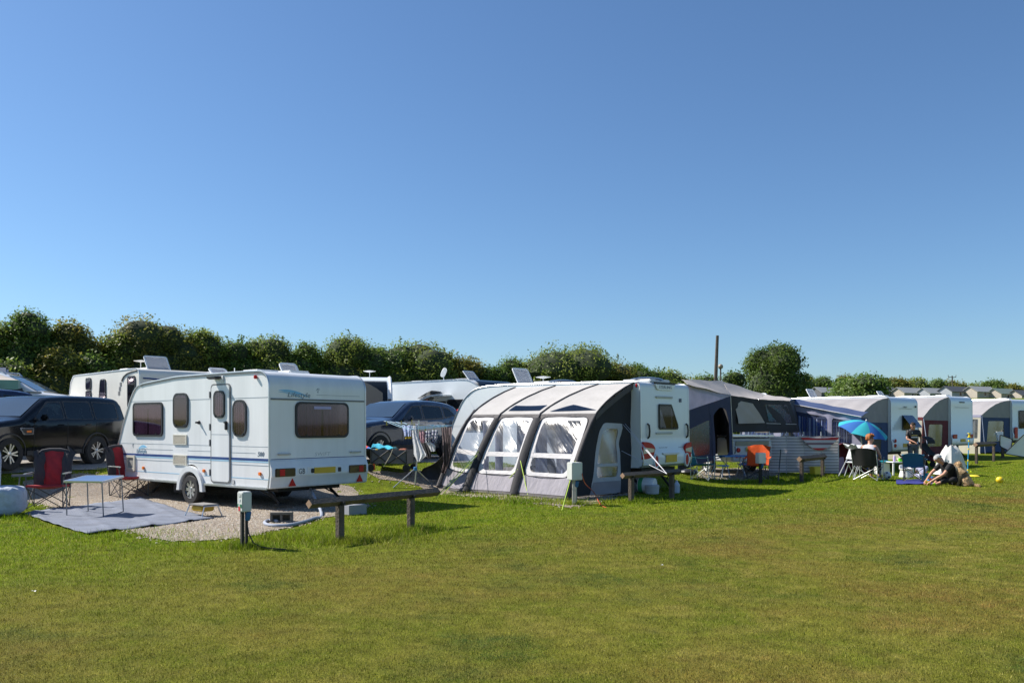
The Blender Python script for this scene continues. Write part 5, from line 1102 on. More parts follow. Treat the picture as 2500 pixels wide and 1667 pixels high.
# pop-up gazebo at the left edge
gzb = P(-62, 1000, 26.5); gg = gz(gzb.x, gzb.y); gaz = thing('gazebo', 'pale green and cream pop-up gazebo at the left edge behind the cars', 'gazebo', (gzb.x, gzb.y, gg), R(28))
GRN = mat('pale_green_canvas', (.28, .5, .38), .8, transl=.3, bump=.3, bscale=8); CRM = mat('cream_canvas', (.62, .56, .5), .8, transl=.3, bump=.3, bscale=8)
h0 = 1.6 + 106 * 26.5 / F - gg; h1 = 1.6 + 152 * 26.5 / F - gg; a_ = 1.25; cs = [(-a_, -a_), (a_, -a_), (a_, a_), (-a_, a_)]
for k in range(4):
    p_, q_ = cs[k], cs[(k + 1) % 4]
    MB().grid(lambda u, v: (lambda x, y: (x * (1 - v), y * (1 - v), h0 + (h1 - h0) * (v ** 1.35) - .06 * math.sin(math.pi * u) * math.sin(math.pi * v)))(p_[0] + (q_[0] - p_[0]) * u, p_[1] + (q_[1] - p_[1]) * u), 10, 8).build('roof_panel', GRN if k % 2 else CRM, gaz, solid=.005)
    MB().grid(lambda u, v: ((p_[0] + (q_[0] - p_[0]) * u) * 1.002, (p_[1] + (q_[1] - p_[1]) * u) * 1.002, h0 - .28 * v), 8, 1).build('valance', GRN, gaz, solid=.004); MB().tube([(p_[0] * .99, p_[1] * .99, 0), (p_[0] * .99, p_[1] * .99, h0)], .018).build('leg', PWHITE, gaz)
# ================================================================== trailer tent
DS = 1.02
TR = P(1787, 1080, 26.2 * DS); ta_ = R(26)
T_ = Fr(TR.x, TR.y, ta_, gz(TR.x, TR.y)); WT = 1.66
tt = thing('trailer_tent', 'grey and black trailer tent on a white trailer behind the orange chair', 'trailer tent', T_.pos, T_.a, 'awnings and tents')
BOXW = mat('trailer_white', (.50, .52, .53), .35, var=.06)
MB().prism([(.0, .42), (0, 1.12), (.10, 1.18), (1.5, 1.22), (2.4, 1.20), (2.4, .42)], 'x', .0, WT).build('trailer_body', BOXW, tt, bevel=.05)
MB().box((WT / 2, 1.2, 1.24), (WT + .06, 2.5, .05)).build('deck_rail', ALU, tt, bevel=.008)
MB().prism([(.12, .93), (1.5, .93), (1.5, 1.08), (.12, 1.08)], 'y', -.002, -.02).build('rear_recess', mat('cream_panel', (.30, .28, .2), .6), tt, bevel=.01)
MB().box((.78, -.03, .82), (.46, .012, .14)).build('number_plate', PLATE, tt, bevel=.003)
for x in (.25, 1.36):
    MB().at((x, -.004, .80), rx=R(90)).lathe([(.075, 0), (.07, .03), (.001, .035)], 16).build('tail_light', REDL, tt)
    for dx in (-.07, .07): MB().at((x + dx, -.004, .60), rx=R(90)).lathe([(.05, 0), (.045, .025), (.001, .03)], 14).build('tail_light', REDL, tt)
for x in (.12, 1.50): MB().tube([(x, 0, .9), (x - .03, -.05, .86), (x - .03, -.05, .74), (x, 0, .70)], .012).build('grab_handle', BLACK, tt)
wheel(tt, (-.02, 1.1, .28), .28, .17, PWHITE, 5, -1); wheel(tt, (WT + .02, 1.1, .28), .28, .17, PWHITE, 5, 1)
CV1 = mat('grey_tent_canvas', (.42, .385, .36), .85, var=.06, bump=.3, bscale=7); CV2 = mat('charcoal_tent_canvas', (.035, .036, .042), .85, bump=.3, bscale=9); CV3 = mat('slate_blue_tent_canvas', (.035, .042, .085), .85, var=.12, bump=.3, bscale=9); CV4 = mat('lilac_white_canvas', (.52, .5, .6), .8, transl=.3, bump=.25, bscale=8)
def tl(px, py, Y): return tuple(T_.loc(P(px, py, Y * DS)))
def patch(name, a, b, c, d, m, par, nu=10, nv=6, sag=.0, out=(0, -1, 0), solid=.006):
    a, b, c, d = map(Vector, (a, b, c, d)); o = Vector(out)
    return MB().grid(lambda u, v: tuple(a.lerp(b, u).lerp(d.lerp(c, u), v) + o * sag * math.sin(math.pi * u) * math.sin(math.pi * v) + o * .012 * math.sin(u * 11 + v * 7)), nu, nv).build(name, m, par, solid=solid)
# key points of the canvas
Rg0, Rg1, Rg2 = tl(1664, 926, 23.6), tl(1764, 930, 27.0), tl(1866, 963, 29.0)       # ridge from front gable to the far bed
Ev0, Ev1, Ev2 = tl(1600, 990, 22.6), tl(1783, 965, 25.6), tl(1852, 975, 26.6)
BR = tl(1928, 978, 28.2); B0 = tl(1876, 1053, 27.3); B1 = tl(1949, 1055, 29.0); B0t = Ev2
patch('roof_panel', Ev1, Ev2, Rg2, Rg1, CV1, tt, 12, 8, .03, (0, 0, -1)); patch('roof_panel', tl(1680, 938, 22.9), Ev1, Rg1, Rg0, CV1, tt, 12, 6, .03, (0, 0, -1)); patch('roof_panel', Ev2, BR, tl(1935, 972, 29.3), Rg2, CV1, tt, 8, 6, 0, (0, 0, 1))
# awning gable wall facing the second caravan: pale top, blue below, door arch, dark window
L0 = tl(1655, 1150, 22.7); LT = tl(1655, 1010, 22.7); RB = tl(1790, 1108, 25.7)
patch('gable_panel', LT, tl(1783, 967, 25.55), tl(1783, 965, 25.6), tl(1655, 934, 22.8), CV4, tt, 10, 6, .02)
wl_ = lambda u, v: tuple(Vector(L0).lerp(Vector(RB), u).lerp(Vector(LT).lerp(Vector(tl(1783, 967, 25.55)), u), v))
dw_ = [(.62, .02), (.93, .02), (.95, .55), (.90, .80), (.78, .88), (.64, .78), (.62, .5)]
holed(sq, quadr(dw_, .05), wl_, 3).build('awning_wall', CV3, tt, solid=.006)
filled(quadr([(.12, .20), (.55, .12), (.56, .72), (.14, .66)], .04), lambda u, v: (lambda p: (p[0] - .01, p[1] - .012, p[2]))(wl_(u, v)), 5).build('vinyl_window', mat('smoked_vinyl', (.022, .022, .028), .25), tt)
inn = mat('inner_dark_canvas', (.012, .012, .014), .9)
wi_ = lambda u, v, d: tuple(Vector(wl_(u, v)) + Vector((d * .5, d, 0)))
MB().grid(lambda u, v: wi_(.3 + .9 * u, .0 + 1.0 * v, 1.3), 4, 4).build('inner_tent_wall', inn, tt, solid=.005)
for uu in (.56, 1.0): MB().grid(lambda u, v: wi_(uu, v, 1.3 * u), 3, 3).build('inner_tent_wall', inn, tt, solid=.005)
patch('door_flap', wl_(.60, .0), wl_(.66, .0), wl_(.64, .8), wl_(.58, .8), CV3, tt, 3, 6, .03)
# tent wall over the trailer and the projecting bed end
tw_ = lambda a, b: None
patch('tent_wall', tl(1786, 1055, 25.9), B0, Ev2, Ev1, CV2, tt, 12, 8, .02)
patch('canvas_curtain', tl(1803, 1034, 25.95), tl(1868, 1032, 26.9), tl(1838, 985, 26.3), tl(1792, 975, 25.8), CV1, tt, 10, 6, .03)
patch('bed_wall', B0, B1, BR, Ev2, CV2, tt, 10, 8, .02); patch('bed_wall', B1, tl(1960, 1050, 31), tl(1945, 972, 31), BR, CV2, tt, 6, 6, .02, (1, 0, 0))
filled(quadr([(.10, .32), (.86, .30), (.86, .86), (.14, .86)], .03), lambda u, v: (lambda p: (p[0], p[1] - .015, p[2]))(tuple(Vector(B0).lerp(Vector(B1), u).lerp(Vector(Ev2).lerp(Vector(BR), u), v))), 4).build('vinyl_window', mat('blue_grey_vinyl', (.035, .045, .065), .22, var=.3, scale=4, bump=.5, bscale=8), tt)
for f0, f1 in ((.25, .26),): MB().grid(lambda u, v: (lambda p: (p[0], p[1] - .02, p[2]))(tuple(Vector(B0).lerp(Vector(B1), u).lerp(Vector(Ev2).lerp(Vector(BR), u), f0 + .02 * v))), 6, 1).build('piping', WBORD, tt, solid=.004)
b0, b1 = Vector(B0), Vector(B1); MB().prism([tuple(b0.xy), tuple(b1.xy), (b1.x + .6, b1.y + 1.3), (b0.x + .6, b0.y + 1.3)], 'z', b0.z - .05, b0.z).build('bed_board', mat('bed_board', (.06, .055, .05), .7), tt)
for px_, py_, gx, gy in ((1917, 1056, 1874, 1112), (1908, 1072, 1900, 1156)):
    g = T_.loc(G(gx, gy + 18)); MB().tube([tl(px_, py_, 28.2), tuple(g)], .018).build('bed_prop', BLACK, tt)
for q in (Ev1,): MB().tube([q, RB], .016).build('awning_pole', ALU, tt)
# ================================================================== blue awning, third caravan
def rear_van(label, px0, px1, ytop, Y, width, L, roofpx=None, ang=None, m=WHITE2, z=None, sq_=.25):
    p = P(px0, 1036, Y); x0 = p.x; k = (px1 - CX) / F
    a = ang
    if a is None:
        for q in range(0, 900):   # heading whose rear face spans px0..px1
            a = R(q / 10); 
            if (x0 + width * math.cos(a)) / (Y + width * math.sin(a)) <= k: break
    zt = CH - (ytop - HY) / F * Y; g = gz(x0, Y)
    fr = Fr(x0, Y, a, g); h = zt - g
    t = thing('touring_caravan', label, 'caravan', fr.pos, fr.a, 'touring caravans')
    pf = [(.04, .55), (-.04, .62), (-.05, .85), (0, .98), (.01, h - .4)] + arc(sq_ + .01, h - sq_, sq_, 178, 92, 6) + [(1.2, h + .0), (L - 1.0, h)] + smoothpoly([(L - .8, h - .01), (L - .35, h - .15), (L - .1, h - .6), (L, h - 1.1)], 2) + [(L + .08, .9), (L, .55)]
    van_body(t, pf, width, m, L * .47, .38, .52); wheel(t, (.1, L * .47, .3), .3, .19, MATS['silver_trim'], 5, -1); wheel(t, (width - .1, L * .47, .3), .3, .19, MATS['silver_trim'], 5, 1)
    MB().box((width / 2, L / 2, .48), (width * .7, L * .85, .1)).build('chassis', CHASSIS, t)
    for x in (.4, width - .4): MB().tube([(x, .6, .5), (x, .15, .05)], .03).build('corner_steady', CHASSIS, t)
    MB().box((width / 2, -.055, .78), (.5, .015, .13)).build('number_plate', PLATE, t, bevel=.003)
    return t, fr, h
v3, f3, h3 = rear_van('white caravan with blue porch awning behind the turquoise parasol', 2176, 2240, 967, 30.6, 2.2, 6.2)
window(v3, 'y', 1.30, h3 - .95, .85, .55, .08, 0, pane=MATS['dark_acrylic_pane'], curtain=None)
MB().at((1.30, -.03, h3 - .68), rx=R(-38)).prism(sh(rrect(.86, .56, .06), 0, -.28), 'y', -.006, .006).build('raised_pane', glass('raised_acrylic', (.2, .25, .4), .25, .05), v3, smooth=False)
strip(v3, 'y', .6, 1.7, h3 - .44, h3 - .425, 0, m=GREYST); text('SWIFT', .09, INK, v3, (1.15, -.004, h3 - .38), (R(90), 0, 0), squash=1.3)
for x, z in ((.2, .95), (.2, .78), (2.0, .95)): MB().at((x, -.05, z), rx=R(90)).lathe([(.07, 0), (.06, .03), (.001, .035)], 14).build('tail_light', REDL, v3)
MB().box((2.02, -.01, h3 - .35), (.07, .03, .07)).build('marker_lamp', BLACK, v3)
for y, k in ((1.0, 0), (2.6, 0), (3.9, 1), (5.0, 0)): hatch(v3, 1.1, y, h3, .55, .6, .08, lid=R(60) if k else 0)
aerial(v3, .7, 5.6, h3, 1)
BLF = mat('blue_awning_fabric', (.04, .066, .155), .8, var=.12, bump=.3, bscale=9); LILA = mat('lilac_grey_awning_fabric', (.33, .33, .45), .8, var=.06, bump=.3, bscale=8, transl=.12); GREYC = mat('warm_grey_awning_roof', (.30, .285, .29), .85, var=.07, bump=.35, bscale=6); BURG = mat('burgundy_awning_fabric', (.13, .018, .025), .8, var=.12, bump=.3, bscale=9)
STRC = banded('blue_white_striped_curtain', [(0, (.06, .11, .36)), (.45, (.5, .6, .8)), (.62, (.06, .11, .36)), (.8, (.68, .72, .85))], 'X', .26, transl=.2); STRCY = banded('blue_white_striped_curtain_deep', [(0, (.06, .11, .36)), (.45, (.5, .6, .8)), (.62, (.06, .11, .36)), (.8, (.68, .72, .85))], 'Y', .26, transl=.2)
def full_awning(label, van, fr, h, y0, y1, depth, eave, roof_m, wall_m, panel_m, curtain=None, win=True, front=None, skirt=None):
    """classic caravan awning: sloping roof from the rail on side x=0 to an eave `depth` out, front wall, end wall at y0"""
    t = thing('caravan_awning', label, 'awning', fr.pos, fr.a, 'awnings and tents'); zr = h - .06
    gg = lambda x, y: (lambda w: gz(w.x, w.y) - fr.z)(fr.w(x, y, 0))
    MB().grid(lambda u, v: (-depth * v, y0 + (y1 - y0) * u, zr + (eave - zr) * v + .17 * math.sin(math.pi * v) - .05 * v * (1 - v) * math.sin(u * 40) - .04 * v * (1 - v) * math.sin(u * 17 + v * 5)), 40, 10).build('roof', roof_m, t, solid=.006)
    MB().grid(lambda u, v: (-depth - .02, y0 + (y1 - y0) * u, eave + .02 - .12 * v), 20, 1).build('valance', LILA if wall_m is not BURG else BURG, t, solid=.006)
    W = y1 - y0
    def fw_(u, v): x, y = -depth - .10 * (1 - v), y0 + W * u; return (x, y, gg(x, y) * (1 - v) + eave * v)
    nb = 3
    for k in range(nb):
        a, b = k / nb, (k + 1) / nb; wn_ = quadr([(a + .03, .40), (b - .03, .40), (b - .03, .90), (a + .03, .90)], .01)
        holed([(a, 0), (b, 0), (b, 1), (a, 1)], wn_, fw_, 2, 40).build('front_panel', panel_m, t, solid=.006)
        filled(wn_, lambda u, v: (lambda p: (p[0] - .003, p[1], p[2]))(fw_(u, v)), 3).build('vinyl_window', glass('pale_vinyl', (.7, .75, .85), .08, .12, wrinkle=.3, haze=.08), t)
        MB().grid(lambda u, v: (lambda p: (p[0] + .06 + .03 * math.sin(u * 42), p[1], p[2]))(fw_(a + .03 + (b - a - .06) * u, .40 + .5 * v)), 60, 2).build('curtain', curtain or mat('beige_curtain', (.4, .38, .3), .85), t)
    ew = [(-.02, .05), (-.02, eave - .12), (-depth, eave - .1), (-depth - .1, .05)]; up = [(-.02, eave - .12), (-.02, zr), *[(-depth * q / 6, zr + (eave - zr) * q / 6 + .17 * math.sin(math.pi * q / 6) + .004) for q in range(1, 7)], (-depth, eave - .1)]
    ef = lambda dy: (lambda a, c: (a, y0 - dy + .02 * math.sin(a * 6), c + gg(a, y0) * max(0, 1 - c / 1.5)))
    wn_ = quadr([(-depth * .82, .55), (-depth * .25, .55), (-depth * .22, eave - .28), (-depth * .75, eave - .28)], .06)
    holed(ew, wn_, ef(0), 3).build('end_wall', wall_m, t, solid=.006); filled(wn_, ef(-.003), 4).build('vinyl_window', glass('grey_vinyl', (.3, .35, .46), .03, .2, haze=.2, hazecol=(.3, .36, .46), top=.3), t)
    filled(up, lambda a, c: (a, y0 - .002 + .012 * math.sin(a * 13), c), 5).build('end_gable', roof_m, t, solid=.006)
    MB().tube([(-depth, y0 - .02, eave), (-depth - .55, y0 - .5, gg(-depth, y0) + .02)], .014, 5).build('storm_pole', ALU, t)
    MB().tube([(-depth - .02, y0, eave), (-depth - .1, y0, 0)], .02, 6).build('corner_pole', wall_m, t); MB().tube([(-depth - .02, y1, eave), (-depth - .1, y1, 0)], .02, 6).build('corner_pole', wall_m, t)
    return t
full_awning('grey roofed awning with blue end wall and striped curtains beside the parasol', v3, f3, h3, .12, 4.7, 2.3, 1.72, GREYC, BLF, LILA, STRCY)
# porch extension with its own blue pitched roof, facing the lawn
pr0, pr1 = P(1925, 1036, 30.5), P(2103, 1036, 28.8)
F4 = Fr(pr0.x, pr0.y, math.atan2(pr1.y - pr0.y, pr1.x - pr0.x), gz(pr0.x, pr0.y)); W4 = (pr1 - pr0).xy.length
pt = thing('porch_awning', 'lilac porch awning with blue striped curtains behind the striped windbreak', 'awning', F4.pos, F4.a, 'awnings and tents')
zt_ = lambda px, py: F4.ony(px, py)
tlz, trz = zt_(1925, 985), zt_(2103, 1020)
fwp = lambda u, v: (W4 * u, .015 * math.sin(u * 30) * v, (tlz.z + (trz.z - tlz.z) * u) * v)
bays = ((0.0, .58, .03, .55), (.58, 1.0, .61, .88))
for a, b, w0, w1 in bays:
    wn_ = [(w0, .44), (w1, .44), (w1, .90), (w0, .90)]; holed([(a, 0), (b, 0), (b, 1), (a, 1)], wn_, fwp, 3, 40).build('front_panel', LILA, pt, solid=.006)
    filled(wn_, lambda u, v: (lambda p: (p[0], p[1] - .004, p[2]))(fwp(u, v)), 3).build('vinyl_window', MATS['pale_vinyl'], pt)
    MB().grid(lambda u, v: (lambda p: (p[0], p[1] + .05 + .04 * math.sin(u * 50), p[2]))(fwp(w0 + (w1 - w0) * u, .44 + .40 * v)), 80, 3).build('curtain', STRC, pt)
    MB().grid(lambda u, v: (lambda p: (p[0], p[1] + .02, p[2]))(fwp(w0 + (w1 - w0) * u, .84 + .06 * v)), 4, 1).build('pelmet', BLF, pt, solid=.004)
MB().grid(lambda u, v: (-.1 + (W4 + .12) * u, -.05 + .75 * v, (tlz.z + (trz.z - tlz.z) * u) + .03 + .16 * math.sin(v * 1.57) + .01 * math.sin(u * 20)), 20, 6).build('roof', BLF, pt, solid=.008); MB().tube([(-.1, -.06, tlz.z + .03), (W4 + .02, -.06, trz.z + .03)], .02, 6).build('roof_piping', WBORD, pt)
MB().grid(lambda u, v: (W4 - .02, .7 * u, trz.z * v), 6, 4).build('side_panel', BLF, pt, solid=.006); MB().grid(lambda u, v: (0.02, .7 * u, tlz.z * v), 6, 4).build('side_panel', LILA, pt, solid=.006)
# fourth and fifth caravans with awnings
v4, f4, h4 = rear_van('white caravan with red rear lights beside the burgundy awning', 2322, 2374, 966, 36.5, 2.2, 6.0)
full_awning('grey roofed awning with burgundy walls behind the standing man', v4, f4, h4, .12, 5.2, 2.4, 1.75, GREYC, BURG, mat('sand_panel', (.42, .4, .33), .8), None)
for x in (.28, 1.92): MB().box((x, -.055, .95), (.42, .03, .18)).build('tail_light', REDL, v4, bevel=.02)
strip(v4, 'y', .4, 1.8, h4 - .5, h4 - .48, 0, m=GREYST); MB().box((1.1, -.01, h4 - .26), (.5, .02, .05)).build('badge_bar', BLACK, v4)
for y in (.8, 2.3, 3.8): hatch(v4, 1.1, y, h4, .5, .5, .08, lid=R(55) if y > 3 else 0)
v5, f5, h5 = rear_van('white caravan cut off by the right edge of the picture', 2472, 2530, 974, 42, 2.2, 6.0)
window(v5, 'y', .95, h5 - 1.0, .8, .9, .08, 0, pane=MATS['dark_acrylic_pane'], curtain=None); MB().box((.22, -.06, .95), (.28, .03, .55)).build('tail_light', REDL, v5, bevel=.02); MB().box((2.0, -.06, .95), (.28, .03, .55)).build('tail_light', REDL, v5, bevel=.02)
full_awning('grey roofed awning with deep blue walls at the right end', v5, f5, h5, .12, 5.4, 2.5, 1.8, GREYC, BLF, mat('sand_panel', (.42, .4, .33), .8), None)
hatch(v5, 1.1, 1.0, h5, .5, .5, .08); hatch(v5, 1.1, 3.0, h5, .5, .5, .08)
# ================================================================== caravans beyond the track
c1 = P(341, 1036, 24.6); F6 = Fr(c1.x, c1.y, math.atan2(.73, .68), .60); h6 = 2.62; W6 = 2.25
v6 = thing('touring_caravan', 'cream caravan with small square windows behind the black off-roader', 'caravan', F6.pos, F6.a, 'touring caravans')
van_body(v6, [(.04, .5), (-.04, .8), (0, 1.0), (.01, 2.3)] + arc(.2, h6 - .2, .2, 178, 92, 6) + [(1, h6), (4.8, h6 - .02)] + smoothpoly([(5.0, h6 - .03), (5.3, h6 - .3), (5.4, 1.2)], 1) + [(5.4, .5)], W6, CREAM, 2.6, .38, .5)
for px_, py_, w, h in ((217, 937, .42, .38), (217, 968, .42, .38), (322, 957, .52, .95)):
    q = F6.onx(px_, py_); window(v6, 'x', q.y, q.z, w, h, .08, 0, curtain=CURT, drape=False)
q = F6.onx(250, 961); window(v6, 'x', q.y, q.z, .5, 1.0, .05, 0, poly=quadr([(q.y - .3, q.z - .5), (q.y + .3, q.z - .5), (q.y + .12, q.z + .45), (q.y - .28, q.z + .45)], .1), drape=False)
for i in range(3): q = F6.onx(295 - i * 2, 938 + i * 11); MB().box((-.004, q.y, q.z), (.008, .13, .12)).build('graphic_block', TRIM, v6)
b = MB(); pts = [F6.onx(a, c) for a, c in ((298, 930), (303, 919), (312, 911), (325, 906), (335, 904))]; b.tube([(-.004, p.y, p.z) for p in pts], .03, 4).build('graphic_swoosh', TRIM, v6)
b = MB(); b.tube([(.1 + 1.1 * k / 6, -.004, h6 - .28 - .12 * (k / 6) ** 2) for k in range(7)], .022, 4).build('graphic_swoosh', BLUEST, v6)
text('ALPINE', .16, mat('navy_letter', (.1, .13, .2), .35), v6, (1.55, -.006, h6 - .52), (R(90), 0, 0), squash=1.2)
window(v6, 'y', 1.1, h6 - .95, 1.5, .6, .1, 0, drape=False); hatch(v6, .8, .9, h6, .7, .7, .08, lid=R(55)); hatch(v6, .9, 2.6, h6, .6, .6, .14); aerial(v6, .9, 2.0, h6 + .12); MB().box((.5, .2, h6 - .05), (.04, .04, .04)).build('marker_lamp', REDL, v6)
wheel(v6, (.1, 2.6, .3), .3, .19, MATS['silver_trim'], 5, -1); wheel(v6, (W6 - .1, 2.6, .3), .3, .19, MATS['silver_trim'], 5, 1)
# blue canopy stretched from it
cn = thing('sun_canopy', 'lilac blue sun canopy stretched out behind the striped caravan roof', 'canopy', F6.w(W6 + .05, .4, 0), F6.a)
MB().grid(lambda u, v: (2.6 * u, -.1 + 3.4 * v, h6 - .08 - .25 * u - .1 * math.sin(math.pi * u) * math.sin(math.pi * v)), 10, 8).build('canopy', LILA, cn, solid=.006)
for y in (-.1, 3.3): MB().tube([(2.58, y, 0), (2.58, y, h6 - .34)], .018).build('pole', ALU, cn)
# white caravan with dark front window, only its nose shows
F7 = Fr(*P(900, 1036, 27).xy, R(12), .62); v7 = thing('touring_caravan', 'white caravan with black wraparound front window behind the striped caravan', 'caravan', F7.pos, F7.a, 'touring caravans')
h7 = CH + 119 * 27 / F - .62
b7 = [(.0, .5), (-.02, .9), (.02, 1.5), (.22, 2.1), (.5, h7 - .2)] + smoothpoly([(.55, h7 - .15), (.8, h7), (1.2, h7)], 1) + [(3.9, h7), (4.2, h7 - .3), (4.2, .5)]
MB().prism(b7, 'x', -1.4, .72).build('body', WHITE2, v7, ang=30); MB().prism([(-.03, 1.25), (-.005, 1.5), (.20, 2.1), (.48, h7 - .2), (.58, h7 - .13), (.60, h7 - .16), (.5, h7 - .3), (.25, 2.08), (.06, 1.5), (.04, 1.25)], 'x', -1.3, .60).build('front_window', CARGL, v7)
for x in (-1.4, .72): MB().tube([(x, a, c) for a, c in b7], .045, 8).build('edge_trim', PWHITE, v7)
MB().grid(lambda u, v: (-1.5 + 1.9 * u, -.9 + .2 * math.sin(u * 2), .6 + (h7 - .75) * v * math.sin(.3 + 1.9 * (1 - u * .7))), 10, 8).build('awning_screen', glass('grey_mesh', (.35, .34, .33), .05, .3, haze=.25, hazecol=(.3, .28, .26)), v7)
aerial(v7, .1, 1.6, h7); MB().box((-.3, 2.2, .45), (1.6, 3.4, .1)).build('chassis', CHASSIS, v7); wheel(v7, (.6, 2.4, .3), .3, .19, MATS['silver_trim'], 5, 1); wheel(v7, (-1.3, 2.4, .3), .3, .19, MATS['silver_trim'], 5, -1)
# long white caravan broadside behind the blue grey car
c8 = P(1195, 1036, 29.2); F8 = Fr(c8.x, c8.y, R(54), .62); h8 = CH + 113 * 29.2 / F - .62; L8 = 6.4
v8 = thing('touring_caravan', 'long white caravan with red and black side flash behind the blue grey car', 'caravan', F8.pos, F8.a, 'touring caravans')
van_body(v8, [(-.1, .5), (-.12, .9), (-.02, 1.6)] + smoothpoly([(.05, 1.8), (.35, h8 - .35), (.9, h8 - .02), (1.4, h8)], 2) + [(L8 - .2, h8 - .05), (L8, h8 - .25), (L8, .5)], W6, WHITE2, 3.2, .38, .5)
MB().grid(lambda u, v: (.05 + 2.1 * v, .30 + .5 * u, h8 - .42 + .38 * math.sin(u * 1.5) + .02), 6, 4).build('sun_roof', CARGL, v8)
window(v8, 'x', 1.15, h8 - .95, 1.5, .5, .08, 0, drape=False, pane=CARGL); window(v8, 'x', 5.1, h8 - 1.0, 1.3, .55, .08, 0, drape=False)
strip(v8, 'x', 1.95, 2.9, h8 - 1.2, h8 - .75, 0, m=BLACK); strip(v8, 'x', 1.95, 2.85, h8 - 1.05, h8 - 1.0, -.004, m=REDL); strip(v8, 'x', 1.95, 2.75, h8 - .93, h8 - .88, -.004, m=REDL)
wheel(v8, (.1, 3.2, .3), .3, .19, MATS['silver_trim'], 5, -1); wheel(v8, (W6 - .1, 3.2, .3), .3, .19, MATS['silver_trim'], 5, 1); hatch(v8, .6, 1.5, h8, .6, .6, .05, lid=R(48)); hatch(v8, 1, 4, h8, .6, .6, .06); hatch(v8, 1, 5.2, h8 - .03, .5, .5, .06)
MB().tube([(.4, 2.4, h8), (.4, 2.4, h8 + .15)], .015).at((.4, 2.4, h8 + .3), rx=R(25)).prism([(a * .9, c * 1.2) for a, c in rrect(.26, .3, .12)], 'y', -.02, .02).at().build('satellite_dish', PWHITE, v8)
# grey roof of a camper peeping over the cars at far left
F9 = Fr(*P(20, 1036, 33).xy, R(30), 1.2); v9 = thing('camper_van', 'grey camper whose roof shows above the white tall car', 'van', F9.pos, F9.a); h9 = CH + 140 * 33 / F - 1.2
MB().prism([(0, .4), (0, h9 - .25), (.3, h9), (3.6, h9 - .05), (4.2, 1.4), (5, 1.2), (5, .4)], 'x', -2.2, .0).build('body', mat('grey_van_paint', (.26, .27, .31), .3, coat=.6), v9, bevel=.08); MB().prism(sh(rrect(1.4, .5, .08), 2.2, h9 - .75), 'x', .0, .01).build('side_window', CARGL, v9)
for y in (.9, 3.9):
    for x in (-2.1, -.1): MB().at((x, y, .33)).lathe([(.2, -.1), (.33, -.1), (.33, .1), (.2, .1)], 24, 'x').build('wheel', RUBBER, v9)

# ================================================================== hedge and trees
def leafmat(name, cols, tr=.5):
    m = bpy.data.materials.new(name); m.use_nodes = True; t = m.node_tree; L = t.links; b = t.nodes['Principled BSDF']; b.inputs['Roughness'].default_value = .5; b.inputs['Specular IOR Level'].default_value = .3
    at = nd(t, 'ShaderNodeAttribute'); at.attribute_name = 'rnd'; cr_ = nd(t, 'ShaderNodeValToRGB'); e = cr_.color_ramp.elements
    while len(e) < len(cols): e.new(.5)
    for i, c in enumerate(cols): e[i].position = i / (len(cols) - 1); e[i].color = (*c, 1)
    ge = nd(t, 'ShaderNodeNewGeometry'); n = nd(t, 'ShaderNodeTexNoise'); n.inputs['Scale'].default_value = .9; n.inputs['Detail'].default_value = 3; L.new(ge.outputs['Position'], n.inputs['Vector'])
    ad = nd(t, 'ShaderNodeMath', operation='MULTIPLY_ADD'); L.new(n.outputs[0], ad.inputs[0]); ad.inputs[1].default_value = 1.5; sb = nd(t, 'ShaderNodeMath', operation='MULTIPLY_ADD'); L.new(at.outputs['Fac'], sb.inputs[0]); sb.inputs[1].default_value = .3; sb.inputs[2].default_value = -.40; L.new(sb.outputs[0], ad.inputs[2])
    L.new(ad.outputs[0], cr_.inputs[0]); L.new(cr_.outputs[0], b.inputs['Base Color']); tl_ = nd(t, 'ShaderNodeBsdfTranslucent'); L.new(cr_.outputs[0], tl_.inputs[0]); ms = nd(t, 'ShaderNodeMixShader'); ms.inputs[0].default_value = tr
    L.new(b.outputs[0], ms.inputs[1]); L.new(tl_.outputs[0], ms.inputs[2]); L.new(ms.outputs[0], t.nodes['Material Output'].inputs[0]); return m
LV = [leafmat('hawthorn_leaf', [(.10, .165, .03), (.165, .235, .04), (.25, .30, .055), (.30, .30, .065)]), leafmat('dark_green_leaf', [(.07, .135, .03), (.125, .20, .036), (.20, .27, .05)]), leafmat('russet_leaf', [(.09, .14, .025), (.16, .19, .034), (.26, .24, .045), (.32, .23, .06)]), leafmat('sycamore_leaf', [(.055, .10, .02), (.10, .16, .028), (.19, .24, .05)])]
CORE = mat('shade_core', (.028, .042, .014), .95, var=.4, scale=2); BARK = mat('bark', (.085, .065, .05), .9, var=.3, scale=6, bump=.8, bscale=20)  # crown core is a solid filler, inner shade put into its dark colour
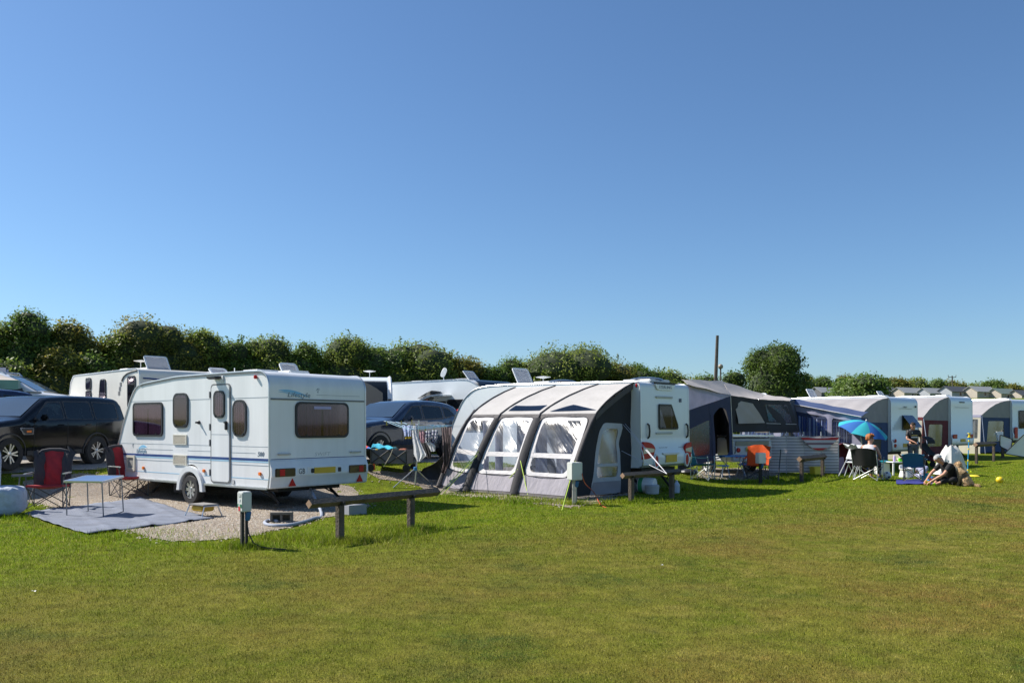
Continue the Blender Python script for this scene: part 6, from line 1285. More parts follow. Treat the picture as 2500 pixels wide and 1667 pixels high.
def tree(name, label, cat, x, y, h, rw, kind, nleaf, ls, group, low=.12, nl=10, spiky=0.0, seed=0, trunk=True, flat=1.0, shoots=0):
    """crown of leaf-sized faces over overlapping lobes, dark core standing for inner shade, trunk with limbs"""
    r = np.random.default_rng(seed + 100); z0 = gz(x, y); t = thing(name, label, cat, (x, y, z0), 0, group)
    lob = []
    for k in range(nl):
        a = r.uniform(0, 2 * np.pi); f = r.uniform(0, 1) ** .6; zz = r.uniform(low + .15, .82); wf = math.sqrt(max(.05, 1 - (max(0, zz - .35) / .65) ** 2)) ; rad = rw * r.uniform(.22, .48)
        lob.append((math.cos(a) * f * rw * .62 * wf, math.sin(a) * f * rw * .62 * flat * wf, h * zz, rad, rad * r.uniform(.7, 1.0) * min(1, .5 * h / rw + .3)))
    lob.append((0, 0, h * .45, rw * .72, h * .40)); lob.append((r.uniform(-.2, .2) * rw, 0, h - rw * .36, rw * .38, rw * .36)); lob.append((r.uniform(-.4, .4) * rw, 0, h * .80, rw * .4, h * .17))
    lob = np.array(lob); w = lob[:, 3] ** 2; w /= w.sum(); idx = r.choice(len(lob), nleaf, p=w)
    d = r.normal(size=(nleaf, 3)); d /= np.linalg.norm(d, axis=1)[:, None]; sc = r.uniform(.82, 1.05, nleaf) + spiky * np.maximum(0, r.normal(size=nleaf)) * .08
    L_ = lob[idx]; c = L_[:, :3] + d * np.stack([L_[:, 3], L_[:, 3], L_[:, 4]], 1) * sc[:, None]
    # twig clumps: gather runs of leaves round shared twig ends so that gaps open between them
    g_ = r.permutation(nleaf)[: (nleaf // 9) * 9].reshape(-1, 9); tip = c[g_[:, :1]]; c[g_] = tip + r.normal(size=(len(g_), 9, 3)) * ls * np.array([1.9, 1.9, 1.5])
    if shoots:                                   # wispy upright twigs breaking the outline
        hi = c[c[:, 2] > h * .62]; b0_ = hi[r.integers(0, len(hi), shoots)]; dv = np.stack([r.normal(size=shoots) * .35, r.normal(size=shoots) * .3, np.ones(shoots)], 1) * r.uniform(.15, .5, shoots)[:, None]
        tt_ = r.random((shoots, 22)); c = np.concatenate([c, (b0_[:, None] + dv[:, None] * tt_[..., None] + r.normal(size=(shoots, 22, 3)) * .05 * (1.2 - tt_[..., None])).reshape(-1, 3)])
    c = c[c[:, 2] > .15]; n = len(c); s = ls * r.uniform(.6, 1.3, n)
    nr = (c - np.array([0, 0, h * .4])) ; nr /= np.linalg.norm(nr, axis=1)[:, None] + 1e-6; nr = nr + np.array([0, 0, .45]) + r.normal(size=(n, 3)) * .75; nr /= np.linalg.norm(nr, axis=1)[:, None]
    u = np.cross(nr, r.normal(size=(n, 3))); u /= np.linalg.norm(u, axis=1)[:, None] + 1e-6; v = np.cross(nr, u)
    V = np.stack([c - u * s[:, None], c + v * s[:, None] * .55, c + u * s[:, None], c - v * s[:, None] * .55], 1)
    cr_o = scatter_mesh('crown', V, [(0, 1, 2, 3)], 4, r.random(n), LV[kind]); cr_o.parent = t
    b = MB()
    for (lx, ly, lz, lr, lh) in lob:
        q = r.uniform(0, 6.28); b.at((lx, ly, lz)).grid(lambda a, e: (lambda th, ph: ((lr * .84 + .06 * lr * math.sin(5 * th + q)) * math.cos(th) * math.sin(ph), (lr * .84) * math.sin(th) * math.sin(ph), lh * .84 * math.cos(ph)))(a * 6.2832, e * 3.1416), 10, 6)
    b.at().build('shade_core', CORE, cr_o)
    if trunk:
        b = MB(); b.tube([(0, 0, -.2), (.03 * h, 0, h * .25), (0, .02 * h, h * .55)], [rw * .10, rw * .07, rw * .04], 8)
        for k in range(5): a = k * 1.26 + seed; b.tube([(.02 * h, 0, h * (.15 + .05 * k)), (math.cos(a) * rw * .35, math.sin(a) * rw * .35, h * (.4 + .05 * k)), (math.cos(a) * rw * .6, math.sin(a) * rw * .6, h * (.5 + .06 * k))], [rw * .05, rw * .03, rw * .012], 6)
        b.build('trunk', BARK, t)
    return t
HED = [(-60, 778, 95, 0), (62, 757, 72, 1), (175, 783, 85, 2), (272, 812, 70, 0), (385, 786, 105, 2), (478, 806, 70, 0), (560, 830, 70, 1), (650, 819, 85, 0), (745, 838, 62, 1), (835, 817, 92, 0), (930, 842, 75, 1), (1025, 831, 105, 0), (1112, 868, 62, 2), (1185, 893, 55, 1), (1255, 873, 70, 1), (1385, 858, 125, 0), (1482, 888, 62, 2), (1560, 889, 62, 1), (1640, 905, 60, 0), (1718, 914, 62, 1)]
POS = ['cut by the left edge of the picture', 'topped by a dark clump near the left edge', 'behind the white tall car', 'behind the cream caravan', 'behind the skylight of the cream caravan', 'above the nose of the striped caravan', 'above the door of the striped caravan', 'above the rear of the striped caravan', 'beyond the right roof corner of the striped caravan', 'tallest between the striped caravan and the laundry', 'left of the long white caravan', 'above the long white caravan', 'sloping down right of the long white caravan', 'in the dip left of the big open skylight', 'just right of the big open skylight', 'broad and domed above the air awning', 'behind the second caravan', 'with wispy top right of the second caravan', 'left of the tall bare pole', 'at the foot of the tall bare pole']
KN = ['olive hawthorn', 'dark green hedge tree', 'russet tinged hawthorn', 'sycamore']
for i, (px_, py_, hwp, kd) in enumerate(HED):
    Y_ = 36 + 22 * max(0, px_) / 1720; p = P(px_, py_, Y_); z0 = gz(p.x, p.y); rw = hwp * Y_ / F * 1.4
    tree('hedge_tree', KN[kd] + ' ' + POS[i], 'tree', p.x, p.y, p.z - z0, rw, kd, 28000, .068 if i < 10 else .076, 'trees of the hedge behind the caravans', low=.03, seed=i, spiky=[.9, .5, .8, .3][kd], nl=18, shoots=26)
# lower growth at the hedge foot where it shows between vehicles
for i, (px_, top_, lb) in enumerate(((15, 880, 'bramble shrub behind the pale green gazebo'), (130, 850, 'bramble shrub behind the white tall car'), (205, 862, 'bramble shrub behind the left end of the cream caravan'), (960, 905, 'bramble shrub left of the long white caravan'), (1690, 925, 'low shrub left of the foot of the tall pole'))):
    Y_ = 34.5 + 22 * max(0, px_) / 1720; p = P(px_, top_, Y_); tree('hedge_shrub', lb, 'shrub', p.x, p.y, p.z - gz(p.x, p.y), 1.6, (i * 2) % 3, 8000, .085, 'shrubs at the foot of the hedge', seed=60 + i, nl=8, trunk=False, spiky=.6)
p = P(1883, 838, 62); tree('sycamore_tree', 'large round sycamore standing alone beside the tall bare pole', 'tree', p.x, p.y, p.z - gz(p.x, p.y), 3.0, 3, 34000, .095, None, low=.05, nl=20, seed=200)
p = P(1800, 905, 60); tree('sycamore_shrub', 'pale green bush at the left foot of the round sycamore', 'shrub', p.x, p.y, p.z - gz(p.x, p.y), 1.7, 3, 9000, .095, None, seed=201, trunk=False)
p = P(2095, 922, 110); tree('round_bush', 'dark rounded bush left of the far lodges', 'shrub', p.x, p.y, p.z - gz(p.x, p.y), 5.0, 1, 12000, .2, None, seed=202)
FT = ['just right of the round sycamore', 'behind the tilted skylight right of the sycamore', 'left of the dark rounded bush', 'directly behind the dark rounded bush', 'above the dark roofed lodge', 'above the first grey roofed lodge', 'with a dark tuft on the skyline left of the thin utility pole', 'left of the thin utility pole', 'right of the thin utility pole', 'above the slate roofed lodge', 'above the cream lodge with a blue window', 'above the green roofed lodge', 'at the far right end of the skyline']
for i, lb in enumerate(FT):
    px_ = 1965 + i * 46; tp_ = 914 + 30 * (i / 12) + 4 * math.sin(i * 2.3) - (8 if i in (6, 10) else 0); Y_ = 262 + 6 * math.sin(i); p = P(px_, tp_, Y_)
    tree('far_tree', 'distant tree ' + lb, 'tree', p.x, p.y, p.z - gz(p.x, p.y), 4.6, i % 3, 6500, .30, 'distant trees beyond the lodges', seed=300 + i, nl=14, spiky=.6)
# tall pole and its lamp post
GALV = mat('weathered_pole', (.10, .085, .07), .85, var=.3, scale=5); p = P(1750, 940, 57); g0 = gz(p.x, p.y); tpz = CH + 217 * 57 / F
pole = thing('timber_pole', 'tall bare timber pole rising above the hedge', 'pole', (p.x - .1, p.y, g0)); MB().tube([(-.1, 0, -.3), (0, 0, (tpz - g0) / 2), (.14, 0, tpz - g0)], [.16, .13, .10], 8).build('pole', GALV, pole)
lp_ = thing('globe_lamp', 'slim post with round globe lamp beside the tall pole', 'lamp post', (p.x + .18, p.y - .3, g0)); gh = CH + 135 * 57 / F - g0; MB().tube([(0, 0, -.2), (0, 0, gh)], .05, 8).build('post', GALV, lp_); MB().ball((0, 0, gh + .15), .17, 14, 10).build('globe', mat('dull_globe', (.28, .24, .18), .35), lp_)
p = P(2328, 940, 235); g0 = gz(p.x, p.y); tz_ = CH + 119 * 235 / F; up_ = thing('utility_pole', 'thin distant utility pole with crossarm on the skyline', 'pole', (p.x, p.y, g0)); MB().tube([(0, 0, -.5), (-.4, 0, tz_ - g0)], .16, 6).build('pole', GALV, up_); MB().box((-.4, 0, tz_ - g0 - .4), (2.2, .15, .15)).tube([(-1.4, 0, tz_ - g0 - .4), (-1.5, 0, tz_ - g0 + .2)], .07).tube([(.6, 0, tz_ - g0 - .4), (.7, 0, tz_ - g0 + .2)], .07).build('crossarm', GALV, up_)
# lodges on the slope
RF = [mat('slate_roof', (.07, .075, .085), .7), mat('grey_roof', (.30, .31, .31), .7), mat('green_roof', (.16, .21, .18), .7)]; WLm = [mat('cream_cladding', (.46, .41, .35), .7), mat('pale_lodge_cladding', (.36, .38, .42), .7), mat('dark_lodge_cladding', (.12, .12, .14), .7)]
LD = [(2173, 943, 0, 2, 60), (2241, 947, 1, 0, 52), (2300, 948, 1, 1, 50), (2356, 944, 0, 1, 54), (2414, 944, 1, 0, 52), (2466, 949, 2, 0, 46), (2515, 953, 0, 0, 46), (2032, 946, 1, 2, 40), (2120, 946, 0, 2, 30)]
LBL = ['dark roofed lodge right of the dark rounded bush', 'grey roofed lodge with pale gable behind the tilted roof box', 'grey roofed lodge mostly hidden behind the fourth caravan', 'slate roofed lodge above the fourth caravan roof', 'cream lodge with small blue window and grey roof', 'green roofed cream lodge near the right edge', 'cream lodge at the far right edge', 'grey lodge roof peeping out left of the dark bush', 'small dark lodge roof beside the dark bush']
for (ax_, ry_, ri, wi_k, lw), lb in zip(LD, LBL):
    Y_ = 215; p = P(ax_, ry_, Y_); g0 = gz(p.x, p.y); hr = p.z - g0; t = thing('holiday_lodge', lb, 'lodge', (p.x, p.y, g0), R(32), 'holiday lodges on the far slope'); w2 = 1.9; he = hr - 1.25; Ln = lw * Y_ / F * 1.6
    MB().prism([(-w2, 0), (w2, 0), (w2, he), (0, hr - .1), (-w2, he)], 'x', -Ln, 0).build('wall', WLm[wi_k], t, smooth=False)
    for s in (-1, 1): MB().prism([(0, hr), (s * (w2 + .35), he - .18), (s * (w2 + .35), he - .30), (0, hr - .12)], 'x', -Ln - .3, .45).build('roof', RF[ri], t, smooth=False)
    for s in (-1, 1): MB().prism([(0, hr + .02), (s * (w2 + .35), he - .16), (s * (w2 + .35), he - .36), (0, hr - .2)], 'x', .45, .53).build('bargeboard', PWHITE if ri else mat('dark_barge', (.1, .1, .11), .6), t, smooth=False)
    for x in (-Ln * .25, -Ln * .6): f = MB().box((x, -w2 - .02, he - .75), (1.1, .06, 1.0)).build('window', PWHITE, t); MB().box((x, -w2 - .055, he - .75), (.9, .02, .8)).build('pane', CARGL, f)
    f = MB().box((.02, -.5, he - .8), (.06, 1.1, 1.1)).build('window', PWHITE, t); MB().box((.055, -.5, he - .8), (.02, .9, .9)).build('pane', CARGL, f)
# ================================================================== furniture on the right
TEAL = mat('teal_chair_fabric', (.01, .13, .14), .8, bump=.3, bscale=50); ORNG = mat('orange_chair_fabric', (.75, .10, .01), .8, var=.15, scale=6, bump=.4, bscale=14, transl=.15); BLKC = mat('black_chair_fabric', (.018, .018, .02), .85); BLTE = mat('petrol_blue_chair_fabric', (.008, .10, .19), .8)
PALEF = mat('pale_tube', (.5, .52, .54), .4, metal=.4)
camp_chair('camp_chair', 'dark green folding camp chair left of the blue picnic table', G(1716, 1172), R(60), TEAL, TEAL, TEAL, PALEF, w=.56, top=.95, padded=False, arms='soft')
camp_chair('camp_chair', 'bright orange camp chair with fabric arms right of the blue picnic table', G(1846, 1171), R(-28), ORNG, ORNG, ORNG, STEELD, w=.62, top=1.02, padded=False, arms='soft')
camp_chair('camp_chair', 'black camp chair seen from behind under the turquoise parasol', G(2120, 1172), R(138), BLKC, BLKC, BLKC, PALEF, w=.66, top=.92, padded=False, arms='soft')
camp_chair('camp_chair', 'petrol blue camp chair on the blue mat among the toys', G(2232, 1176), R(150), BLTE, BLTE, BLTE, STEELD, w=.5, top=.80, padded=False, arms='soft')
# picnic table with four fixed stools
pc = G(1790, 1166); PBL = mat('blue_table_plastic', (.03, .22, .55), .35, var=.06); pt_ = thing('picnic_table', 'bright blue folding picnic table with joined stools', 'table', pc, R(18))
MB().box((0, 0, .66), (1.0, .66, .04)).build('tabletop', PBL, pt_, bevel=.015)
for sx in (-1, 1):
    MB().tube([(sx * .35, -.2, .64), (sx * .25, 0, .40), (sx * .35, .2, .64)], .016).tube([(sx * .30, -.3, .02), (sx * .22, 0, .40), (sx * .30, .3, .02)], .018).build('leg_frame', PALEF, pt_)
    for sy in (-1, 1):
        s_ = MB().prism(sh(rrect(.32, .28, .05), sx * .62, sy * .42), 'z', .38, .41).build('stool_seat', PBL, pt_, bevel=.01); MB().tube([(sx * .62, sy * .42, .38), (sx * .68, sy * .46, .01)], .018).tube([(sx * .62, sy * .42, .36), (sx * .25, sy * .1, .38)], .014).build('stool_leg', PALEF if sx < 0 else PBL, s_)
hb = thing('plastic_bag', 'dark crumpled bag on the grass behind the second caravan', 'bag', G(1682, 1160)); MB().ball((0, 0, .09), (.26, .18, .10), 14, 8).build('bag', mat('black_sack', (.03, .03, .033), .35, bump=1, bscale=14), hb)
# striped windbreak
w0, w1 = G(1878, 1155), G(2047, 1157); wa = math.atan2(w1.y - w0.y, w1.x - w0.x); wL = (w1 - w0).xy.length
wbk = thing('windbreak', 'white windbreak with thin dark stripes stretched in front of the porch awning', 'windbreak', w0, wa)
WST = banded('striped_windbreak_cloth', [(0, (.8, .76, .76)), (.60, (.12, .10, .11)), (.70, (.62, .58, .58)), (.86, (.2, .17, .18)), (.92, (.55, .5, .5))], 'Z', .095, .8, transl=.35); nseg = 4
for k in range(nseg):
    MB().grid(lambda u, v: (wL * (k + u) / nseg, -.06 * math.sin(math.pi * u) + .02 * math.sin(v * 8 + k), (gz(*(w0.xy.lerp(w1.xy, (k + u) / nseg))) - w0.z) + .04 + 1.2 * v - .04 * math.sin(math.pi * u) * v), 12, 8).build('cloth_panel', WST, wbk, solid=.004)
for k in range(nseg + 1): q = w0.lerp(w1, k / nseg); MB().tube([(wL * k / nseg, .012, gz(q.x, q.y) - w0.z - .1), (wL * k / nseg, .012, gz(q.x, q.y) - w0.z + 1.36)], .016).build('pole', PALEF, wbk)
tw3 = thing('towel', 'red and white towel drooping over the top of the striped windbreak', 'towel', w0.lerp(w1, .72) + Vector((0, 0, 1.18)), wa)
MB().grid(lambda u, v: (-.65 + 1.3 * u, -.09 - .03 * math.sin(u * 9), .06 - (.10 + .36 * v) * math.sin(math.pi * u) - .02 * v), 16, 8).build('cloth', banded('red_white_towel', [(0, (.62, .58, .58)), (.3, (.25, .14, .16)), (.5, (.6, .55, .55)), (.75, (.55, .05, .05))], 'Z', .34, .85), tw3, solid=.006)
# small dark red tent
d0 = G(2062, 1158); dt = thing('pop_up_tent', 'small burgundy and mauve pop-up tent behind the windbreak end', 'tent', d0 + Vector((.2, .9, 0)), R(10), 'awnings and tents')
MB().grid(lambda u, v: (.75 * math.cos(math.pi * u) * math.cos(v * 1.57), .7 * math.sin(v * 1.57) - .35, 1.0 * math.sin(math.pi * u) * math.cos(v * .9)), 16, 6).build('shell', BURG, dt, solid=.006); filled(quadr([(-.6, .02), (-.05, .02), (-.1, .55), (-.45, .5)], .05), lambda a, c: (a, -.38, c), 3).build('door_panel', mat('mauve_panel', (.24, .17, .27), .8), dt, solid=.004)
# parasol, tilted
pb = G(2113, 1152); Yp = pb.y; par = thing('parasol', 'turquoise and blue beach parasol tilted over the seated woman', 'parasol', pb)
TQ = mat('turquoise_canopy', (.06, .58, .66), .6, transl=.35, var=.05); BQ = mat('blue_canopy', (.05, .2, .58), .6, transl=.35, var=.05)
apex = P(2114, 1029, Yp) - pb; ctr = P(2107, 1052, Yp) - pb; axis = Vector((.20, -.35, 1)).normalized(); Rr = .83; u_ = axis.cross(Vector((0, 1, 0))).normalized(); v_ = axis.cross(u_)
for k in range(8):
    MB().grid(lambda a, b: (lambda th, rr: tuple(Vector(apex) - axis * (.34 * rr ** 1.8 - .035 * math.sin(math.pi * a) * rr) + (u_ * math.cos(th) + v_ * math.sin(th)) * Rr * rr * (1 - .045 * math.sin(math.pi * a))))((k + a) * math.pi / 4, b), 6, 8).build('canopy_panel', TQ if k % 2 else BQ, par, solid=.004)
    th = k * math.pi / 4; MB().tube([tuple(Vector(apex) - axis * .03), tuple(Vector(apex) - axis * .36 + (u_ * math.cos(th) + v_ * math.sin(th)) * Rr)], .005, 4).build('rib', PWHITE, par)
MB().tube([tuple(Vector(apex) + axis * .05), tuple(Vector(apex) - axis * .55), (0.02, 0, .0)], .014, 6).build('pole', PWHITE, par); MB().ball(tuple(Vector(apex) + axis * .05), .03, 8, 6).build('finial', PWHITE, par)
# white folded frame leaning beside the parasol
fb = G(2080, 1165); ff = thing('folding_frame_chair', 'white folding recliner frame with towels heaped on it left of the black chair', 'chair', fb, R(15), 'folding camp chairs')
for s in (-1, 1): MB().tube([(-.28, s * .25, .02), (.02, s * .25, .55), (.12, s * .25, .95)], .016).build('frame_leg', PALEF, ff); MB().tube([(-.10, s * .22, .02), (.14, s * .22, .62)], .014).tube([(.26, s * .25, .02), (.0, s * .25, .5)], .012).build('frame_leg', PALEF, ff)
MB().grid(lambda u, v: (-.02 + .16 * u, -.26 + .52 * v, .55 + .42 * u), 6, 4).build('backrest', mat('white_mesh', (.55, .57, .6), .7), ff, solid=.01); MB().grid(lambda u, v: (-.05 + .42 * u, -.26 + .52 * v, .45 + .04 * math.sin(u * 3)), 6, 4).build('seat', MATS['white_mesh'], ff, solid=.01)
MB().grid(lambda u, v: (-.15 + .40 * u, -.3 + .5 * v, .98 - .18 * u + .04 * math.sin(u * 12 + v * 8)), 12, 8).build('towel_heap', mat('grey_white_towel', (.5, .52, .53), .9, var=.3, scale=8), ff, solid=.02); MB().at((.02, -.28, .45), ry=.5).box((0, 0, 0), (.09, .02, .16)).build('side_pocket', mat('royal_blue_cloth', (.02, .05, .35), .8), ff, bevel=.008)
# low white table with picnic things
wt = G(2196, 1160); wtb = thing('low_table', 'low white plastic table crowded with picnic things', 'table', wt, R(8)); MB().box((0, 0, .42), (.75, .5, .03)).build('tabletop', PWHITE, wtb, bevel=.01)
for sx in (-1, 1):
    for sy in (-1, 1): MB().box((sx * .33, sy * .2, .205), (.05, .05, .40)).build('leg', PWHITE, wtb, bevel=.008)
def onto(name, label, cat, dx, dy, dz, mk, base=None): t = thing(name, label, cat, (base or wt) + Vector((dx, dy, dz)), R(8)); mk(t); return t
onto('drink_bottle', 'lilac drink bottle standing on the low white table', 'bottle', -.16, 0, .436, lambda t: (MB().lathe([(.035, 0), (.04, .02), (.04, .14), (.02, .18)], 14).build('body', mat('lilac_plastic', (.5, .4, .7), .4), t), MB().lathe([(.022, .178), (.022, .21), (.001, .215)], 10).build('cap', PWHITE, t)))
GRB = mat('lime_box', (.16, .62, .02), .4)
for k, lb in enumerate(('left of two lime green lunch boxes on the low white table', 'right of two lime green lunch boxes on the low white table')): onto('lunch_box', lb, 'box', .0 + .15 * k, -.08, .436, lambda t: (MB().box((0, 0, .05), (.13, .10, .10)).build('body', GRB, t, bevel=.015), MB().box((0, 0, .107), (.135, .105, .014)).build('lid', GRB, t, bevel=.004)))
onto('cool_box', 'turquoise topped cool box left of the low white table', 'box', -.45, .25, 0, lambda t: (MB().box((0, 0, .2), (.40, .3, .40)).build('body', PWHITE, t, bevel=.03), MB().box((0, 0, .425), (.42, .32, .05)).build('lid', TQ, t, bevel=.015)))
onto('paper_bag', 'pale crumpled food bag at the back of the low white table', 'bag', .12, .15, .436, lambda t: MB().ball((0, 0, .06), (.14, .09, .07), 12, 8).build('bag', mat('pale_pink_paper', (.6, .48, .44), .8, bump=1, bscale=15), t))
pot = G(2212, 1166); onto('potty_seat', 'white plastic toddler seat beside the petrol blue chair', 'seat', 0, 0, 0, lambda t: (MB().lathe([(.18, 0), (.2, .03), (.16, .22), (.19, .26), (.19, .28), (.12, .28), (.11, .1), (.001, .1)], 20).build('bowl', PWHITE, t), MB().grid(lambda u, v: (.19 * math.cos(math.pi * u), .19 * math.sin(math.pi * u), .27 + .12 * v * math.sin(math.pi * u)), 12, 3).build('back', PWHITE, t, solid=.015)), pot)
# football with panels
def ball_thing(name, label, px, py, r, m, m2=None, sq=1):
    g = G(px, py); t = thing(name, label, 'ball', g); MB().ball((0, 0, r * sq), (r, r, r * sq), 20, 12).build('ball', m, t)
    if m2:
        for k in range(8): a, e = k * 2.4, (-.9 + .25 * k); d = Vector((math.cos(a) * math.cos(e), math.sin(a) * math.cos(e), math.sin(e))); q = d.to_track_quat('Z', 'Y').to_matrix().to_4x4(); mb = MB(); mb.M = Matrix.Translation((0, 0, r)) @ q; mb.lathe([(r * .36, r * .935), (r * .2, r * .985), (.001, r * 1.006)], 5).build('panel', m2, t)
    return t
ball_thing('football', 'white football with dark panels in front of the black chair', 2166, 1170, .115, PWHITE, mat('dark_panel', (.04, .03, .07), .4)); ball_thing('rugby_ball', 'yellow ball lying alone on the lawn at right', 2441, 1179, .10, mat('yellow_ball', (.72, .52, .02), .45), None, .9)
# swingball set
sb = G(2362, 1163); swb = thing('swingball_set', 'blue and yellow swingball pole standing right of the dog', 'garden game', sb); SBB = mat('bright_blue_plastic', (.02, .3, .62), .4); SBY = mat('bright_yellow_plastic', (.8, .62, .04), .4)
MB().tube([(0, 0, .02), (.02, 0, .6), (.06, 0, 1.38)], .016, 8).build('pole', SBB, swb)
for z in (.2, .5, .85, 1.1): MB().at((.0 + .04 * z, 0, z)).lathe([(.02, -.025), (.024, -.02), (.024, .02), (.02, .025)], 10).build('joint', SBY, swb)
MB().at((.055, 0, 1.28)).lathe([(.05, -.07), (.05, -.05), (.022, -.04), (.022, .04), (.05, .05), (.05, .07)], 14).build('winder', SBY, swb); MB().at((.12, -.05, 0)).lathe([(.20, .0), (.21, .02), (.15, .05), (.03, .06)], 20).build('base', SBY, swb); MB().ball((.09, -.02, .16), .035, 10, 8).build('tennis_ball', mat('tennis_felt', (.6, .75, .05), .9), swb)
# right-hand hookup post with white box, pop-up shelter at the edge, pushchair
hk4 = G(2448, 1118); h4p = thing('hookup_post', 'dark post with small white box near the blue awning', 'hookup post', hk4, 0, 'electric hookup posts'); MB().box((0, 0, .55), (.10, .08, 1.3)).build('post', WOOD, h4p); MB().prism([(-.32, 1.14), (-.02, 1.14), (-.02, .92), (-.22, .74)], 'y', -.09, .06).build('socket_box', PWHITE, h4p, bevel=.01)
s0 = G(2505, 1122); shl = thing('sun_shelter', 'white pop-up shelter with black edging at the right edge', 'shelter', s0, R(-10)); 
for k, pl in enumerate(([(-.85, .25), (.6, .0), (.8, .9), (-.1, 1.05)], [(-.95, .55), (-.55, .35), (-.45, .85), (-.95, 1.05)])): MB().prism(quadr(pl, .08), 'y', -.03 + .2 * k, .0 + .2 * k).build('panel', PWHITE, shl); MB().tube([(a, -.035 + .2 * k, c) for a, c in quadr(pl, .08)], .02, 6, closed=True).build('edging', BLACK, shl)
ps = G(2268, 1139); psh = thing('pushchair', 'black pushchair parked behind the standing man', 'pushchair', ps, R(30)); 
for x in (-.2, .2):
    for y in (-.28, .3): MB().at((x, y, .11)).lathe([(.05, -.02), (.11, -.02), (.11, .02), (.05, .02)], 18, 'x').build('wheel', RUBBER, psh)
    MB().tube([(x, -.28, .11), (x, .1, .55), (x, .35, 1.0)], .014).tube([(x, .3, .11), (x, -.1, .55)], .014).build('frame', STEELD, psh)
MB().grid(lambda u, v: (-.2 + .4 * v, -.25 + .5 * u, .45 + .45 * u * u - .05 * math.sin(math.pi * v)), 8, 4).build('seat', BLKC, psh, solid=.03); MB().grid(lambda u, v: (-.22 + .44 * v, .25 - .35 * math.sin(u * 1.6), .75 + .35 * math.cos(u * 1.3)), 8, 4).build('hood', BLKC, psh, solid=.01); MB().box((.05, -.1, .3), (.3, .3, .2)).build('basket_bag', mat('maroon_bag', (.2, .04, .05), .8), psh, bevel=.04)
# blanket and toys in front of the blue chair
bk = thing('play_mat', 'dark blue mat lying on the grass under the petrol blue chair', 'mat', G(2215, 1177)); o0_ = G(2215, 1177)
MB().grid(lambda u, v: (lambda g: (g.x - o0_.x, g.y - o0_.y, g.z - o0_.z + .03 + .008 * math.sin(u * 17 + v * 9)))(G(2188 + 100 * u, 1172 + 11 * v)), 16, 4).build('cloth', mat('navy_mat', (.025, .03, .20), .85), bk, solid=.006)
TY = [('toy_boat', 'turquoise toy boat leaning on the toys by the blue chair', TQ, 2262, 1176, (.36, .09, .16)), ('toy_truck', 'orange toy truck between the blue chair and the grey haired person', mat('toy_orange', (.65, .22, .02), .45), 2276, 1180, (.20, .12, .12)), ('toy_spade', 'lime green toy spade in front of the grey haired person', mat('toy_lime', (.45, .75, .02), .45), 2281, 1187, (.20, .08, .05)), ('toy_bucket', 'yellow toy bucket lying beside the orange toy truck', SBY, 2266, 1184, (.16, .12, .09))]
for nm, lb, m, px_, py_, d in TY:
    t = thing(nm, lb, 'toy', G(px_, py_) + Vector((0, 0, .03)), R(20 + px_ % 50)); MB().prism([(-d[0] / 2, d[2]), (d[0] / 2, d[2] * .8), (d[0] / 2 - .04, 0), (-d[0] / 2 + .05, 0)], 'y', -d[1] / 2, d[1] / 2).build('hull', m, t, bevel=.015); MB().box((.02, 0, d[2] * 1.1), (d[0] * .35, d[1] * .6, d[2] * .5)).build('top', PBL if 'orange' in lb else m, t, bevel=.01)
yb = thing('yellow_crate', 'yellow plastic tub under the rough timber barrier', 'tub', G(1995, 1158), R(15)); MB().prism([(-.18, 0), (.18, 0), (.21, .24), (-.21, .24)], 'y', -.14, .14).build('tub', SBY, yb, bevel=.02); ring(MB(), rrect(.46, .32, .04), rrect(.38, .25, .03), 'z', .235, .255).build('rim', SBY, yb)
# white sheet thrown over a low chair
wsx = G(2315, 1160); wsh = thing('draped_chair', 'low chair draped in a big white sheet behind the grey haired person', 'chair', wsx, R(20)); 
def sheetf(u, v):
    a = 2 * math.pi * u; r = .22 + .52 * v; top = .92 - .25 * v - .85 * v ** 3; x = r * math.cos(a) * .80 + .1 * (1 - v) + (.25 * v if math.cos(a) > 0 else -.06 * v); f = .05 * math.sin(a * 7) * v; return (x * .8 + f, r * math.sin(a) * .6 + f, max(.05, top * (1 - .25 * (math.cos(a) < -.3) * v) + .04 * math.sin(a * 5 + v * 4) - .25 * v * (.5 - .5 * math.cos(a))))
MB().grid(sheetf, 30, 12).build('sheet', mat('white_sheet', (.72, .72, .70), .85, transl=.2, bump=.5, bscale=8), wsh, solid=.006)
for sx, sy in ((-.22, -.18), (.22, -.18), (-.22, .18), (.22, .18)): MB().tube([(sx, sy, .0), (sx, sy, .5)], .014).build('leg', PALEF, wsh)

# ================================================================== people and the dog
def skin_mesh(name, joints, edges, m, parent, sub=2, root=0):
    """continuous surface grown over a jointed skeleton: joints = {key: (co, radius)}"""
    keys = list(joints); me = bpy.data.meshes.new(name); me.from_pydata([joints[k][0] for k in keys], [(keys.index(a), keys.index(b)) for a, b in edges], []); o = bpy.data.objects.new(name, me); COL.objects.link(o); md = o.modifiers.new('skin', 'SKIN'); md.use_smooth_shade = True
    for i, k in enumerate(keys):
        r = joints[k][1]; sv = me.skin_vertices[0].data[i]; sv.radius = r if isinstance(r, tuple) else (r, r); sv.use_root = i == root
    ss = o.modifiers.new('sub', 'SUBSURF'); ss.levels = sub; ss.render_levels = sub
    dg = bpy.context.evaluated_depsgraph_get(); dg.update(); m2 = bpy.data.meshes.new_from_object(o.evaluated_get(dg)); bpy.data.objects.remove(o); m2.materials.clear(); m2.materials.append(m); m2.polygons.foreach_set('use_smooth', [True] * len(m2.polygons)); o = bpy.data.objects.new(name, m2); COL.objects.link(o); o.parent = parent; return o
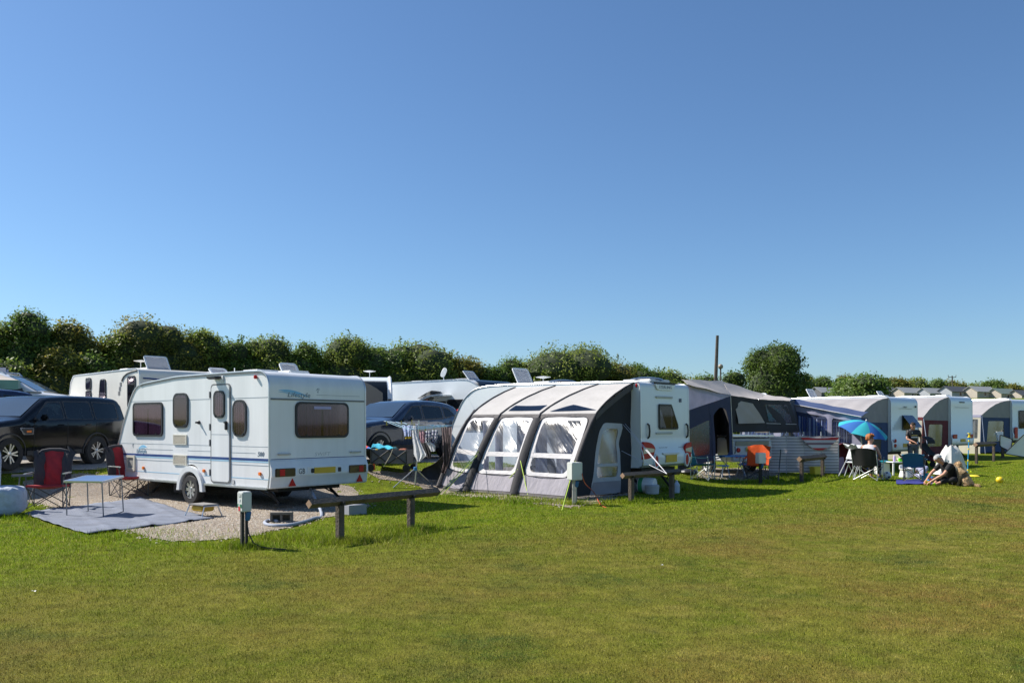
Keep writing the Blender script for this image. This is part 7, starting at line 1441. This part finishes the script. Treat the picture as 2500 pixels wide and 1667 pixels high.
def person(label, loc, rz, J, top_m, leg_m, hair_m, hair='short', sleeves=True, long_legs=False, skin=SKIN, scale=1.0, shoe=None):
    """J: joint positions in metres; body = one skin mesh, clothes and hair are its children. Faces local -y"""
    t = thing('person', label, 'person', loc, rz, None); t.scale = (scale,) * 3; V_ = {k: Vector(v) for k, v in J.items()}
    hd = (V_['head'] - V_['neck']).normalized(); fw_ = V_.get('look', Vector((0, -1, 0))).normalized(); sd = hd.cross(fw_).normalized(); fw_ = sd.cross(hd).normalized() * (1 if sd.cross(hd).dot(fw_) > 0 else -1); hc = V_['head']
    j = {'pelvis': (V_['pelvis'], .105), 'belly': (V_['pelvis'].lerp(V_['chest'], .5), (.10, .12)), 'chest': (V_['chest'], (.115, .14)), 'neck0': (V_['neck'] - hd * .06, .06), 'neck': (V_['neck'], .052), 'skull': (hc - hd * .04 + fw_ * .012, .078), 'head': (hc + hd * .05 - fw_ * .01, .088), 'crown': (hc + hd * .105 - fw_ * .01, .055), 'nose': (hc + fw_ * .098 - hd * .005, .012)}
    e = [('pelvis', 'belly'), ('belly', 'chest'), ('chest', 'neck0'), ('neck0', 'neck'), ('neck', 'skull'), ('skull', 'head'), ('head', 'crown'), ('skull', 'nose')]
    cl, ce, lg, le = {k: (j[k][0], tuple(x * 1.26 + .008 for x in (j[k][1] if isinstance(j[k][1], tuple) else (j[k][1],) * 2))) for k in ('pelvis', 'belly', 'chest', 'neck0')}, [('pelvis', 'belly'), ('belly', 'chest'), ('chest', 'neck0')], {'pelvis': (V_['pelvis'], .122)}, []
    for s in ('l', 'r'):
        sh_, el, wr, hp, kn, an = (V_[k + s] for k in ('sh', 'el', 'wr', 'hp', 'kn', 'an')); hdv = (wr - el).normalized(); pm = wr + hdv * .07; pr = hdv.cross(Vector((0, 0, 1)) if abs(hdv.z) < .8 else Vector((0, 1, 0))).normalized(); dn = hdv.cross(pr)
        j.update({'sh' + s: (sh_, .058), 'el' + s: (el, .042), 'fo' + s: (el.lerp(wr, .4), .040), 'wr' + s: (wr, .027), 'pm' + s: (pm, (.034, .018)), 'hp' + s: (hp, .088), 'th' + s: (hp.lerp(kn, .45), .075), 'kn' + s: (kn, .056), 'ca' + s: (kn.lerp(an, .35), .056), 'an' + s: (an, .037)})
        ft = V_.get('toe' + s, an + Vector((0, -.15, -.05))); j.update({'heel' + s: (an + Vector((0, .01, -.045)), .034), 'ft' + s: (an.lerp(ft, .6) - Vector((0, 0, .02)), .036), 'toe' + s: (ft, .027)})
        e += [('chest', 'sh' + s), ('sh' + s, 'el' + s), ('el' + s, 'fo' + s), ('fo' + s, 'wr' + s), ('wr' + s, 'pm' + s), ('pelvis', 'hp' + s), ('hp' + s, 'th' + s), ('th' + s, 'kn' + s), ('kn' + s, 'ca' + s), ('ca' + s, 'an' + s), ('an' + s, 'heel' + s), ('an' + s, 'ft' + s), ('ft' + s, 'toe' + s)]
        for q, (o_, l_) in enumerate(((-.027, .068), (-.009, .078), (.009, .074), (.027, .058))):
            b0_ = pm + pr * o_ + hdv * .025; t0 = b0_ + hdv * l_ * .55 + dn * .010; j['f%d%sa' % (q, s)] = (b0_, .0095); j['f%d%sb' % (q, s)] = (t0, .0085); j['f%d%sc' % (q, s)] = (t0 + hdv * l_ * .35 + dn * .03, .007); e += [('pm' + s, 'f%d%sa' % (q, s)), ('f%d%sa' % (q, s), 'f%d%sb' % (q, s)), ('f%d%sb' % (q, s), 'f%d%sc' % (q, s))]
        tb_ = wr + hdv * .03 - pr * .03; j['t%sa' % s] = (tb_, .011); j['t%sb' % s] = (tb_ + hdv * .045 - pr * .022 + dn * .015, .009); e += [('wr' + s, 't%sa' % s), ('t%sa' % s, 't%sb' % s)]
        j['ear' + s] = (hc + sd * (.085 if s == 'l' else -.085) + hd * .005, (.010, .018)); e.append(('skull', 'ear' + s))
        cl['sh' + s] = (sh_, .086); ce.append(('chest', 'sh' + s))
        if sleeves: cl['el' + s] = (sh_.lerp(el, .72), .064); ce.append(('sh' + s, 'el' + s))
        f = .97 if long_legs else .62; lg['hp' + s] = (hp, .106); lg['th' + s] = (hp.lerp(kn, .5), .095); le += [('pelvis', 'hp' + s), ('hp' + s, 'th' + s)]
        if long_legs: lg['kn' + s] = (kn, .075); lg['an' + s] = (kn.lerp(an, .9), .055); le += [('th' + s, 'kn' + s), ('kn' + s, 'an' + s)]
        else: lg['kn' + s] = (hp.lerp(kn, .88), .085); le += [('th' + s, 'kn' + s)]
    b = skin_mesh('body', j, e, skin, t, 2); skin_mesh('top', cl, ce, top_m, t, 2); skin_mesh('trousers' if long_legs else 'shorts', lg, le, leg_m, t, 2)
    mb = MB(); q = Matrix((sd, fw_, hd)).transposed().to_4x4(); mb.M = Matrix.Translation(hc + hd * .045) @ q
    def hf(u, v):
        a = 2 * math.pi * u; ph = (1.75 if hair == 'short' else 2.15) * v; fr = math.sin(a)       # +y = face
        lim = (1.05 if fr > -.15 else (1.75 if hair == 'short' else 2.3)); ph = lim * v if fr > -.15 else ph; r = .102 if hair == 'short' else .125; w = 1 + .05 * math.sin(a * 6 + v * 9) + (.06 * math.sin(a * 11) if hair != 'short' else 0)
        return (r * .92 * w * math.cos(a) * math.sin(ph), r * w * 1.05 * math.sin(a) * math.sin(ph) - .006, r * 1.05 * math.cos(ph) * w)
    mb.grid(hf, 28, 10).build('hair', hair_m, b, solid=.012)
    for s in (-1, 1): MB().ball(tuple(hc + fw_ * .083 + sd * .032 * s + hd * .025), .010, 8, 6).build('eye', mat('eye_dark', (.03, .025, .02), .2), b)
    MB().tube([tuple(hc + fw_ * .086 - hd * .04 - sd * .022), tuple(hc + fw_ * .091 - hd * .043), tuple(hc + fw_ * .086 - hd * .04 + sd * .022)], .005, 5).build('mouth', mat('lip', (.38, .12, .10), .5), b)
    return t
def std(p, **k): p = dict(p); p.update(k); return p
# standing man looking down to his right
SHIRT = mat('black_football_shirt', (.014, .014, .016), .6, var=.2); GSH = mat('grey_shorts', (.10, .11, .13), .8); BRNH = mat('short_brown_hair', (.035, .02, .012), .8)
MAN = dict(pelvis=(0, 0, .90), chest=(0, -.03, 1.26), neck=(0, -.05, 1.46), head=(-.03, -.11, 1.58), look=(-.55, -.75, -.35), shl=(-.19, -.03, 1.38), ell=(-.24, -.10, 1.12), wrl=(-.06, -.26, 1.02), shr=(.19, -.03, 1.38), elr=(.30, .04, 1.12), wrr=(.24, -.08, .90), hpl=(-.095, 0, .86), knl=(-.10, -.03, .48), anl=(-.11, .02, .08), hpr=(.095, 0, .86), knr=(.11, -.05, .48), anr=(.13, 0, .08))
mp = G(2229, 1146); man = person('man standing in black football shirt and grey shorts looking down', mp, R(-8), MAN, SHIRT, GSH, BRNH, scale=.94)
MB().grid(lambda u, v: (-.10 + .20 * u, -.176 - .015 * math.sin(math.pi * u), 1.235 + .035 * v), 6, 2).build('chest_emblem', mat('gold_print', (.5, .36, .10), .5), man); MB().grid(lambda u, v: (-.11 + .22 * u, -.168 - .015 * math.sin(math.pi * u), 1.165 + .04 * v), 6, 2).build('chest_lettering', mat('white_print', (.6, .6, .6), .5), man)
MB().grid(lambda u, v: (-.10 + .04 * u, -.165, 1.33 + .035 * v), 2, 2).build('small_badge', MATS['white_print'], man)
for s in (-1, 1): MB().grid(lambda u, v: (s * (.10 + .11 * u), -.07 + .08 * v, 1.468 - .045 * u), 4, 2).build('shoulder_stripe', MATS['white_print'], man, solid=.004)
# seated woman under the parasol
WTOP = mat('white_vest', (.62, .60, .62), .8); DKT = mat('dark_skirt', (.03, .03, .04), .85); GING = mat('ginger_hair', (.34, .11, .025), .75, var=.35, scale=30)
SEAT = dict(pelvis=(0, .10, .50), chest=(0, .03, .86), neck=(0, -.02, 1.04), head=(0, -.06, 1.16), look=(-.78, -.5, -.2), shl=(-.18, .03, .97), ell=(-.26, -.05, .72), wrl=(-.20, -.26, .64), shr=(.18, .03, .97), elr=(.26, -.05, .72), wrr=(.14, -.28, .62), hpl=(-.10, .06, .48), knl=(-.12, -.38, .50), anl=(-.12, -.46, .10), hpr=(.10, .06, .48), knr=(.12, -.38, .50), anr=(.12, -.48, .10))
wpz = G(2120, 1172); person('ginger haired woman in white vest sitting in the black chair under the parasol', wpz + Vector((.05, .03, 0)), R(138), SEAT, WTOP, DKT, GING, 'long', sleeves=False, long_legs=True)
# grey haired person sitting on the ground leaning forward over the toys
GH = mat('grey_hair', (.42, .42, .43), .85, var=.2, scale=30); BLT = mat('black_top', (.012, .012, .014), .85)
GRD = dict(pelvis=(0, .22, .14), chest=(0, -.02, .46), neck=(0, -.16, .60), head=(0, -.26, .68), look=(-.1, -.7, -.7), shl=(-.19, -.08, .52), ell=(-.24, -.30, .32), wrl=(-.14, -.52, .14), shr=(.19, -.08, .52), elr=(.24, -.30, .30), wrr=(.10, -.55, .12), hpl=(-.10, .20, .12), knl=(-.34, -.16, .17), anl=(-.05, -.30, .07), hpr=(.10, .20, .12), knr=(.36, -.12, .17), anr=(.08, -.34, .07))
gp_ = G(2312, 1184); person('grey haired person in black sitting on the grass leaning over the toys', gp_ + Vector((.05, .05, 0)), R(-80), GRD, BLT, BLT, GH, 'short', long_legs=True)
# person standing inside the air awning
INS = dict(MAN, head=(0, -.04, 1.60), look=(.2, -1, -.1)); ip = B.w(-.95, 1.0, 0); person('person in dark blue standing inside the grey air awning', (ip.x, ip.y, gz(ip.x, ip.y)), R(20), INS, mat('navy_top', (.02, .03, .08), .8), mat('navy_trousers', (.02, .025, .05), .8), BRNH, long_legs=True)
# child sitting low by the blue chair
CH_ = dict(SEAT); cz = G(2252, 1168); person('small child in floral clothes crouching beside the petrol blue chair', cz + Vector((0, 0, .0)), R(160), dict(GRD), mat('floral_cloth', (.35, .36, .5), .8, var=.7, scale=18), mat('floral_cloth', (0, 0, 0)), mat('fair_hair', (.45, .3, .14), .8), 'short', scale=.62)
# sitting dog, seen from behind, looking left
FUR = mat('golden_fur', (.52, .36, .20), .9, var=.25, scale=26, bump=1, bscale=70, sheen=.3)
DJ = {'rump': ((0, .10, .15), .145), 'loin': ((0, .02, .27), .125), 'rib': ((0, -.06, .38), .12), 'chest': ((0, -.12, .46), .105), 'neck': ((0, -.14, .58), .075), 'poll': ((-.01, -.16, .665), .072), 'brow': ((-.05, -.20, .675), .058), 'muzzle': ((-.12, -.25, .645), .036), 'nose': ((-.155, -.275, .64), .026), 'tail0': ((.03, .24, .06), .035), 'tail1': ((.16, .36, .035), .028), 'tail2': ((.30, .40, .03), .02)}
DE = [('rump', 'loin'), ('loin', 'rib'), ('rib', 'chest'), ('chest', 'neck'), ('neck', 'poll'), ('poll', 'brow'), ('brow', 'muzzle'), ('muzzle', 'nose'), ('rump', 'tail0'), ('tail0', 'tail1'), ('tail1', 'tail2')]
for s, q in ((-1, 'l'), (1, 'r')):
    DJ.update({'sh' + q: ((s * .075, -.14, .40), .058), 'eb' + q: ((s * .08, -.13, .27), .044), 'wr' + q: ((s * .08, -.17, .12), .030), 'pa' + q: ((s * .08, -.20, .03), .032), 'kn' + q: ((s * .13, -.06, .18), .062), 'hk' + q: ((s * .15, .12, .05), .032), 'hp' + q: ((s * .15, -.06, .03), .033), 'ea' + q: ((s * .055, -.13, .70), .03), 'et' + q: ((s * .092, -.15, .62), .024)})
    DE += [('chest', 'sh' + q), ('sh' + q, 'eb' + q), ('eb' + q, 'wr' + q), ('wr' + q, 'pa' + q), ('rump', 'kn' + q), ('kn' + q, 'hk' + q), ('hk' + q, 'hp' + q), ('poll', 'ea' + q), ('ea' + q, 'et' + q)]
dg_ = G(2352, 1187); dog = thing('dog', 'small golden curly dog sitting on the lawn seen from behind', 'dog', dg_ + Vector((0.1, .12, 0)), R(240)); dog.scale = (.86,) * 3
db = skin_mesh('body', DJ, DE, FUR, dog, 2)
mb = MB(); mb.at((0, -.145, .56), rx=R(-15)).lathe([(.078, -.015), (.084, 0), (.078, .015)], 18, cap=False).at().build('collar', BLACK, dog, solid=.004); MB().ball((-.168, -.285, .645), .014, 8, 6).build('nose', BLACK, dog)
for s in (-1, 1): MB().ball((-.085 + .02 * s, -.235 + .02 * s, .70), .008, 6, 5).build('eye', BLACK, dog)
nv_ = len(db.data.vertices); co = np.empty(nv_ * 3, np.float32); no = np.empty(nv_ * 3, np.float32); db.data.vertices.foreach_get('co', co); db.data.vertices.foreach_get('normal', no); co, no = co.reshape(-1, 3), no.reshape(-1, 3)
ii = rng.integers(0, nv_, 6000); c_ = co[ii] + rng.normal(size=(6000, 3)) * .012; d_ = no[ii] + rng.normal(size=(6000, 3)) * .5 + np.array([0, 0, -.3]); d_ /= np.linalg.norm(d_, axis=1)[:, None]; s_ = np.cross(d_, rng.normal(size=(6000, 3))); s_ /= np.linalg.norm(s_, axis=1)[:, None]
fo = scatter_mesh('fur', np.stack([c_ - s_ * .004, c_ + s_ * .004, c_ + d_ * .028], 1), [(0, 1, 2)], 3, rng.random(6000), FUR); fo.parent = dog; fo['kind'] = 'stuff'
